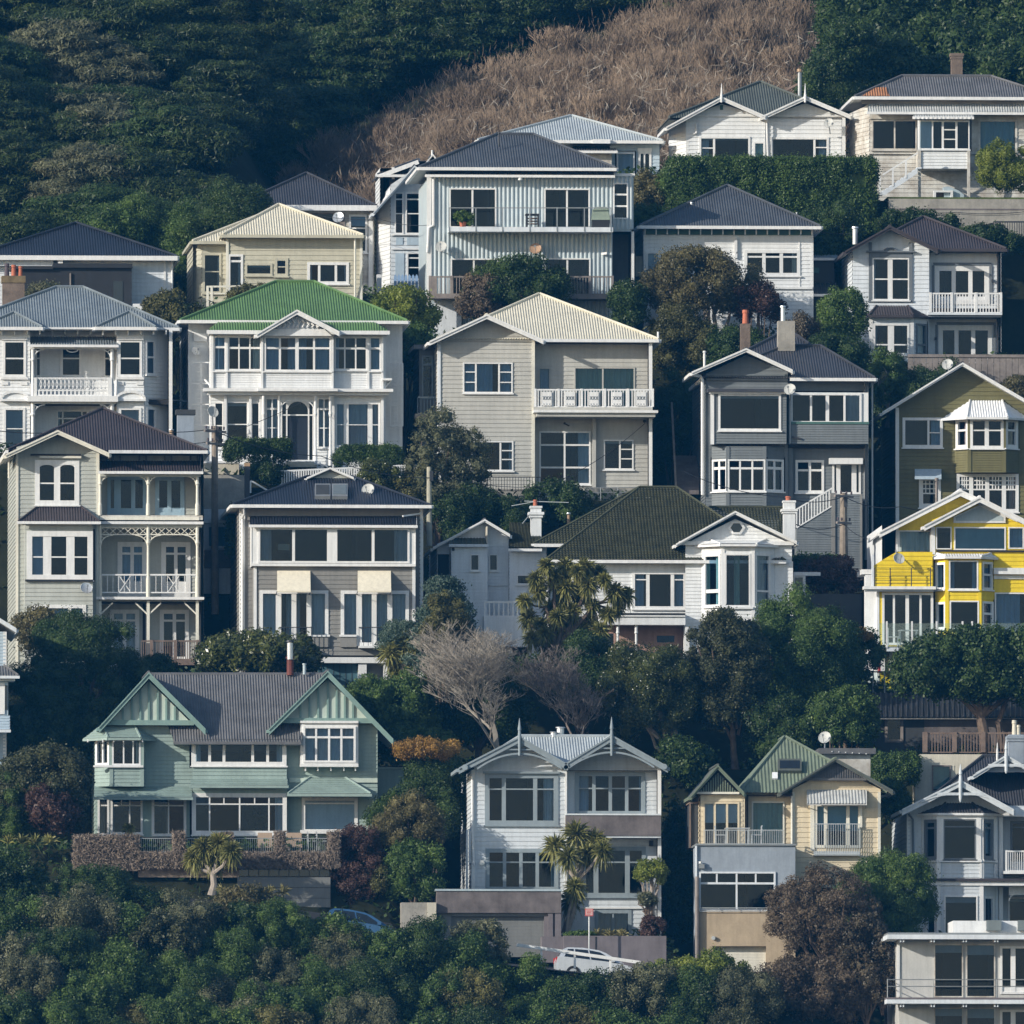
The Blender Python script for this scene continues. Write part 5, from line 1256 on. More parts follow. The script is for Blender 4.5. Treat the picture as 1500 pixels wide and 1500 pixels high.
a, b, c = h.bay(1043, 1066, 1120, 1148, 654, 744, -.02, .65, 'blue_grey', .12)
a.win(1044, 673, 1066, 720, v=((1054, 2.5),), h=((686, 3),), t=2.2); b.win(1066, 673, 1121, 720, v=((1084, 2.5), (1102, 2.5)), h=((686, 3),), t=2.2); c.win(1121, 673, 1147, 720, v=((1134, 2.5),), h=((686, 3),), t=2.2)
W2.win(1165, 674, 1207, 722, v=((1186, 4),), h=((689, 3),), t=3.5)
W2.win(1219, 678, 1261, 724, v=((1228, 6), (1251, 7)), t=3, sill=0, name='porch_door'); h.box('door_hood', 'trim_white', 1215, 671, 1264, 679.5, -.05, .5)
h.box('post', 'blue_grey', 1154.5, 651, 1161, 760, .2, .46)
# side stair
h.mb('stair').prism([h.p(1167, 774, -1.2), h.p(1219, 741, -1.2), h.p(1219, 850, -1.2), h.p(1167, 850, -1.2)], (0, 1.6, 0), 'blue_grey')
WQ = h.wall(1167, 1219, [(1167, 775), (1219, 742)], 850, -1.22, mat='blue_grey', board=.11, name='stair'); WR_ = h.wall(1223, 1262, 725, 850, -1.22, mat='blue_grey', board=.11, name='stair')
h.box('stair', 'blue_grey', 1223, 725, 1262, 850, -1.2, .45); h.box('stair', 'mid_grey', 1218, 722, 1223.5, 850, -1.3, .4); h.box('stair', 'mid_grey', 1260, 724, 1263, 850, -1.29, -1.18)
h.rail(1167, 746, 1219, 773, -1.25, 12, 'trim_white', 'stair_railing', bw=.055, y0b=715, y1b=741)
Yf, Yr, Yb, ze, zr = h.hip(1030, 1282, 554, 1150, 1202, 507, d=-.15, pitch=27, L=8, mat='roof_dark', gut='trim_white', gx=(1157, 1283))
h.hip(1030, 1250, 548, 1138, 1166, 491, d=1.2, pitch=27, L=8, mat='roof_dark', gutter=False)
h.gable((1013, 546), (1093, 511.5), (1161, 543), d=-.75, run=5, mat='roof_dark', barge='trim_white', bw=4.5)
h.chimney(1140, 1164.5, 470, 514, 2.6, .8, 'concrete', cap=()); h.flue(1147, 448, 471, 2.9, 7, 'steel_bright'); h.chimney(1085, 1099, 474, 520, 4.6, .45, 'brick_brown', pots=((1092, 9, 454, 474, 'pot_terracotta'),))
h.flue(1032, 514, 540, .5, 4, 'trim_white'); h.dish(1157, 570, 9, -1.2, (1157, 590, -.4), 'dish_grey'); h.tube('downpipe', 'metal_grey', [(1157, 578, -.55), (1157, 650, -.55)], .06)
h.bar('lamp', 'metal_dark', (1160, 640, -.56), (1174, 643, -.56), .08, .08); h.bar('lamp', 'metal_dark', (1094, 657, -.05), (1102, 656, -.3), .08, .08)
h.finish()
# --- olive gable house
h = House('olive_house', 'olive green gabled house with white-roofed bay window and white bargeboards', 'house', 42, 1405, 775)
h.body(1313, 1507, 600, 790, .03, 9, 'olive', floors=(690,), trim=None, board=.17)
W = h.wall(1313, 1507, [(1313, 596), (1410, 538), (1507, 592)], 790, 0, mat='olive', board=.2)
h.box('corner_board', 'trim_white', 1312, 597, 1317, 790, -.08, -.03)
W.win(1322, 612, 1381, 656, v=((1360, 3),), h=(), segs=((1361, 634, 1379, 634),), t=4, cur='R.28', curm='curtain_blue')
a, b, c = h.bay(1399, 1420, 1471, 1492, 612, 692, -.02, .75, 'olive', .11)
a.win(1401, 613, 1419.5, 657, h=((630.5, 2),), t=3.5, cur='R.6', curm='curtain_pink'); b.win(1421, 613, 1470, 657, v=((1445.5, 6),), h=((630.5, 2),), t=4); c.win(1471.5, 613, 1490, 657, h=((630.5, 2),), t=3.5, cur='R.2', curm='curtain_pink')
h.bayroof(1379, 1417, 1476, 1508, 611, 1421, 1468, 586.5, -.02, .75, 'roof_white', ov=.55)
W.win(1346, 698, 1378, 744, h=((723, 2),), segs=((1356, 702, 1356, 722), (1362, 702, 1362, 722), (1368, 702, 1368, 722), (1348, 709, 1376, 709), (1348, 716, 1376, 716)), t=6)
m = MB(); m.prism([h.p(1340, 699, -.75), h.p(1379, 699, -.75), h.p(1379, 687, -.05), h.p(1340, 687, -.05)], (0, .02, -.04), 'pale_blue'); m.prism([h.p(1340, 702, -.76), h.p(1379, 702, -.76), h.p(1379, 698.5, -.76), h.p(1340, 698.5, -.76)], (0, .02, 0), 'pale_blue'); m.build('awning', h.root, h.loc)
segs = []
for x0, x1 in ((1406, 1419), (1427, 1443), (1449.5, 1467), (1474, 1487)):
    for k in (1, 2, 3): segs.append((x0 + (x1 - x0) * k / 4, 698, x0 + (x1 - x0) * k / 4, 716))
    for y in (704, 710): segs.append((x0, y, x1, y))
W.win(1401, 694, 1492, 750, v=((1422.5, 6), (1446, 6), (1470.5, 6)), h=((717, 2),), segs=segs, t=4.5, cur='R.15', curm='curtain_pink')
h.gable((1292, 605), (1410, 532.5), (1530, 603), d=-.7, run=9.5, mat='roof_dark', barge='trim_white', bw=4)
h.dish(1388, 533.5, 8.6, .6, (1391, 547, .3), 'dish_grey'); h.flue(1372, 700, 746, -1.6, 4.5, 'timber_grey', 'timber_grey', 'gas_flue')
h.finish()
# ================================================================== HOUSES, fourth row
h = House('navy_roof_house', 'low pale house with a wide navy iron roof and dark shed wing with its shade painted in, upper left', 'house', 60, 120, 455)
h.body(-60, 250, 380, 470, .03, 8, 'white_cool', trim='trim_white', board=.2); h.wall(-60, 250, 380, 470, 0, mat='white_cool', board=.2)
h.hip(-38, 259, 375, 111, 112, 327, d=-.6, pitch=27, L=10, mat='roof_navy', gut='trim_white', fas=.2)
h.box('wing', 'charcoal', 20, 392, 193, 470, -1.5, -.03); h.box('wing', 'charcoal', 78, 386, 194, 392, -1.7, -.03); h.box('wing', 'charcoal', 16, 390, 78, 394, -1.7, -.03)  # charcoal puts the shadow over this dark wing into its colour
h.box('wing', 'glass_dark', 166, 412, 180, 448, -1.52, -1.5); h.box('wing', 'timber_grey', 102, 400, 104, 430, -1.6, -1.52)
h.box('porch_beam', 'white_cool', -60, 381, 78, 389, -.4, -.05); h.box('porch_beam', 'trim_white', 85, 376, 92, 386, -.6, -.1); h.tube('downpipe', 'trim_white', [(258, 374, -.5), (252, 384, -.1), (252, 440, -.1)], .05)
h.box('corner_board', 'trim_white', 240, 380, 243, 440, -.07, -.03); h.box('low_wall', 'white', 195, 445, 216, 455, -2.4, -2.0)
h.finish()
# --- cream cottage
h = House('cream_cottage', 'cream weatherboard cottage with pale cream iron roof and low white-framed windows', 'house', 60, 430, 442)
h.body(333, 531, 347, 450, .03, 8, 'cream_wall', board=.22); W = h.wall(333, 531, 347, 450, 0, mat='cream_wall', board=.22)
h.body(283, 335, 354, 450, 1.03, 6, 'cream_wall', board=.22); WL = h.wall(296, 335, 354, 450, .6, mat='cream_wall', board=.22); WA = h.wall(283, 296, 354, 450, 1.4, .6, mat='cream_wall', board=.22)
W.win(359, 386, 399, 404, t=3, mat='cream_wall', cur='T.3', curm='curtain_blue'); W.win(402, 378, 422, 405, h=((391, 1.5),), t=4, mat='cream_wall', cur='T.2', curm='blind_grey'); W.win(450, 384, 511, 416, v=((467.5, 3.5), (492, 3.5)), t=4, mat='trim_white', cur='L.12 R.1', curm='curtain_grey')
W.win(334, 373, 356, 440, v=(), h=((383, 3),), t=3.2, name='back_door', cur='R.3', curm='curtain_grey'); WL.win(297, 371, 324, 430, h=((398, 1.5),), t=3, mat='cream_wall', cur='R.2', curm='curtain_grey')
h.hip(326, 532, 344.5, 408, 409, 300, d=-.55, pitch=30, L=9, mat='roof_cream', gut='cream_wall', capm='roof_cream'); h.hip(282, 500, 354, 407, 408, 305, d=.2, pitch=30, L=8, mat='roof_cream', gut='cream_wall', capm='roof_cream')
h.tube('downpipe', 'trim_cream', [(520, 346, -.5), (520, 440, -.1)], .05); h.box('corner_board', 'trim_cream', 527, 348, 531, 450, -.07, -.03); h.box('corner_board', 'trim_cream', 331, 349, 335, 450, -.07, 0)
h.finish()
# --- corrugated house
h = House('corrugated_house', 'tall pale blue house clad in vertical corrugated iron with two long balconies', 'house', 58, 775, 490)
h.body(629, 928, 258, 500, .03, 9, 'iron_blue', style='plain', floors=(335, 420), trim=None)
W = h.wall(629, 897, 258, 500, 0, mat='iron_blue', style='corr', board=.2); WX = h.wall(897, 928, 258, 336, 0, mat='iron_blue', style='corr', board=.2)
h.box('side_recess', 'blue_grey', 897, 336, 926, 500, 1.8, 2.2); h.box('side_recess', 'iron_blue', 897, 336, 929, 339, .0, 1.8); h.box('post', 'trim_white', 925, 336, 929, 480, .0, .25); h.box('corner_board', 'trim_white', 625.5, 258, 632, 490, -.08, .1)
W.win(658, 276, 727, 334, v=((692, 2.5),), t=2, sill=0, cur='M.1 R.2', curm='interior', name='sliding_door'); W.win(797, 276, 864, 334, v=((830.5, 2.5),), t=2, sill=0, cur='M.14 R.12', curm='interior', name='sliding_door'); WX.win(898, 268, 920, 321, h=((285, 2.5), (302, 2.5)), t=2, sill=0)
W.win(660, 379, 730, 433, v=((694, 2.5),), t=2, sill=0, name='sliding_door'); W.win(797, 378, 865, 433, v=((831, 2.5),), t=2, sill=0, cur='R.2', curm='interior', name='sliding_door')
h.box('balcony', 'white_cool', 658, 333, 898, 339, -1.25, 0)
for y in (304.5,): h.bar('balcony_railing', 'metal_grey', (658, y, -1.2), (895, y, -1.2), .045, .045)
for x in (658, 697, 736, 776, 816, 856, 895): h.bar('balcony_railing', 'metal_grey', (x, 304, -1.2), (x, 339, -1.25), .05, .05, (0, 1, 0))
h.rail(630, 405.5, 897, 431, -1.3, 62, 'timber_grey', 'deck_railing', bw=.035, posts=(630, 662, 700, 830, 864, 897), r=.045); h.box('deck', 'timber_grey', 628, 431, 898, 437, -1.4, 0); h.box('deck', 'timber_grey', 628, 405, 640, 431, -1.35, -1.32)
for x in (634, 895): h.box('post', 'iron_blue', x - 2, 437, x + 2, 495, -1.2, -1.0)
h.box('cladding_panel', 'white_cool', 636, 437, 676, 495, -.3, -.06)
Yf, Yr, Yb, ze, zr = h.hip(614, 902, 246, 728, 782, 197, d=-.7, pitch=27, L=9.5, mat='roof_slate', gut='trim_white'); h.shed(624, 899, 252, 256, -.5, -.06, 'roof_slate'); h.box('flat_roof', 'trim_white', 898, 254, 930, 258, -.1, 6)
h.dish(646, 361, 9, -.5, (640, 366, -.05), 'dish_grey', -10); h.dish(784.6, 364, 9, -.5, (784, 372, -.05), 'dish_tan', -10)
h.tube('downpipe', 'trim_white', [(635, 262, -.12), (635, 330, -.12), (628, 334, -.12), (626, 370, -.1)], .06); h.tube('lamp', 'trim_white', [(762, 260, -.5), (762, 264, -.5)], .1, 8); h.flue(731, 194, 215, 1.2, 2.5, 'metal_dark'); h.bar('lamp', 'trim_white', (882, 372, -.1), (890, 371, -.35), .12, .1)
h.finish()
# --- white house with green frieze
h = House('green_frieze_house', 'white weatherboard house with green bracketed frieze under a slate-blue pyramid roof', 'house', 60, 1065, 485)
h.body(944, 1190, 336, 500, .03, 9, 'white', trim='trim_white', board=.19); W = h.wall(944, 1190, 343, 500, 0, mat='white', board=.19); h.box('frieze', 'frieze_green', 945, 335, 1190, 343.5, -.08, .03)
for i in range(16): x = 945 + i * 16.3; h.box('bracket', 'trim_white', x - .8, 334, x + .8, 343.5, -.3, -.08)
W.win(1090, 366, 1172, 404, v=((1119, 5), (1144.5, 5)), h=((376, 2.5),), t=4.5); W.win(946, 369, 997, 405, v=((966, 4), (982, 3)), t=3, cur='V0.0', curm='curtain_grey'); h.box('belt', 'trim_white', 944, 420, 1190, 422.5, -.12, -.03); h.box('pipe', 'trim_white', 1076, 347, 1080, 378, -.15, -.03); h.box('belt', 'trim_white', 1170, 346, 1172, 420, -.05, -.02)
h.box('side_bay', 'trim_cream', 931, 375, 942, 405, 1.2, 3)
h.hip(937, 1202, 331.5, 1065, 1066, 272, d=-.7, pitch=29, L=10, mat='roof_slate', gut='trim_white'); h.flue(1013, 296, 316, 1.4, 3.6, 'trim_white', 'steel_bright'); h.flue(1167, 311, 322, 3, 2, 'trim_white')
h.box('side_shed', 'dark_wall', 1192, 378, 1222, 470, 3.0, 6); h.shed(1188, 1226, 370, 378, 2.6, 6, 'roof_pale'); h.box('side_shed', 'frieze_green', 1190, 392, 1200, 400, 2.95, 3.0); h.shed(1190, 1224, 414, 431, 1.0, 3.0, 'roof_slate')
h.finish()
# --- white two-storey house with grey trim
h = House('grey_trim_house', 'white two-storey house with slate-grey trim, small balcony and brown gable roof', 'house', 58, 1360, 522)
h.body(1249, 1466, 368, 535, .03, 9, 'white_cool', floors=(455,), trim=None, board=.2); W1 = h.wall(1249, 1361, [(1249, 362), (1304, 336), (1361, 362)], 535, 0, mat='white_cool', board=.2); W2 = h.wall(1361, 1466, 368, 535, .8, mat='white_cool', board=.2)
h.box('wall', 'white_cool', 1360, 366, 1361.3, 535, .02, .8); h.box('corner_board', 'slate_trim', 1464, 368, 1467, 535, .72, .82)
W1.win(1278, 378, 1332, 440, v=((1304, 7),), h=((409, 2),), t=2, cur='L.1', curm='curtain_grey'); 
for x0, x1, y0, y1 in ((1272.5, 1277, 355, 440), (1331.5, 1336.5, 355, 440), (1277, 1331.5, 370, 377.5), (1271, 1338, 440.5, 443)): W1.pbx(h.mb('trim'), x0, y0, x1, y1, .03, .075, 'slate_trim')
W1.pbx(h.mb('trim'), 1269, 367.5, 1340, 370, .03, .2, 'slate_trim'); h.tube('trim', 'slate_trim', [(1295, 367, -.12), (1300, 364, -.12), (1308, 364, -.12), (1314, 367, -.12)], .05, 5)
a, b, c = h.bay(1272, 1276, 1336, 1358, 463, 535, -.02, .7, 'white_cool', .2)
b.win(1279, 474, 1332, 520, v=((1305, 9),), h=((505, 2),), t=3, mat='trim_white'); c.win(1341, 474, 1357, 520, h=((505, 2),), t=2, mat='slate_trim', cur='F', curm='curtain_grey')
h.bayroof(1264, 1273, 1338, 1362, 462, 1284, 1330, 448, -.02, .7, 'roof_brown', gut='roof_brown', ov=.3)
W2.win(1369, 390, 1449, 446, v=((1397, 6), (1421.5, 6)), t=7, sill=0, name='french_door', door=.15); W2.win(1375, 478, 1453, 535, v=((1401, 6), (1425.5, 6)), t=6, sill=0, name='french_door', door=.15)
for y0, W in ((388, W2), (475, W2)):
    x0 = 1367 if y0 < 400 else 1372; W.pbx(h.mb('trim'), x0, y0 - 3, x0 + 85, y0 + 1, .03, .08, 'slate_trim'); W.pbx(h.mb('trim'), x0 - 2, y0 + 1, x0 + 1.5, y0 + 56, .03, .08, 'slate_trim'); W.pbx(h.mb('trim'), x0 + 83, y0 + 1, x0 + 86, y0 + 56, .03, .08, 'slate_trim')
h.box('balcony', 'white_cool', 1360, 458, 1468, 461, -.6, .8); h.box('balcony', 'slate_trim', 1361, 461, 1467, 464, -.5, .8); h.rail(1363, 430, 1466, 458, -.55, 24, 'trim_white', 'balcony_railing', bw=.05, posts=(1363, 1394, 1430, 1466), r=.05)
h.hip(1262, 1474, 364.5, 1352, 1353, 318, d=.1, pitch=29, L=9, mat='roof_brown', gut='roof_brown', gx=(1371, 1475)); h.gable((1238, 369), (1304, 332), (1374, 366), d=-.7, run=6, mat='roof_brown', barge='roof_brown', bw=5); h.flue(1252.5, 332, 358, 2.0, 8, 'steel_bright')
for x, y in ((1454, 411), (1371, 496), (1463, 496)): h.box('lamp', 'metal_dark', x - 1.5, y - 2, x + 1.5, y + 2, .6, .78)
h.finish()
# ================================================================== HOUSES, top row
h = House('grey_roof_cottage', 'beige cottage with dark grey pyramid roof peeping over the cream cottage', 'house', 74, 448, 420)
h.body(352, 548, 303, 430, .03, 8, 'white_worn', board=.2); W = h.wall(352, 548, 303, 430, 0, mat='white_worn', board=.2)
W.win(511, 314, 538, 370, h=((334, 2),), t=3, cur='T.3', curm='curtain_blue'); W.win(360, 312, 505, 345, v=((440, 3), (500, 8)), t=2, mat='timber_grey'); h.box('corner_board', 'trim_white', 540, 304, 546, 440, -.1, .02); h.box('corner_board', 'trim_cream', 351, 304, 360, 345, -.1, .02)
h.hip(346, 551, 301, 448.5, 449.5, 254, d=-.6, pitch=29, L=9, mat='roof_dark', gut='trim_white', fas=.24); h.dish(495.5, 318, 9, -.8, (498, 330, -.1), 'steel_bright')
h.finish()
h = House('picket_fence_house', 'narrow blue-white gabled house squeezed left of the corrugated house', 'house', 72, 595, 425)
h.body(572, 650, 272, 440, .03, 8, 'pale_grey_blue', board=.2); W = h.wall(572, 650, [(572, 271), (607, 247), (650, 275)], 440, 0, mat='pale_grey_blue', board=.2); WA = h.wall(551, 572, [(551, 310), (572, 276)], 430, 2.6, .0, mat='white', board=.2)
W.win(578, 282, 591, 343, h=((292, 2), (313, 1.5)), t=1.8, name='sash_window'); W.win(594, 282, 616, 343, h=((292, 2), (313, 1.5)), t=2, name='sash_window'); W.win(596, 370, 616, 410, h=((378, 2), (392, 1.5)), t=2, sill=0, name='back_door')
for x0, x1 in ((580, 590), (596, 614)): W.pbx(h.mb('panel'), x0, 348, x1, 359, .03, .05, 'pale_blue')
W.pbx(h.mb('panel'), 579, 371, 592, 410, .03, .05, 'pale_blue'); W.pbx(h.mb('trim'), 573, 343, 650, 345.5, .03, .1, 'trim_white'); W.pbx(h.mb('trim'), 573, 364, 650, 366, .03, .1, 'trim_white')
h.gable((547, 312), (607, 244), (670, 286), d=-.55, run=6, mat='roof_slate', barge='pale_grey_blue', bw=5)
h.body(557, 600, 246, 300, 4, 4, 'white', board=.2); h.shed(553, 614, 234, 256, 3.4, 8.2, 'roof_slate', x0t=612)
corr_face(h.mb('roof'), [h.p(553, 258, 3.5), h.p(613, 236, 3.5), h.p(640, 236, 8), h.p(580, 258, 8)], 'roof_slate'); h.bar('bargeboard', 'trim_white', (554, 259, 3.4), (613, 237, 3.4), .06, .2); h.box('wall', 'charcoal', 571, 248, 602, 300, 3.9, 4.0); h.box('corner_board', 'trim_white', 574, 245, 578, 262, 3.8, 3.9)
h.gable((617, 247), (634, 227), (650, 247), d=5, run=3, mat='roof_slate', barge='trim_white', bw=2); h.flue(633, 220, 228, 5, 3, 'trim_white')
h.finish()
h = House('pale_roof_house', 'house with pale blue-grey iron roof tucked behind the corrugated house', 'house', 80, 850, 260)
h.body(770, 966, 209, 275, .03, 8, 'pale_blue', board=.17); W = h.wall(895, 966, 209, 275, 0, mat='pale_blue', board=.17); h.wall(770, 895, 209, 275, 1.2, mat='pale_blue', board=.17); h.box('wall', 'pale_blue', 894, 209, 895.5, 275, .02, 1.2)
W.win(935, 222, 954, 262, t=3, mat='white', arch=6, v=(944,), name='arched_window'); W.pbx(h.mb('trim'), 934, 217, 955, 222, .03, .06, 'white')
W2 = h.wall(903, 930, 222, 275, -.1, mat='white', board=.17); W2.win(904, 224, 929, 262, t=1.5, cur='F', curm='curtain_blue')
h.hip(700, 971, 206, 836, 838, 170, d=-.6, pitch=24, L=9, mat='roof_pale', gut='trim_white', capm='roof_pale'); h.box('gutter', 'roof_white', 868, 204, 894, 210, -.9, -.72); h.shed(838, 903, 214, 221, -1.2, 1.1, 'roof_slate'); h.box('wall', 'white_worn', 858, 226, 896, 262, -.9, 1.0)
h.finish()
h = House('twin_gable_cottage', 'white cottage with two shallow gables, spike finials and a tall flue above the clipped hedge', 'house', 78, 1112, 245)
h.body(1006, 1237, 172, 260, .03, 8, 'white', trim='trim_white', board=.19); W1 = h.wall(1006, 1121, [(1006, 172), (1057, 152), (1121, 172)], 260, 0, mat='white', board=.19); W2 = h.wall(1121, 1237, [(1121, 172), (1180, 151), (1237, 172)], 260, .15, mat='white', board=.19)
WL = h.wall(980, 1006, [(980, 185), (1006, 176)], 260, 3.0, 0, mat='white', board=.19)
W1.win(1024, 200, 1099, 250, v=((1046, 3),), segs=((1027, 217, 1045, 217),), t=3, cur='L.2 T.1', curm='curtain_grey'); W1.win(1103, 207, 1121, 250, t=3, cur='F', curm='curtain_mint', name='back_door'); W2.win(1129, 201, 1214, 250, v=((1193, 3),), segs=((1195, 216, 1211, 216),), t=3.2, cur='R.17', curm='curtain_grey'); 
for w, x0, x1 in ((W1, 1006, 1119), (W2, 1124, 1235)): w.pbx(h.mb('belt'), x0, 169, x1, 171, .03, .08, 'trim_white')
W1.pbx(h.mb('vent'), 1054.5, 154, 1059, 161, .0, .06, 'frieze_green')
h.hip(980, 1246, 173, 1113, 1115, 120.5, d=.4, pitch=28, L=9, mat='roof_olive', gutter=False); h.gable((976, 187), (1057, 143), (1121, 171), d=-.55, run=5, mat='roof_olive', barge='trim_white', bw=5); h.gable((1117, 171), (1180, 142), (1246, 170), d=-.5, run=5, mat='roof_olive', barge='trim_white', bw=5)
for x in (1057, 1179.5):
    m = MB(); a, b, c = h.p(x, 150, -.65), h.p(x, 141, -.65), h.p(x, 122, -.65); m.tube([a, b, b + (c - b) * .2, c], [.05, .07, .05, .012], 'trim_white', 7); m.build('finial', h.root, h.loc)
h.flue(1171.5, 101, 142, 3.5, 6.5, 'metal_grey', 'metal_copper'); h.bar('flue_stay', 'timber_brown', (1149, 133, 4), (1169, 123, 3.7), .06, .1); h.dish(1214, 180, 8, -.6, (1216, 196, -.1), 'dish_grey'); h.tube('downpipe', 'trim_white', [(1123, 173, -.1), (1125, 240, -.1)], .05); h.tube('downpipe', 'trim_white', [(1020, 180, -.1), (1020, 195, -.1), (1016, 196, -.1)], .05)
h.finish()
h = House('weathered_house', 'weathered white house with peeling paint, rusting roof corner and outside stair', 'house', 76, 1385, 290)
h.body(1274, 1535, 148, 295, .03, 9, 'white_worn', floors=(228,), board=.2); W = h.wall(1274, 1535, 165, 226, 0, mat='white_worn', board=.18); WLo = h.wall(1274, 1535, 226, 295, .1, mat='white_worn', board=.2); WS = h.wall(1245, 1274, [(1245, 163), (1274, 156)], 250, 3.2, 0, mat='white_worn', board=.2)
W.win(1277, 176, 1343, 220, v=((1310.5, 2),), t=2, mat='white_worn', name='empty_window'); W.win(1433, 175, 1490, 228, t=3, mat='white_worn', cur='F', curm='curtain_teal')
h.box('frieze', 'concrete', 1262, 146, 1535, 152, .05, .15)
Yf, Yr, Yb, ze, zr = h.hip(1252, 1548, 142.5, 1321, 1452, 112, d=-.5, pitch=27, L=8, mat='roof_grey', gut='trim_white'); 
corr_face(h.mb('roof_patch'), [P(1262, 141.5, Yf + .1), P(1303, 141.5, Yf + .1), P(1298, 129, Yf + (Yr - Yf) * .42), P(1283, 129, Yf + (Yr - Yf) * .42)], 'roof_rust'); 
for o_ in h.mb('roof_patch').v: pass
h.mbs['roof_patch'].v = [(x, y - .02, z + .035) for x, y, z in h.mbs['roof_patch'].v]
h.shed(1271, 1535, 152, 164, -.75, .05, 'roof_zinc'); h.chimney(1394, 1410, 80, 115, 3.0, .6, 'brick_brown', cap=((78, 82, 2), (82, 86, 1)))
h.box('wall', 'white_worn', 1274, 165, 1340, 174, -.15, 0)
# enclosed porch
h.box('porch', 'white_worn', 1344, 221, 1420, 248, -1.0, .0); P_ = h.wall(1344, 1421, 176, 222, -1.0, mat='white', style='plain', name='porch'); h.wall(1346, 1419, 222, 247, -1.03, mat='white', board=.15, name='porch')
P_.win(1346, 177, 1420, 219, v=((1366, 2), (1381, 3), (1401, 3)), h=(), segs=((1382, 190, 1400, 190), (1382, 204, 1400, 204)), t=1.5, sill=1, cur='V0.0', curm='blind_white')
h.shed(1338, 1425, 165, 171, -1.35, -.1, 'roof_zinc')
for i in range(14): x = 1340 + i * 6.2; h.tube('awning_scallop', 'trim_white', [(x, 172, -1.42), (x, 174.5, -1.42)], .075, 6)
for x in (1347, 1419): h.box('post', 'white_worn', x - 2, 218, x + 2, 290, -1.12, -.98)
st = h.mb('stair')
for i in range(11): 
    t = i / 10; x = 1288 + 56 * t; y = 284 - 38 * t; h.box('stair', 'white_cool', x - 1, y - 1, x + 6, y + 1, -1.9, -1.1)
st.prism([h.p(1286, 285, -1.92), h.p(1344, 246, -1.92), h.p(1344, 254, -1.92), h.p(1296, 286, -1.92)], (0, .06, 0), 'white_cool')
h.bar('stair', 'trim_white', (1293, 256, -1.9), (1344, 224, -1.9), .07, .07); 
for x, y in ((1289, 257), (1308, 247), (1327, 235)): h.bar('stair', 'trim_white', (x, y, -1.9), (x, y + 26, -1.9), .08, .08, (0, 1, 0))
h.finish()
# ================================================================== LAND
TER = [(-1000, -160, None), (-60, -60, [(-300, 1950), (1800, 1950)]), (-16, -16, [(-300, 1500), (1000, 1560), (1260, 1560), (1800, 1600)]),
       (-9, -1.6, [(-300, 1310), (300, 1338), (500, 1368), (750, 1420), (1000, 1446), (1300, 1500), (1310, 1570), (1800, 1570)]),
       (.9, 12.5, [(-300, 1240), (570, 1240), (600, 1350), (675, 1375), (975, 1375), (1010, 1422), (1300, 1422), (1330, 1374), (1800, 1374)]),
       (15, 20.5, [(-300, 1120), (600, 1120), (1200, 1125), (1262, 1106), (1800, 1106)]),
       (23, 36, [(-300, 985), (300, 985), (345, 1006), (620, 1006), (640, 968), (1160, 966), (1240, 980), (1290, 1004), (1800, 1004)]),
       (39.4, 53, [(-300, 658), (260, 662), (285, 694), (600, 694), (640, 730), (965, 730), (1000, 846), (1285, 846), (1305, 782), (1800, 782)]),
       (57, 68, [(-300, 462), (262, 462), (285, 447), (540, 447), (600, 492), (930, 492), (1200, 486), (1240, 528), (1800, 528)]),
       (71, 88, [(-300, 400), (300, 425), (640, 430), (700, 330), (800, 262), (970, 255), (1000, 250), (1236, 250), (1250, 291), (1800, 291)]),
       (100, 100, [(-300, 330), (300, 325), (430, 330), (600, 312), (800, 262), (960, 222), (1150, 204), (1236, 212), (1800, 212)]),
       (134, 134, [(-300, 100), (300, 110), (400, 290), (520, 285), (600, 255), (700, 212), (800, 178), (900, 148), (1000, 128), (1150, 120), (1236, 130), (1800, 60)]),
       (147, 147, [(-300, 60), (400, 200), (600, 130), (800, 50), (960, 10), (1800, 0)]), (180, 180, [(-300, -200), (1800, -200)])]
def _row(Y, pts):
    q = [P(a, b, Y) for a, b in pts]
    return ([p.x for p in q], [p.z for p in q])
TR = []
for y0, y1, pts in TER:
    if pts is None: TR += [(y0, [0], [-48.0]), (y1, [0], [-47.0])]
    else:
        xs, zs = _row(y0, pts); TR.append((y0, xs, zs))
        if y1 > y0: TR.append((y1, xs, zs))
TR.append((600, [0], [TR[-1][2][0] + 6]))
def zg(x, y):
    for a, b in zip(TR[:-1], TR[1:]):
        if a[0] <= y <= b[0]:
            t = (y - a[0]) / max(1e-6, b[0] - a[0])
            return float(np.interp(x, a[1], a[2])) * (1 - t) + float(np.interp(x, b[1], b[2])) * t
    return -48.0
xs = sorted(set([-900, -600, -400, -250, -160, -100, -60] + [i * .9 for i in range(-45, 48)] + [60, 100, 160, 250, 400, 600, 900]))
ys = sorted(set([-1200, -900, -600, -400, -250] + [r[0] for r in TR] + [r * 1.0 for r in range(-60, 180)] + [180 + 30 * i for i in range(15)]))
mb = MB(); nx = len(xs); i0 = mb.mi('soil')
for y in ys:
    for x in xs:
        j = .12 * math.sin(x * 1.3 + y * .7) * math.sin(y * 1.1 - x * .4) if y > -50 else 0
        mb.v.append((x, y, zg(max(-45, min(45, x)), y) - .12 + (j if y < 180 else 0)))
for a in range(len(ys) - 1):
    for b in range(nx - 1):
        k = a * nx + b; mb.f.append((k, k + 1, k + nx + 1, k + nx)); mb.m.append(i0)
tag(mb.build('hillside', None, (0, 0, 0), True), kind='structure')
mb = MB(); px = list(range(-100, 1305, 40))
for a, b in zip(px[:-1], px[1:]):
    q = []
    for p_, y_ in ((a, -8.6), (b, -8.6), (b, -1.0), (a, -1.0)):
        x = P(p_, 1400, -5).x; q.append((x, y_, zg(x, y_) + .16))
    mb.poly(q, 'asphalt')
tag(mb.build('road'), kind='structure')

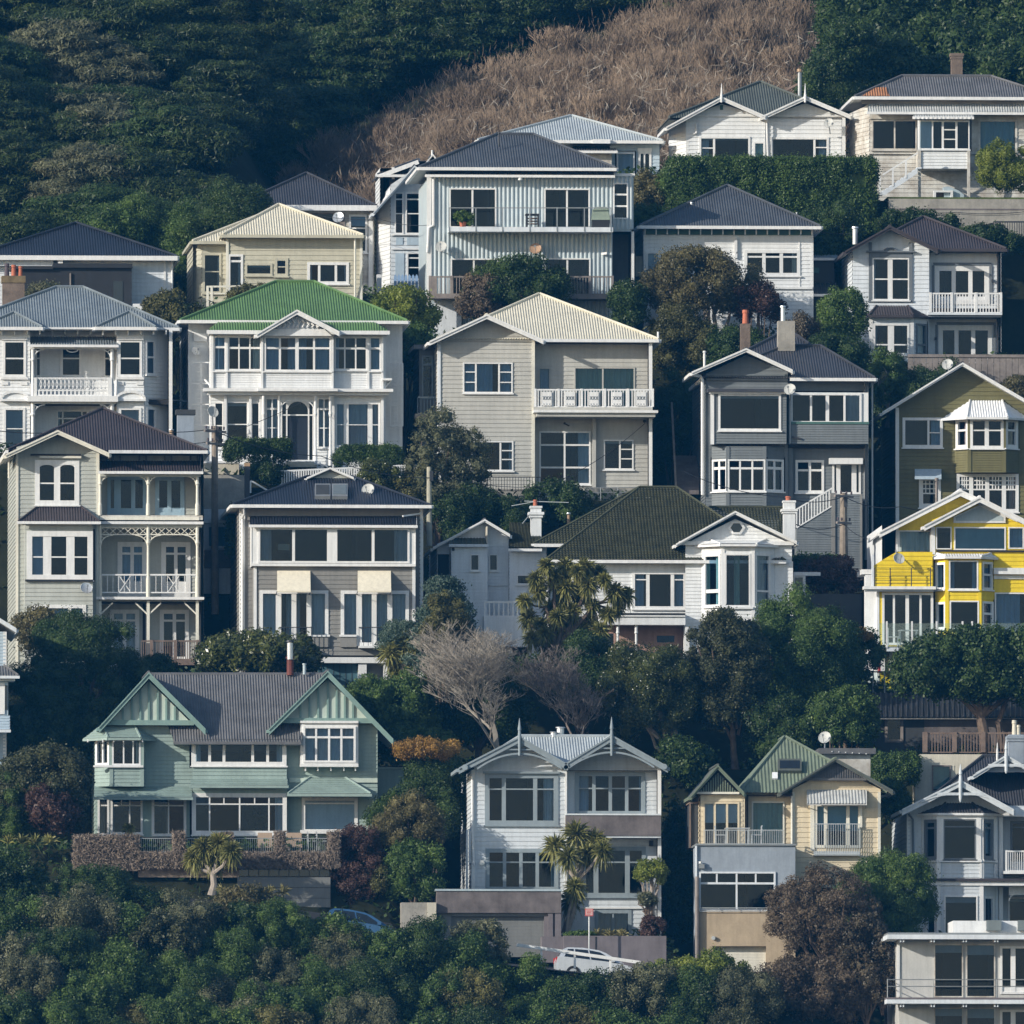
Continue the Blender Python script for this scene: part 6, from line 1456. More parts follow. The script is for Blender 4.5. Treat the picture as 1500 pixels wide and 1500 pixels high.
# ================================================================== PLANTS
_t = (1 + 5 ** .5) / 2
ICO_V = np.array([(-1, _t, 0), (1, _t, 0), (-1, -_t, 0), (1, -_t, 0), (0, -1, _t), (0, 1, _t), (0, -1, -_t), (0, 1, -_t), (_t, 0, -1), (_t, 0, 1), (-_t, 0, -1), (-_t, 0, 1)]) / math.sqrt(1 + _t * _t)
ICO_F = np.array([(0, 11, 5), (0, 5, 1), (0, 1, 7), (0, 7, 10), (0, 10, 11), (1, 5, 9), (5, 11, 4), (11, 10, 2), (10, 7, 6), (7, 1, 8), (3, 9, 4), (3, 4, 2), (3, 2, 6), (3, 6, 8), (3, 8, 9), (4, 9, 5), (2, 4, 11), (6, 2, 10), (8, 6, 7), (9, 8, 1)])
def unit(a): return a / np.maximum(np.linalg.norm(a, axis=-1, keepdims=True), 1e-9)
def leafquads(c, n, l, w, dirn=None):
    N = len(c); n = unit(n)
    t = NR.normal(size=(N, 3)) if dirn is None else dirn
    t = unit(t - n * (t * n).sum(1, keepdims=True)); b = np.cross(n, t)
    l = np.asarray(l).reshape(-1, 1); w = np.asarray(w).reshape(-1, 1)
    return np.stack([c - t * l, c + b * w - n * l * .12, c + t * l, c - b * w - n * l * .12], 1)
class Bag:          # leaves (quads) and solid clump cores (triangles)
    def __init__(s): s.q = []; s.t = []
    def mesh(s, name, mat, parent=None, origin=(0, 0, 0)):
        Q = np.concatenate(s.q) if s.q else np.zeros((0, 4, 3)); T = np.concatenate(s.t) if s.t else np.zeros((0, 3, 3))
        o3 = np.array(origin)
        V = np.concatenate([Q.reshape(-1, 3), T.reshape(-1, 3)]) - o3
        nq, nt = len(Q), len(T); me = bpy.data.meshes.new(name)
        me.vertices.add(len(V)); me.vertices.foreach_set('co', V.astype(np.float32).ravel())
        me.loops.add(nq * 4 + nt * 3); me.loops.foreach_set('vertex_index', np.arange(nq * 4 + nt * 3, dtype=np.int32))
        me.polygons.add(nq + nt)
        me.polygons.foreach_set('loop_start', np.concatenate([np.arange(nq) * 4, nq * 4 + np.arange(nt) * 3]).astype(np.int32))
        me.materials.append(MATS[mat]); me.update(calc_edges=True)
        o = bpy.data.objects.new(name, me); COL.objects.link(o)
        if parent: o.parent = parent
        else: o.location = origin
        return o
def clumps(bag, cs, rs, ctr, l=.07, asp=.55, cov=.82, flat=1.0, wide=1.0, rnd=.75, core=.72, upb=.15):
    for c, r in zip(cs, rs):
        m = int(cov * 9.4 * r * r * wide / (2 * l * l * asp)) + 12
        d = unit(NR.normal(size=(m, 3)))
        out = c - ctr
        if np.linalg.norm(out) > .3:
            o_ = out / np.linalg.norm(out); k = (d @ o_) > -.55; d = d[k]
            if o_[1] > .35: d = d[NR.random(len(d)) < .4]
        d2 = d * np.array([r * wide, r * wide, r * flat]) * NR.uniform(.78, 1.12, (len(d), 1))
        sp = NR.random(len(d)) < .10; d2[sp] *= NR.uniform(1.08, 1.5, (sp.sum(), 1)); p = c + d2
        n = d + rnd * NR.normal(size=d.shape) + np.array([0, 0, upb])
        s = NR.uniform(.7, 1.3, len(p))
        bag.q.append(leafquads(p, n, l * s, l * asp * s))
        if core:
            j = ICO_V * NR.uniform(.75, 1.1, (12, 1)) * np.array([r * wide, r * wide, r * flat]) * core + c
            bag.t.append(j[ICO_F])
def crown(bag, c, rx, ry, rz, style='round', rc=.6, **k):
    k.setdefault('l', RND.uniform(.046, .066)); k.setdefault('asp', RND.uniform(.36, .62))
    c = np.array(c, float); R3 = np.array([rx, ry, rz])
    if style == 'box':
        A = 4 * (2 * rx * rz + rx * ry * 2 + ry * rz * 2); n = int(A / (1.9 * rc * rc)) + 3
        p = NR.uniform(-1, 1, (n, 3)); ax = NR.choice(3, n, p=[ry * rz / (ry * rz + rx * rz + rx * ry), rx * rz / (ry * rz + rx * rz + rx * ry), rx * ry / (ry * rz + rx * rz + rx * ry)])
        sg = np.where(NR.random(n) < .5, -1, 1); sg = np.where((ax == 1) & (NR.random(n) < .6), -1, sg); sg = np.where(ax == 2, np.abs(sg), sg)
        p[np.arange(n), ax] = sg
        p = p * np.maximum(R3 - rc * .8, .05); cs = c + p; rs = rc * NR.uniform(.85, 1.15, n)
        e = np.array([[x, y, z] for x in (-1, 1) for y in (-1, 1) for z in (-1, 1)]) * np.maximum(R3 - rc * 1.2, .03) + c
        for f in ((0, 1, 3), (0, 3, 2), (4, 6, 7), (4, 7, 5), (0, 4, 5), (0, 5, 1), (2, 3, 7), (2, 7, 6), (1, 5, 7), (1, 7, 3), (0, 2, 6), (0, 6, 4)): bag.t.append(e[np.array([f])])
        clumps(bag, cs, rs, c, core=0, **k); return
    pw = 1.6; A = 4 * math.pi * (((rx * ry) ** pw + (rx * rz) ** pw + (ry * rz) ** pw) / 3) ** (1 / pw)
    n = int(A / (2.4 * rc * rc)) + 4
    if style == 'cone':
        t = 1 - np.sqrt(NR.random(n)) ; ang = NR.uniform(0, 2 * math.pi, n); rr = (1 - t) ** .85 * NR.uniform(.7, 1.0, n)
        p = np.stack([rx * rr * np.cos(ang), ry * rr * np.sin(ang), rz * (2 * t - 1)], 1)
    else:
        d = unit(NR.normal(size=(n, 3))); d = d[d[:, 2] > -.75]
        sh = NR.uniform(.70, .97, (len(d), 1)); sh[NR.random(len(d)) < .18] *= .6
        p = d * R3 * sh
    rs = rc * NR.uniform(.6, 1.25, len(p))
    clumps(bag, c + p, rs, c, **k)
def limb_tree(m, base, tips, r0, mat, wob=.12, n=6):
    """trunk and limbs: each tip gets a tapering limb leaving the trunk"""
    base = Vector(base)
    for tip, fork, r in tips:
        tip = Vector(tip); f = base.lerp(tip, fork); f.x = base.x + (tip.x - base.x) * fork * .35; f.y = base.y + (tip.y - base.y) * fork * .35
        q = [f]
        for i in range(1, 6):
            p = f.lerp(tip, i / 5); w = wob * (1 if i < 5 else 0)
            q.append(p + Vector((RND.uniform(-w, w), RND.uniform(-w, w), RND.uniform(-w, w) * .5)))
        m.tube(q, [r * (1 - .14 * i) for i in range(6)], mat, n, False)
def plant(name, label, cat, cx, yt, yb, hw, Y, mat, style='round', group=None, trunk=None, tmat='bark', base=None, ry=None, part='crown', lean=0, **k):
    """one tree or shrub filling the photo box cx+-hw, yt..yb at depth Y"""
    c, t, b = P(cx, (yt + yb) / 2, Y), P(cx, yt, Y), P(cx, yb, Y); e = P(cx + hw, (yt + yb) / 2, Y)
    rx = e.x - c.x; rz = (t.z - b.z) / 2
    bag = Bag(); crown(bag, c, rx, ry or min(rx, 3.2), rz, style, **k)
    if trunk is None:
        o = (c.x, c.y, b.z); r = bag.mesh(name, mat, None, o); tag(r, label, cat, group); return r
    bx = P(trunk, yb, Y).x; gz = zg(bx, Y) if base is None else P(trunk, base, Y).z
    r = tag(empty(name, (bx, Y, gz)), label, cat, group); o = (bx, Y, gz)
    bag.mesh(part, mat, r, o)
    m = MB(); rr = max(.09, rx * .075)
    top = Vector((c.x, c.y, c.z + rz * .2))
    m.tube([(bx, Y, gz - .2), (bx + (c.x - bx) * .3 + .05, Y, gz + (b.z - gz) * .6), Vector((bx, Y, b.z)).lerp(top, .35), top], [rr * 1.5, rr, rr * .8, rr * .3], tmat, 8)
    tips = [((c.x + rx * .7 * math.cos(a), c.y + .6 * rx * math.sin(a), c.z + rz * RND.uniform(-.2, .6)), .35, rr * .6) for a in (0, 1.1, 2.3, 3.3, 4.2, 5.3)]
    limb_tree(m, (bx, Y, gz), tips, rr, tmat, .15)
    m.build('trunk', r, o)
    return r
# ---- bare trees
def bare_segs(h, spread, seed, up=.35, levels=5, nb=4, stem=.30, fat=.020):
    rn = random.Random(seed); S = []
    def grow(p, d, L, r, lv):
        n = 3
        for i in range(n):
            q = p + d * (L / n); S.append((p, q, r, r * .86)); p = q; r *= .86
            d = (d + Vector((rn.uniform(-.16, .16), rn.uniform(-.16, .16), rn.uniform(-.05, .14)))).normalized()
            if lv > 0 and i < n - 1 and rn.random() < .75: kid(p, d, L, r, lv)
        if lv > 0:
            for _ in range(nb if lv > 1 else nb + 1): kid(p, d, L, r, lv)
    def kid(p, d, L, r, lv):
        a = rn.uniform(0, 6.283); s = spread * rn.uniform(.5, 1.1)
        v = Vector((math.cos(a) * s, math.sin(a) * s, up * rn.uniform(.3, 1.2)))
        grow(p, (d * .75 + v).normalized(), L * rn.uniform(.56, .78), r * .58, lv - 1)
    grow(Vector((0, 0, 0)), Vector((0, 0, 1)), h * stem, h * fat, levels)
    return S
def seg_tris(S, sc=1.0):
    p = np.array([s[0][:] for s in S]); q = np.array([s[1][:] for s in S]); r0 = np.array([s[2] for s in S])[:, None]; r1 = np.array([s[3] for s in S])[:, None]
    d = unit(q - p); u = np.where(np.abs(d[:, 2:3]) > .9, np.array([[1., 0, 0]]), np.array([[0, 0, 1.]])); a = unit(np.cross(d, u)); b = np.cross(d, a)
    ring = [(a * math.cos(t) + b * math.sin(t)) for t in (0, 2.094, 4.189)]
    out = []
    for i in range(3):
        j = (i + 1) % 3; out.append(np.stack([p + ring[i] * r0, p + ring[j] * r0, q + ring[j] * r1, q + ring[i] * r1], 1))
    return np.concatenate(out)
def bare_tree(name, label, cx, yt, yb, Y, hw, mat, seed, base=None, tw=3000, twl=.35, group=None, **k):
    S = bare_segs(1.0, k.pop('spread', .55), seed, **k); pts = np.array([s[1][:] for s in S])
    zt = pts[:, 2].max(); xm = np.percentile(np.abs(pts[:, 0]), 86)
    b, t, e = P(cx, yb, Y), P(cx, yt, Y), P(cx + hw, yb, Y)
    sz, sx = (t.z - b.z) / zt, (e.x - b.x) / xm
    M = np.array([sx, sx, sz]); S2 = [(Vector(np.array(s[0][:]) * M + np.array(b[:])), Vector(np.array(s[1][:]) * M + np.array(b[:])), max(.009, s[2] * sz), max(.007, s[3] * sz)) for s in S]
    bag = Bag(); bag.q.append(seg_tris(S2))
    tips = np.array([s[1][:] for s in S2]); i = NR.integers(0, len(tips), tw); c = tips[i] + NR.normal(size=(tw, 3)) * .16
    dr = unit((c - np.array([b.x, b.y, b.z])) * np.array([1, 1, .5]) + np.array([0, 0, 1.6]) + NR.normal(size=(tw, 3)) * 1.0)
    L = NR.uniform(.5, 1.2, tw) * twl * .5
    bag.q.append(leafquads(c, NR.normal(size=(tw, 3)) + np.array([0, -1.5, 0]), L, np.full(tw, .011), dr))
    o = bag.mesh(name, mat, None, tuple(b)); return tag(o, label, 'tree', group)
def rosette(bag, c, r, n, droop=.5, w=.035, up=.2, mass=None):
    """head of long narrow blades"""
    c = np.array(c, float); d = unit(NR.normal(size=(n, 3)) + np.array([0, 0, up])); L = r * NR.uniform(.75, 1.1, (n, 1))
    s = unit(np.cross(d, NR.normal(size=(n, 3)))); ww = w * NR.uniform(.7, 1.2, (n, 1))
    k0 = c + d * L * .08; k1 = c + d * L * .6; k2 = c + d * L - np.array([0, 0, 1]) * L * droop * NR.uniform(.3, 1.0, (n, 1))
    bag.q.append(np.stack([k0 - s * ww * .6, k0 + s * ww * .6, k1 + s * ww, k1 - s * ww], 1)); bag.q.append(np.stack([k1 - s * ww, k1 + s * ww, k2 + s * ww * .15, k2 - s * ww * .15], 1))
def cabbage(name, label, base, heads, Y, mat='leaf_cord', tmat='bark_pale', subs=None, fork=None, n=150, group=None):
    b = P(base[0], base[1], Y); r = tag(empty(name, tuple(b)), label, 'tree', group); bag = Bag(); m = MB()
    fk = P(*fork, Y) if fork else b
    if fork: m.tube([b, b.lerp(fk, .5) + Vector((.08, 0, 0)), fk], [.20, .15, .13], tmat, 8)
    for i, (hx, hy, rp) in enumerate(heads):
        c = P(hx, hy, Y + RND.uniform(-.5, .5)); c.y = Y + RND.uniform(-.6, .6); R_ = rp * .03
        rosette(bag, c, R_, int(n * 1.3), .3, up=.5); rosette(bag, c + Vector((0, 0, -R_ * .25)), R_ * .85, n // 3, .8, up=-.3)
        if subs:
            sb = min(subs, key=lambda q: (q[0] - hx) ** 2 + (q[1] - hy) ** 2); f2 = P(*sb, Y); m.tube([f2, f2.lerp(c, .6) + Vector((RND.uniform(-.1, .1), 0, -.1)), c], [.055, .045, .035], tmat, 5); continue
        mid = fk.lerp(c, .5) + Vector((RND.uniform(-.12, .12), 0, -.15)); m.tube([fk, mid, c], [.10, .075, .06], tmat, 6)
    for q in subs or (): f2 = P(*q, Y); m.tube([fk, fk.lerp(f2, .5) + Vector((RND.uniform(-.15, .15), 0, .1)), f2], [.13, .10, .06], tmat, 6)
    bag.mesh('crown', mat, r, tuple(b)); m.build('trunk', r, tuple(b)); return r

# ---- stuff: the conifer wood, the leafless thicket, the wood at the right, the scrub below
bags = {'leaf_pine': Bag(), 'leaf_dark': Bag(), 'leaf_grey': Bag()}
def conifer(px, py, Y, rx, k):
    c = P(px, py, Y); crown(bags[k], (c.x, c.y, c.z), rx * 1.25, rx, rx * RND.uniform(.6, 1.1), 'round', rc=RND.uniform(.42, .66), l=RND.uniform(.10, .14), asp=.24, cov=.66, flat=RND.uniform(.42, .62), wide=1.45, rnd=.6, core=.55, upb=.45)
for j, Y in enumerate((82, 89, 96, 103, 110, 118, 126, 134, 142)):
    for i in range(13):
        px = -70 + i * 66 + RND.uniform(-30, 30) + (j % 2) * 30
        py = 400 - j * 56 + RND.uniform(-30, 30) - max(0, px - 250) * .28
        if px > 380 and (Y < 130 or py > np.interp(px, [395, 425, 520, 600, 800, 960], [250, 190, 108, 66, -5, -40])): continue
        if px > 100 and py < -15: continue
        low = 290 < px < 420 and Y < 122
        if low: py += 45
        k = 'leaf_pine' if RND.random() < .62 else 'leaf_dark'
        if (px - 110) ** 2 + (py - 130) ** 2 < 60 ** 2 or (px - 160) ** 2 + (py - 235) ** 2 < 45 ** 2: k = 'leaf_grey'
        conifer(px, py, Y + RND.uniform(-3, 3), RND.uniform(1.1, 1.5) if low else RND.uniform(1.5, 3.2), k)
for i in range(34):
    px = 395 + (i % 17) * 36 + RND.uniform(-12, 12); py = np.interp(px, [395, 520, 600, 800, 1000], [190, 95, 60, 0, -30]) - (i // 17) * 70 + RND.uniform(-22, 10)
    conifer(px, py, 147 + (i // 17) * 6, RND.uniform(2.0, 3.0), 'leaf_pine' if RND.random() < .4 else 'leaf_dark')
for px, py in ((372, 262), (388, 236), (402, 218), (420, 205), (440, 186), (462, 168), (395, 255), (430, 222)): conifer(px, py, 138, RND.uniform(1.3, 1.8), 'leaf_dark')
for k, nm in (('leaf_pine', 'conifer_wood'), ('leaf_dark', 'dark_conifer_wood'), ('leaf_grey', 'grey_conifer_wood')): tag(bags[k].mesh(nm, k), kind='stuff')
# leafless thicket
PROTO = []
for s in range(6):
    S = bare_segs(1.0, .5, 100 + s, up=.55, levels=4, nb=4); a = np.array([q[1][:] for q in S])
    S = [(q[0], q[1], max(.0018, q[2] * .6), max(.0014, q[3] * .6)) for q in S]; PROTO.append((seg_tris(S), a[:, 2].max(), np.percentile(np.abs(a[:, 0]), 97), a))
bag = Bag()
TOPX = [412, 470, 520, 600, 700, 800, 900, 960, 1050, 1150, 1215, 1240]; TOPY = [262, 215, 172, 128, 82, 50, 22, 2, -16, -8, 20, 70]
for j, Y in enumerate((134, 126, 118, 110, 103, 96, 92)):
    for px in np.arange(404, 1262, 47):
        x = px + RND.uniform(-14, 14); yt = np.interp(x, TOPX, TOPY) + j * 38 + RND.uniform(-14, 20)
        if yt > 288 or x < 412 or x > 1244 + RND.uniform(-14, 8): continue
        q, zt, xm, tips = PROTO[RND.randrange(6)]; hgt = RND.uniform(4.6, 6.0); w = RND.uniform(1.2, 1.75); t = P(x, yt, Y)
        ang = RND.uniform(0, 6.28); R_ = np.array([[math.cos(ang), -math.sin(ang), 0], [math.sin(ang), math.cos(ang), 0], [0, 0, 1]])
        M = np.array([w / xm, w / xm, hgt / zt]); o = np.array([t.x, t.y, t.z - hgt])
        bag.q.append((q @ R_.T) * M + o)
        n = 2900; d = unit(NR.normal(size=(n, 3))); d[:, 2] = np.abs(d[:, 2]) * 1.1 - .25; d = unit(d); RR = np.array([w * 1.05, w, hgt * .42]); cc = np.array([t.x, t.y, t.z - hgt * .42])
        c = cc + d * RR * NR.uniform(.55, 1.04, (n, 1)); dr = unit(d * np.array([.75, .75, .5]) + np.array([0, 0, .75]) + NR.normal(size=(n, 3)) * .32)
        bag.q.append(leafquads(c, NR.normal(size=(n, 3)) * .8 + d * .5 + np.array([-.5, -1, .2]), NR.uniform(.10, .34, n), np.full(n, .0075), dr))
n = 9000; X_ = NR.uniform(418, 1238, n); J_ = NR.uniform(0, 6.3, n); yy = np.interp(X_, TOPX, TOPY) + J_ * 38; k = yy < 275; X_, J_, yy = X_[k], J_[k], yy[k]; n = len(X_)
Yd = np.interp(J_, range(7), (134, 126, 118, 110, 103, 96, 92)); c = np.array([P(a, b, q)[:] for a, b, q in zip(X_, yy, Yd)]) + NR.normal(size=(n, 3)) * np.array([.3, .5, .35])
bag.q.append(leafquads(c, NR.normal(size=(n, 3)) * .8 + np.array([-.7, -1.2, .1]), NR.uniform(.12, .36, n), np.full(n, .0075), unit(np.array([0, 0, 1.6]) + NR.normal(size=(n, 3)) * .55)))
tag(bag.mesh('leafless_thicket', 'twig'), kind='stuff')
bag = Bag(); n = 2600; X_ = NR.uniform(430, 1230, n); J_ = 6.4 * np.sqrt(NR.random(n)); yy = np.interp(X_, TOPX, TOPY) + 12 + J_ * 38; k = yy < 275; X_, J_, yy = X_[k], J_[k], yy[k]; n = len(X_)
c = np.array([P(a, b, q)[:] for a, b, q in zip(X_, yy, np.interp(J_, range(7), (134, 126, 118, 110, 103, 96, 92)))]) + NR.normal(size=(n, 3)) * np.array([.3, .4, .3]) + np.array([0, -.25, 0])
bag.q.append(leafquads(c, NR.normal(size=(n, 3)) * .6 + np.array([-.6, -1.2, .2]), NR.uniform(.16, .55, n), NR.uniform(.010, .022, n), unit(np.array([0, 0, .9]) + NR.normal(size=(n, 3)) * .75)))
tag(bag.mesh('thicket_branches', 'twig_pale'), kind='stuff')
# broadleaf wood, upper right
bag = Bag()
for j, Y in enumerate((94, 104, 115, 128, 140)):
    for i in range(9):
        px = 1225 + i * 42 + RND.uniform(-14, 14) - j * 4; py = 128 - j * 46 + RND.uniform(-16, 16)
        if px < 1225 + (j * 12 if j < 3 else 20): continue
        c = P(px, py, Y + RND.uniform(-2, 2)); rx = RND.uniform(1.4, 2.2); crown(bag, c, rx, rx, rx * RND.uniform(.8, 1.2), 'round', rc=.55, l=.11, asp=.5, cov=.6)
for px, py in ((1205, 128), (1228, 96), (1190, 168), (1236, 150), (1246, 60)): c = P(px, py, 90); crown(bag, c, RND.uniform(1.0, 1.5), 1.2, RND.uniform(1.0, 1.6), 'round', rc=.45)
tag(bag.mesh('broadleaf_wood', 'leaf_dark'), kind='stuff')
# scrub on the lowest slope
SX = [0, 110, 165, 200, 260, 320, 400, 430, 470, 560, 640, 700, 745, 770, 850, 950, 1010, 1080, 1110, 1200]; SY = [1238, 1240, 1262, 1300, 1285, 1300, 1322, 1333, 1340, 1348, 1358, 1366, 1385, 1406, 1404, 1405, 1408, 1410, 1440, 1470]
MIX = ['leaf_mid', 'leaf_dark', 'leaf_mid', 'leaf_dark', 'leaf_grey', 'leaf_mid', 'leaf_rustgreen', 'leaf_dark', 'leaf_mid', 'leaf_cypress']
bags = {k: Bag() for k in set(MIX)}
for j in range(5):
    for px in np.arange(-40, 1140, 74):
        x = px + RND.uniform(-26, 26); yt = np.interp(x, SX, SY) + j * 54 + RND.uniform(-4, 26)
        if yt > 1505: continue
        k = MIX[RND.randrange(10)] if j else ('leaf_dark' if x < 170 else MIX[RND.randrange(6)]); Y = -11.7 - j * 3.4; rx = RND.uniform(1.3, 2.2); rz = RND.uniform(1.1, 1.7); t = P(x, yt, Y)
        crown(bags[k], (t.x, t.y, t.z - rz), rx, rx * .9, rz, 'round', rc=RND.uniform(.34, .55), l=RND.uniform(.042, .062), asp=RND.uniform(.4, .6), cov=.8)
NM = {'leaf_dark': 'dark_scrub', 'leaf_mid': 'green_scrub', 'leaf_grey': 'grey_scrub', 'leaf_cypress': 'brown_scrub', 'leaf_rustgreen': 'olive_scrub'}
for k, b in bags.items():
    if b.q: tag(b.mesh(NM[k], k), kind='stuff')

# low growth over the open ground between the houses
n = 200000; X_ = NR.uniform(-40, 42, n); Y_ = NR.uniform(-1, 98, n); Z_ = np.array([zg(a, b) for a, b in zip(X_, Y_)])
k = ~((X_ > 15) & (Y_ > 66) & (Y_ < 76)) & (NR.random(n) < .5 + .5 * np.sin(X_ * .9 + 1.3 * np.sin(Y_ * .5)) * np.cos(Y_ * .8)); X_, Y_, Z_ = X_[k], Y_[k], Z_[k]; n = len(X_)
bag = Bag(); bag.q.append(leafquads(np.stack([X_, Y_, Z_ + NR.uniform(0, .55, n) ** 1.5], 1), NR.normal(size=(n, 3)) + np.array([0, -.5, .8]), NR.uniform(.08, .2, n), NR.uniform(.05, .1, n)))
tag(bag.mesh('ground_cover', 'leaf_dark'), kind='stuff')
# ---- single trees and shrubs
T = plant
T('round_tree', 'dark bushy tree with brownish left side standing before the corrugated house balcony', 'tree', 758, 372, 490, 72, 56, 'leaf_dark', trunk=755, rc=.5)
T('shrub', 'brown-leaved shrub at the left foot of the dark tree by the corrugated house', 'shrub', 704, 405, 482, 30, 55, 'leaf_brown', rc=.4)
T('olive_tree', 'broad olive-brown tree hiding the left window of the green frieze house', 'tree', 1025, 360, 470, 82, 56, 'leaf_olive', trunk=1040, rc=.5, tmat='bark_pale')
T('dark_red_tree', 'small dark reddish tree right of the olive-brown tree, before the white wall', 'tree', 1112, 415, 478, 36, 55.5, 'leaf_red', trunk=1110, rc=.4)
T('shrub', 'loose grey-green bush under the olive-brown tree beside the cream roof', 'shrub', 1000, 450, 560, 48, 54, 'leaf_rustgreen', rc=.42)
T('shrub', 'dark green bush behind the chimneys of the slate-grey house', 'shrub', 1075, 478, 560, 52, 53, 'leaf_dark', rc=.42)
T('shrub', 'pale flowering bush left of the leafy climber, behind the slate-grey roof', 'shrub', 1172, 462, 510, 26, 52, 'leaf_purple', rc=.3)
T('tall_tree', 'tall dark tree in the gap between the beige house and slate-grey house', 'tree', 990, 540, 700, 34, 52, 'leaf_dark', trunk=990, rc=.5)
T('hedge', 'long clipped hedge with flat lit top below the twin gable cottage', 'hedge', 1130, 234, 348, 152, 70.2, 'leaf_mid', 'box', ry=1.5, rc=.42)
T('shrub', 'rounded end of the clipped hedge sloping down beside the pale blue gable', 'shrub', 1000, 240, 345, 40, 70, 'leaf_mid', rc=.4)
T('dark_tree', 'dark tree under the long hedge, right of the slate-blue pyramid roof', 'tree', 1215, 290, 420, 46, 66, 'leaf_dark', trunk=1228, rc=.5)
T('shrub', 'yellowish twiggy shrub beside the right end of the corrugated house', 'shrub', 948, 255, 322, 27, 70, 'leaf_olive', rc=.35)
T('shrub', 'bright low shrub below the yellowish twiggy shrub', 'shrub', 950, 305, 345, 28, 66, 'leaf_mid', rc=.35)
T('shrub', 'upright dark bush filling the gap between corrugated and green frieze houses', 'shrub', 920, 405, 490, 24, 55, 'leaf_dark', rc=.38)
T('leafy_tree', 'leafy green tree between the green frieze house and the grey-trim house', 'tree', 1232, 412, 520, 34, 54, 'leaf_mid', trunk=1230, rc=.4)
T('shrub', 'dark shrub at the lower left of the grey-trim house bay window', 'shrub', 1222, 490, 560, 50, 51, 'leaf_dark', rc=.42)
T('shrub', 'bright yellow-green bush before the curtained window of the weathered house', 'shrub', 1475, 205, 290, 38, 72.6, 'leaf_bright', rc=.36)
T('shrub', 'gnarled green shrub left of the bright bush at the weathered house', 'shrub', 1446, 218, 262, 14, 72.8, 'leaf_bright', rc=.25)
T('ground_shrub', 'low dark bushes along the foot of the long concrete wall', 'shrub', 1340, 312, 345, 60, 68, 'leaf_dark', rc=.35)
T('ground_shrub', 'low dark bush before the iron fence at the upper right edge', 'shrub', 1450, 338, 370, 55, 66, 'leaf_dark', rc=.35)
T('green_tree', 'yellow-green tree between the green roof and the corrugated house', 'tree', 592, 422, 500, 44, 52, 'leaf_bright', trunk=590, rc=.45)
T('shrub', 'darker shrub below the yellow-green tree, right of the green roof', 'shrub', 612, 480, 560, 26, 50, 'leaf_mid', rc=.4)
for i, (cx, yt, yb, hw, mt, lb) in enumerate(((200, 285, 400, 66, 'leaf_mid', 'light green broadleaf tree rising right of the navy roof ridge'), (285, 300, 420, 60, 'leaf_mid', 'green broadleaf tree filling the gap left of the cream cottage'), (160, 310, 400, 40, 'leaf_mid', 'small pale green tree just above the navy roof'), (345, 270, 345, 46, 'leaf_dark', 'dark green tree behind the dark grey pyramid roof'), (265, 380, 470, 26, 'leaf_dark', 'dark bush between the navy-roofed house and the cream cottage'))):
    T('broadleaf_tree', lb, 'tree', cx, yt, yb, hw, 76 - i * 1.5, mt, rc=.5, group=None)
T('shrub', 'green bush behind the right hip of the blue-grey roof', 'shrub', 250, 432, 482, 34, 54.5, 'leaf_rustgreen', rc=.36); T('shrub', 'sparse upright bush behind the blue-grey roof beside the brick chimney', 'shrub', 66, 414, 446, 24, 54, 'leaf_grey', rc=.26)
T('shrub', 'shrub climbing beside the white gate of the cream cottage', 'shrub', 372, 418, 450, 40, 57.6, 'leaf_rustgreen', rc=.26)
T('loose_tree', 'tall loose grey-green tree before the beige house, left of its lower window', 'tree', 640, 600, 790, 46, 37.4, 'leaf_grey', trunk=642, rc=.42, cov=.55); T('loose_tree', 'second crown of grey-green foliage against the beige wall, nearer its dark lower window', 'tree', 686, 622, 790, 30, 37.6, 'leaf_grey', trunk=684, rc=.38, cov=.5)
T('shrub', 'dense dark shrub at the foot of the grey-green trees above the white annex', 'shrub', 680, 705, 800, 50, 36.8, 'leaf_dark', rc=.42)
T('shrub', 'dark rounded bush under the beige house terrace, above the mossy tile roof', 'shrub', 815, 708, 775, 50, 38, 'leaf_dark', rc=.4); T('shrub', 'dark low bush left of the chimney with the aerial', 'shrub', 745, 735, 800, 45, 36.6, 'leaf_dark', rc=.4)
T('hedge', 'clipped dark hedge before the left bay of the green-roofed villa', 'hedge', 377, 645, 676, 48, 38.9, 'leaf_dark', 'box', ry=.8, rc=.3); T('hedge', 'clipped dark hedge before the right bay of the green-roofed villa', 'hedge', 539, 655, 684, 50, 38.9, 'leaf_mid', 'box', ry=.8, rc=.3)
T('shrub', 'bushy growth below the left clipped hedge, beside the navy flue', 'shrub', 383, 676, 715, 34, 38.2, 'leaf_dark', rc=.3); T('glossy_shrub', 'bright glossy bush by the white fence above the navy roof', 'shrub', 562, 677, 722, 34, 37.2, 'leaf_glossy', rc=.32); T('shrub', 'yellowish bush right of the glossy bush, beside the pale pole', 'shrub', 606, 690, 742, 26, 37, 'leaf_rustgreen', rc=.32)
T('shrub', 'dark creeper in the narrow gap left of the awning house', 'shrub', 343, 735, 830, 10, 29, 'leaf_dark', rc=.25)
T('thin_tree', 'slim pale-stemmed tree between the slate-grey and olive houses', 'tree', 1300, 505, 605, 21, 46, 'leaf_mid', trunk=1300, base=620, tmat='bark_pale', rc=.34); T('shrub', 'dark bank of shrubs behind the olive house, under the timber fence', 'shrub', 1370, 535, 640, 90, 53.5, 'leaf_dark', rc=.5); T('shrub', 'tuft of lit grass-green shrub at the right edge behind the olive roof', 'shrub', 1490, 555, 600, 26, 53, 'leaf_olive', rc=.35)
T('dark_shrub', 'dark purple-brown shrub between the tile-roofed house and the yellow house', 'shrub', 1215, 815, 880, 42, 34, 'leaf_red', rc=.4); T('hedge', 'flat dark hedge beneath the slate-grey house side stair', 'hedge', 1200, 816, 850, 44, 36.5, 'leaf_dark', 'box', ry=1.0, rc=.35)
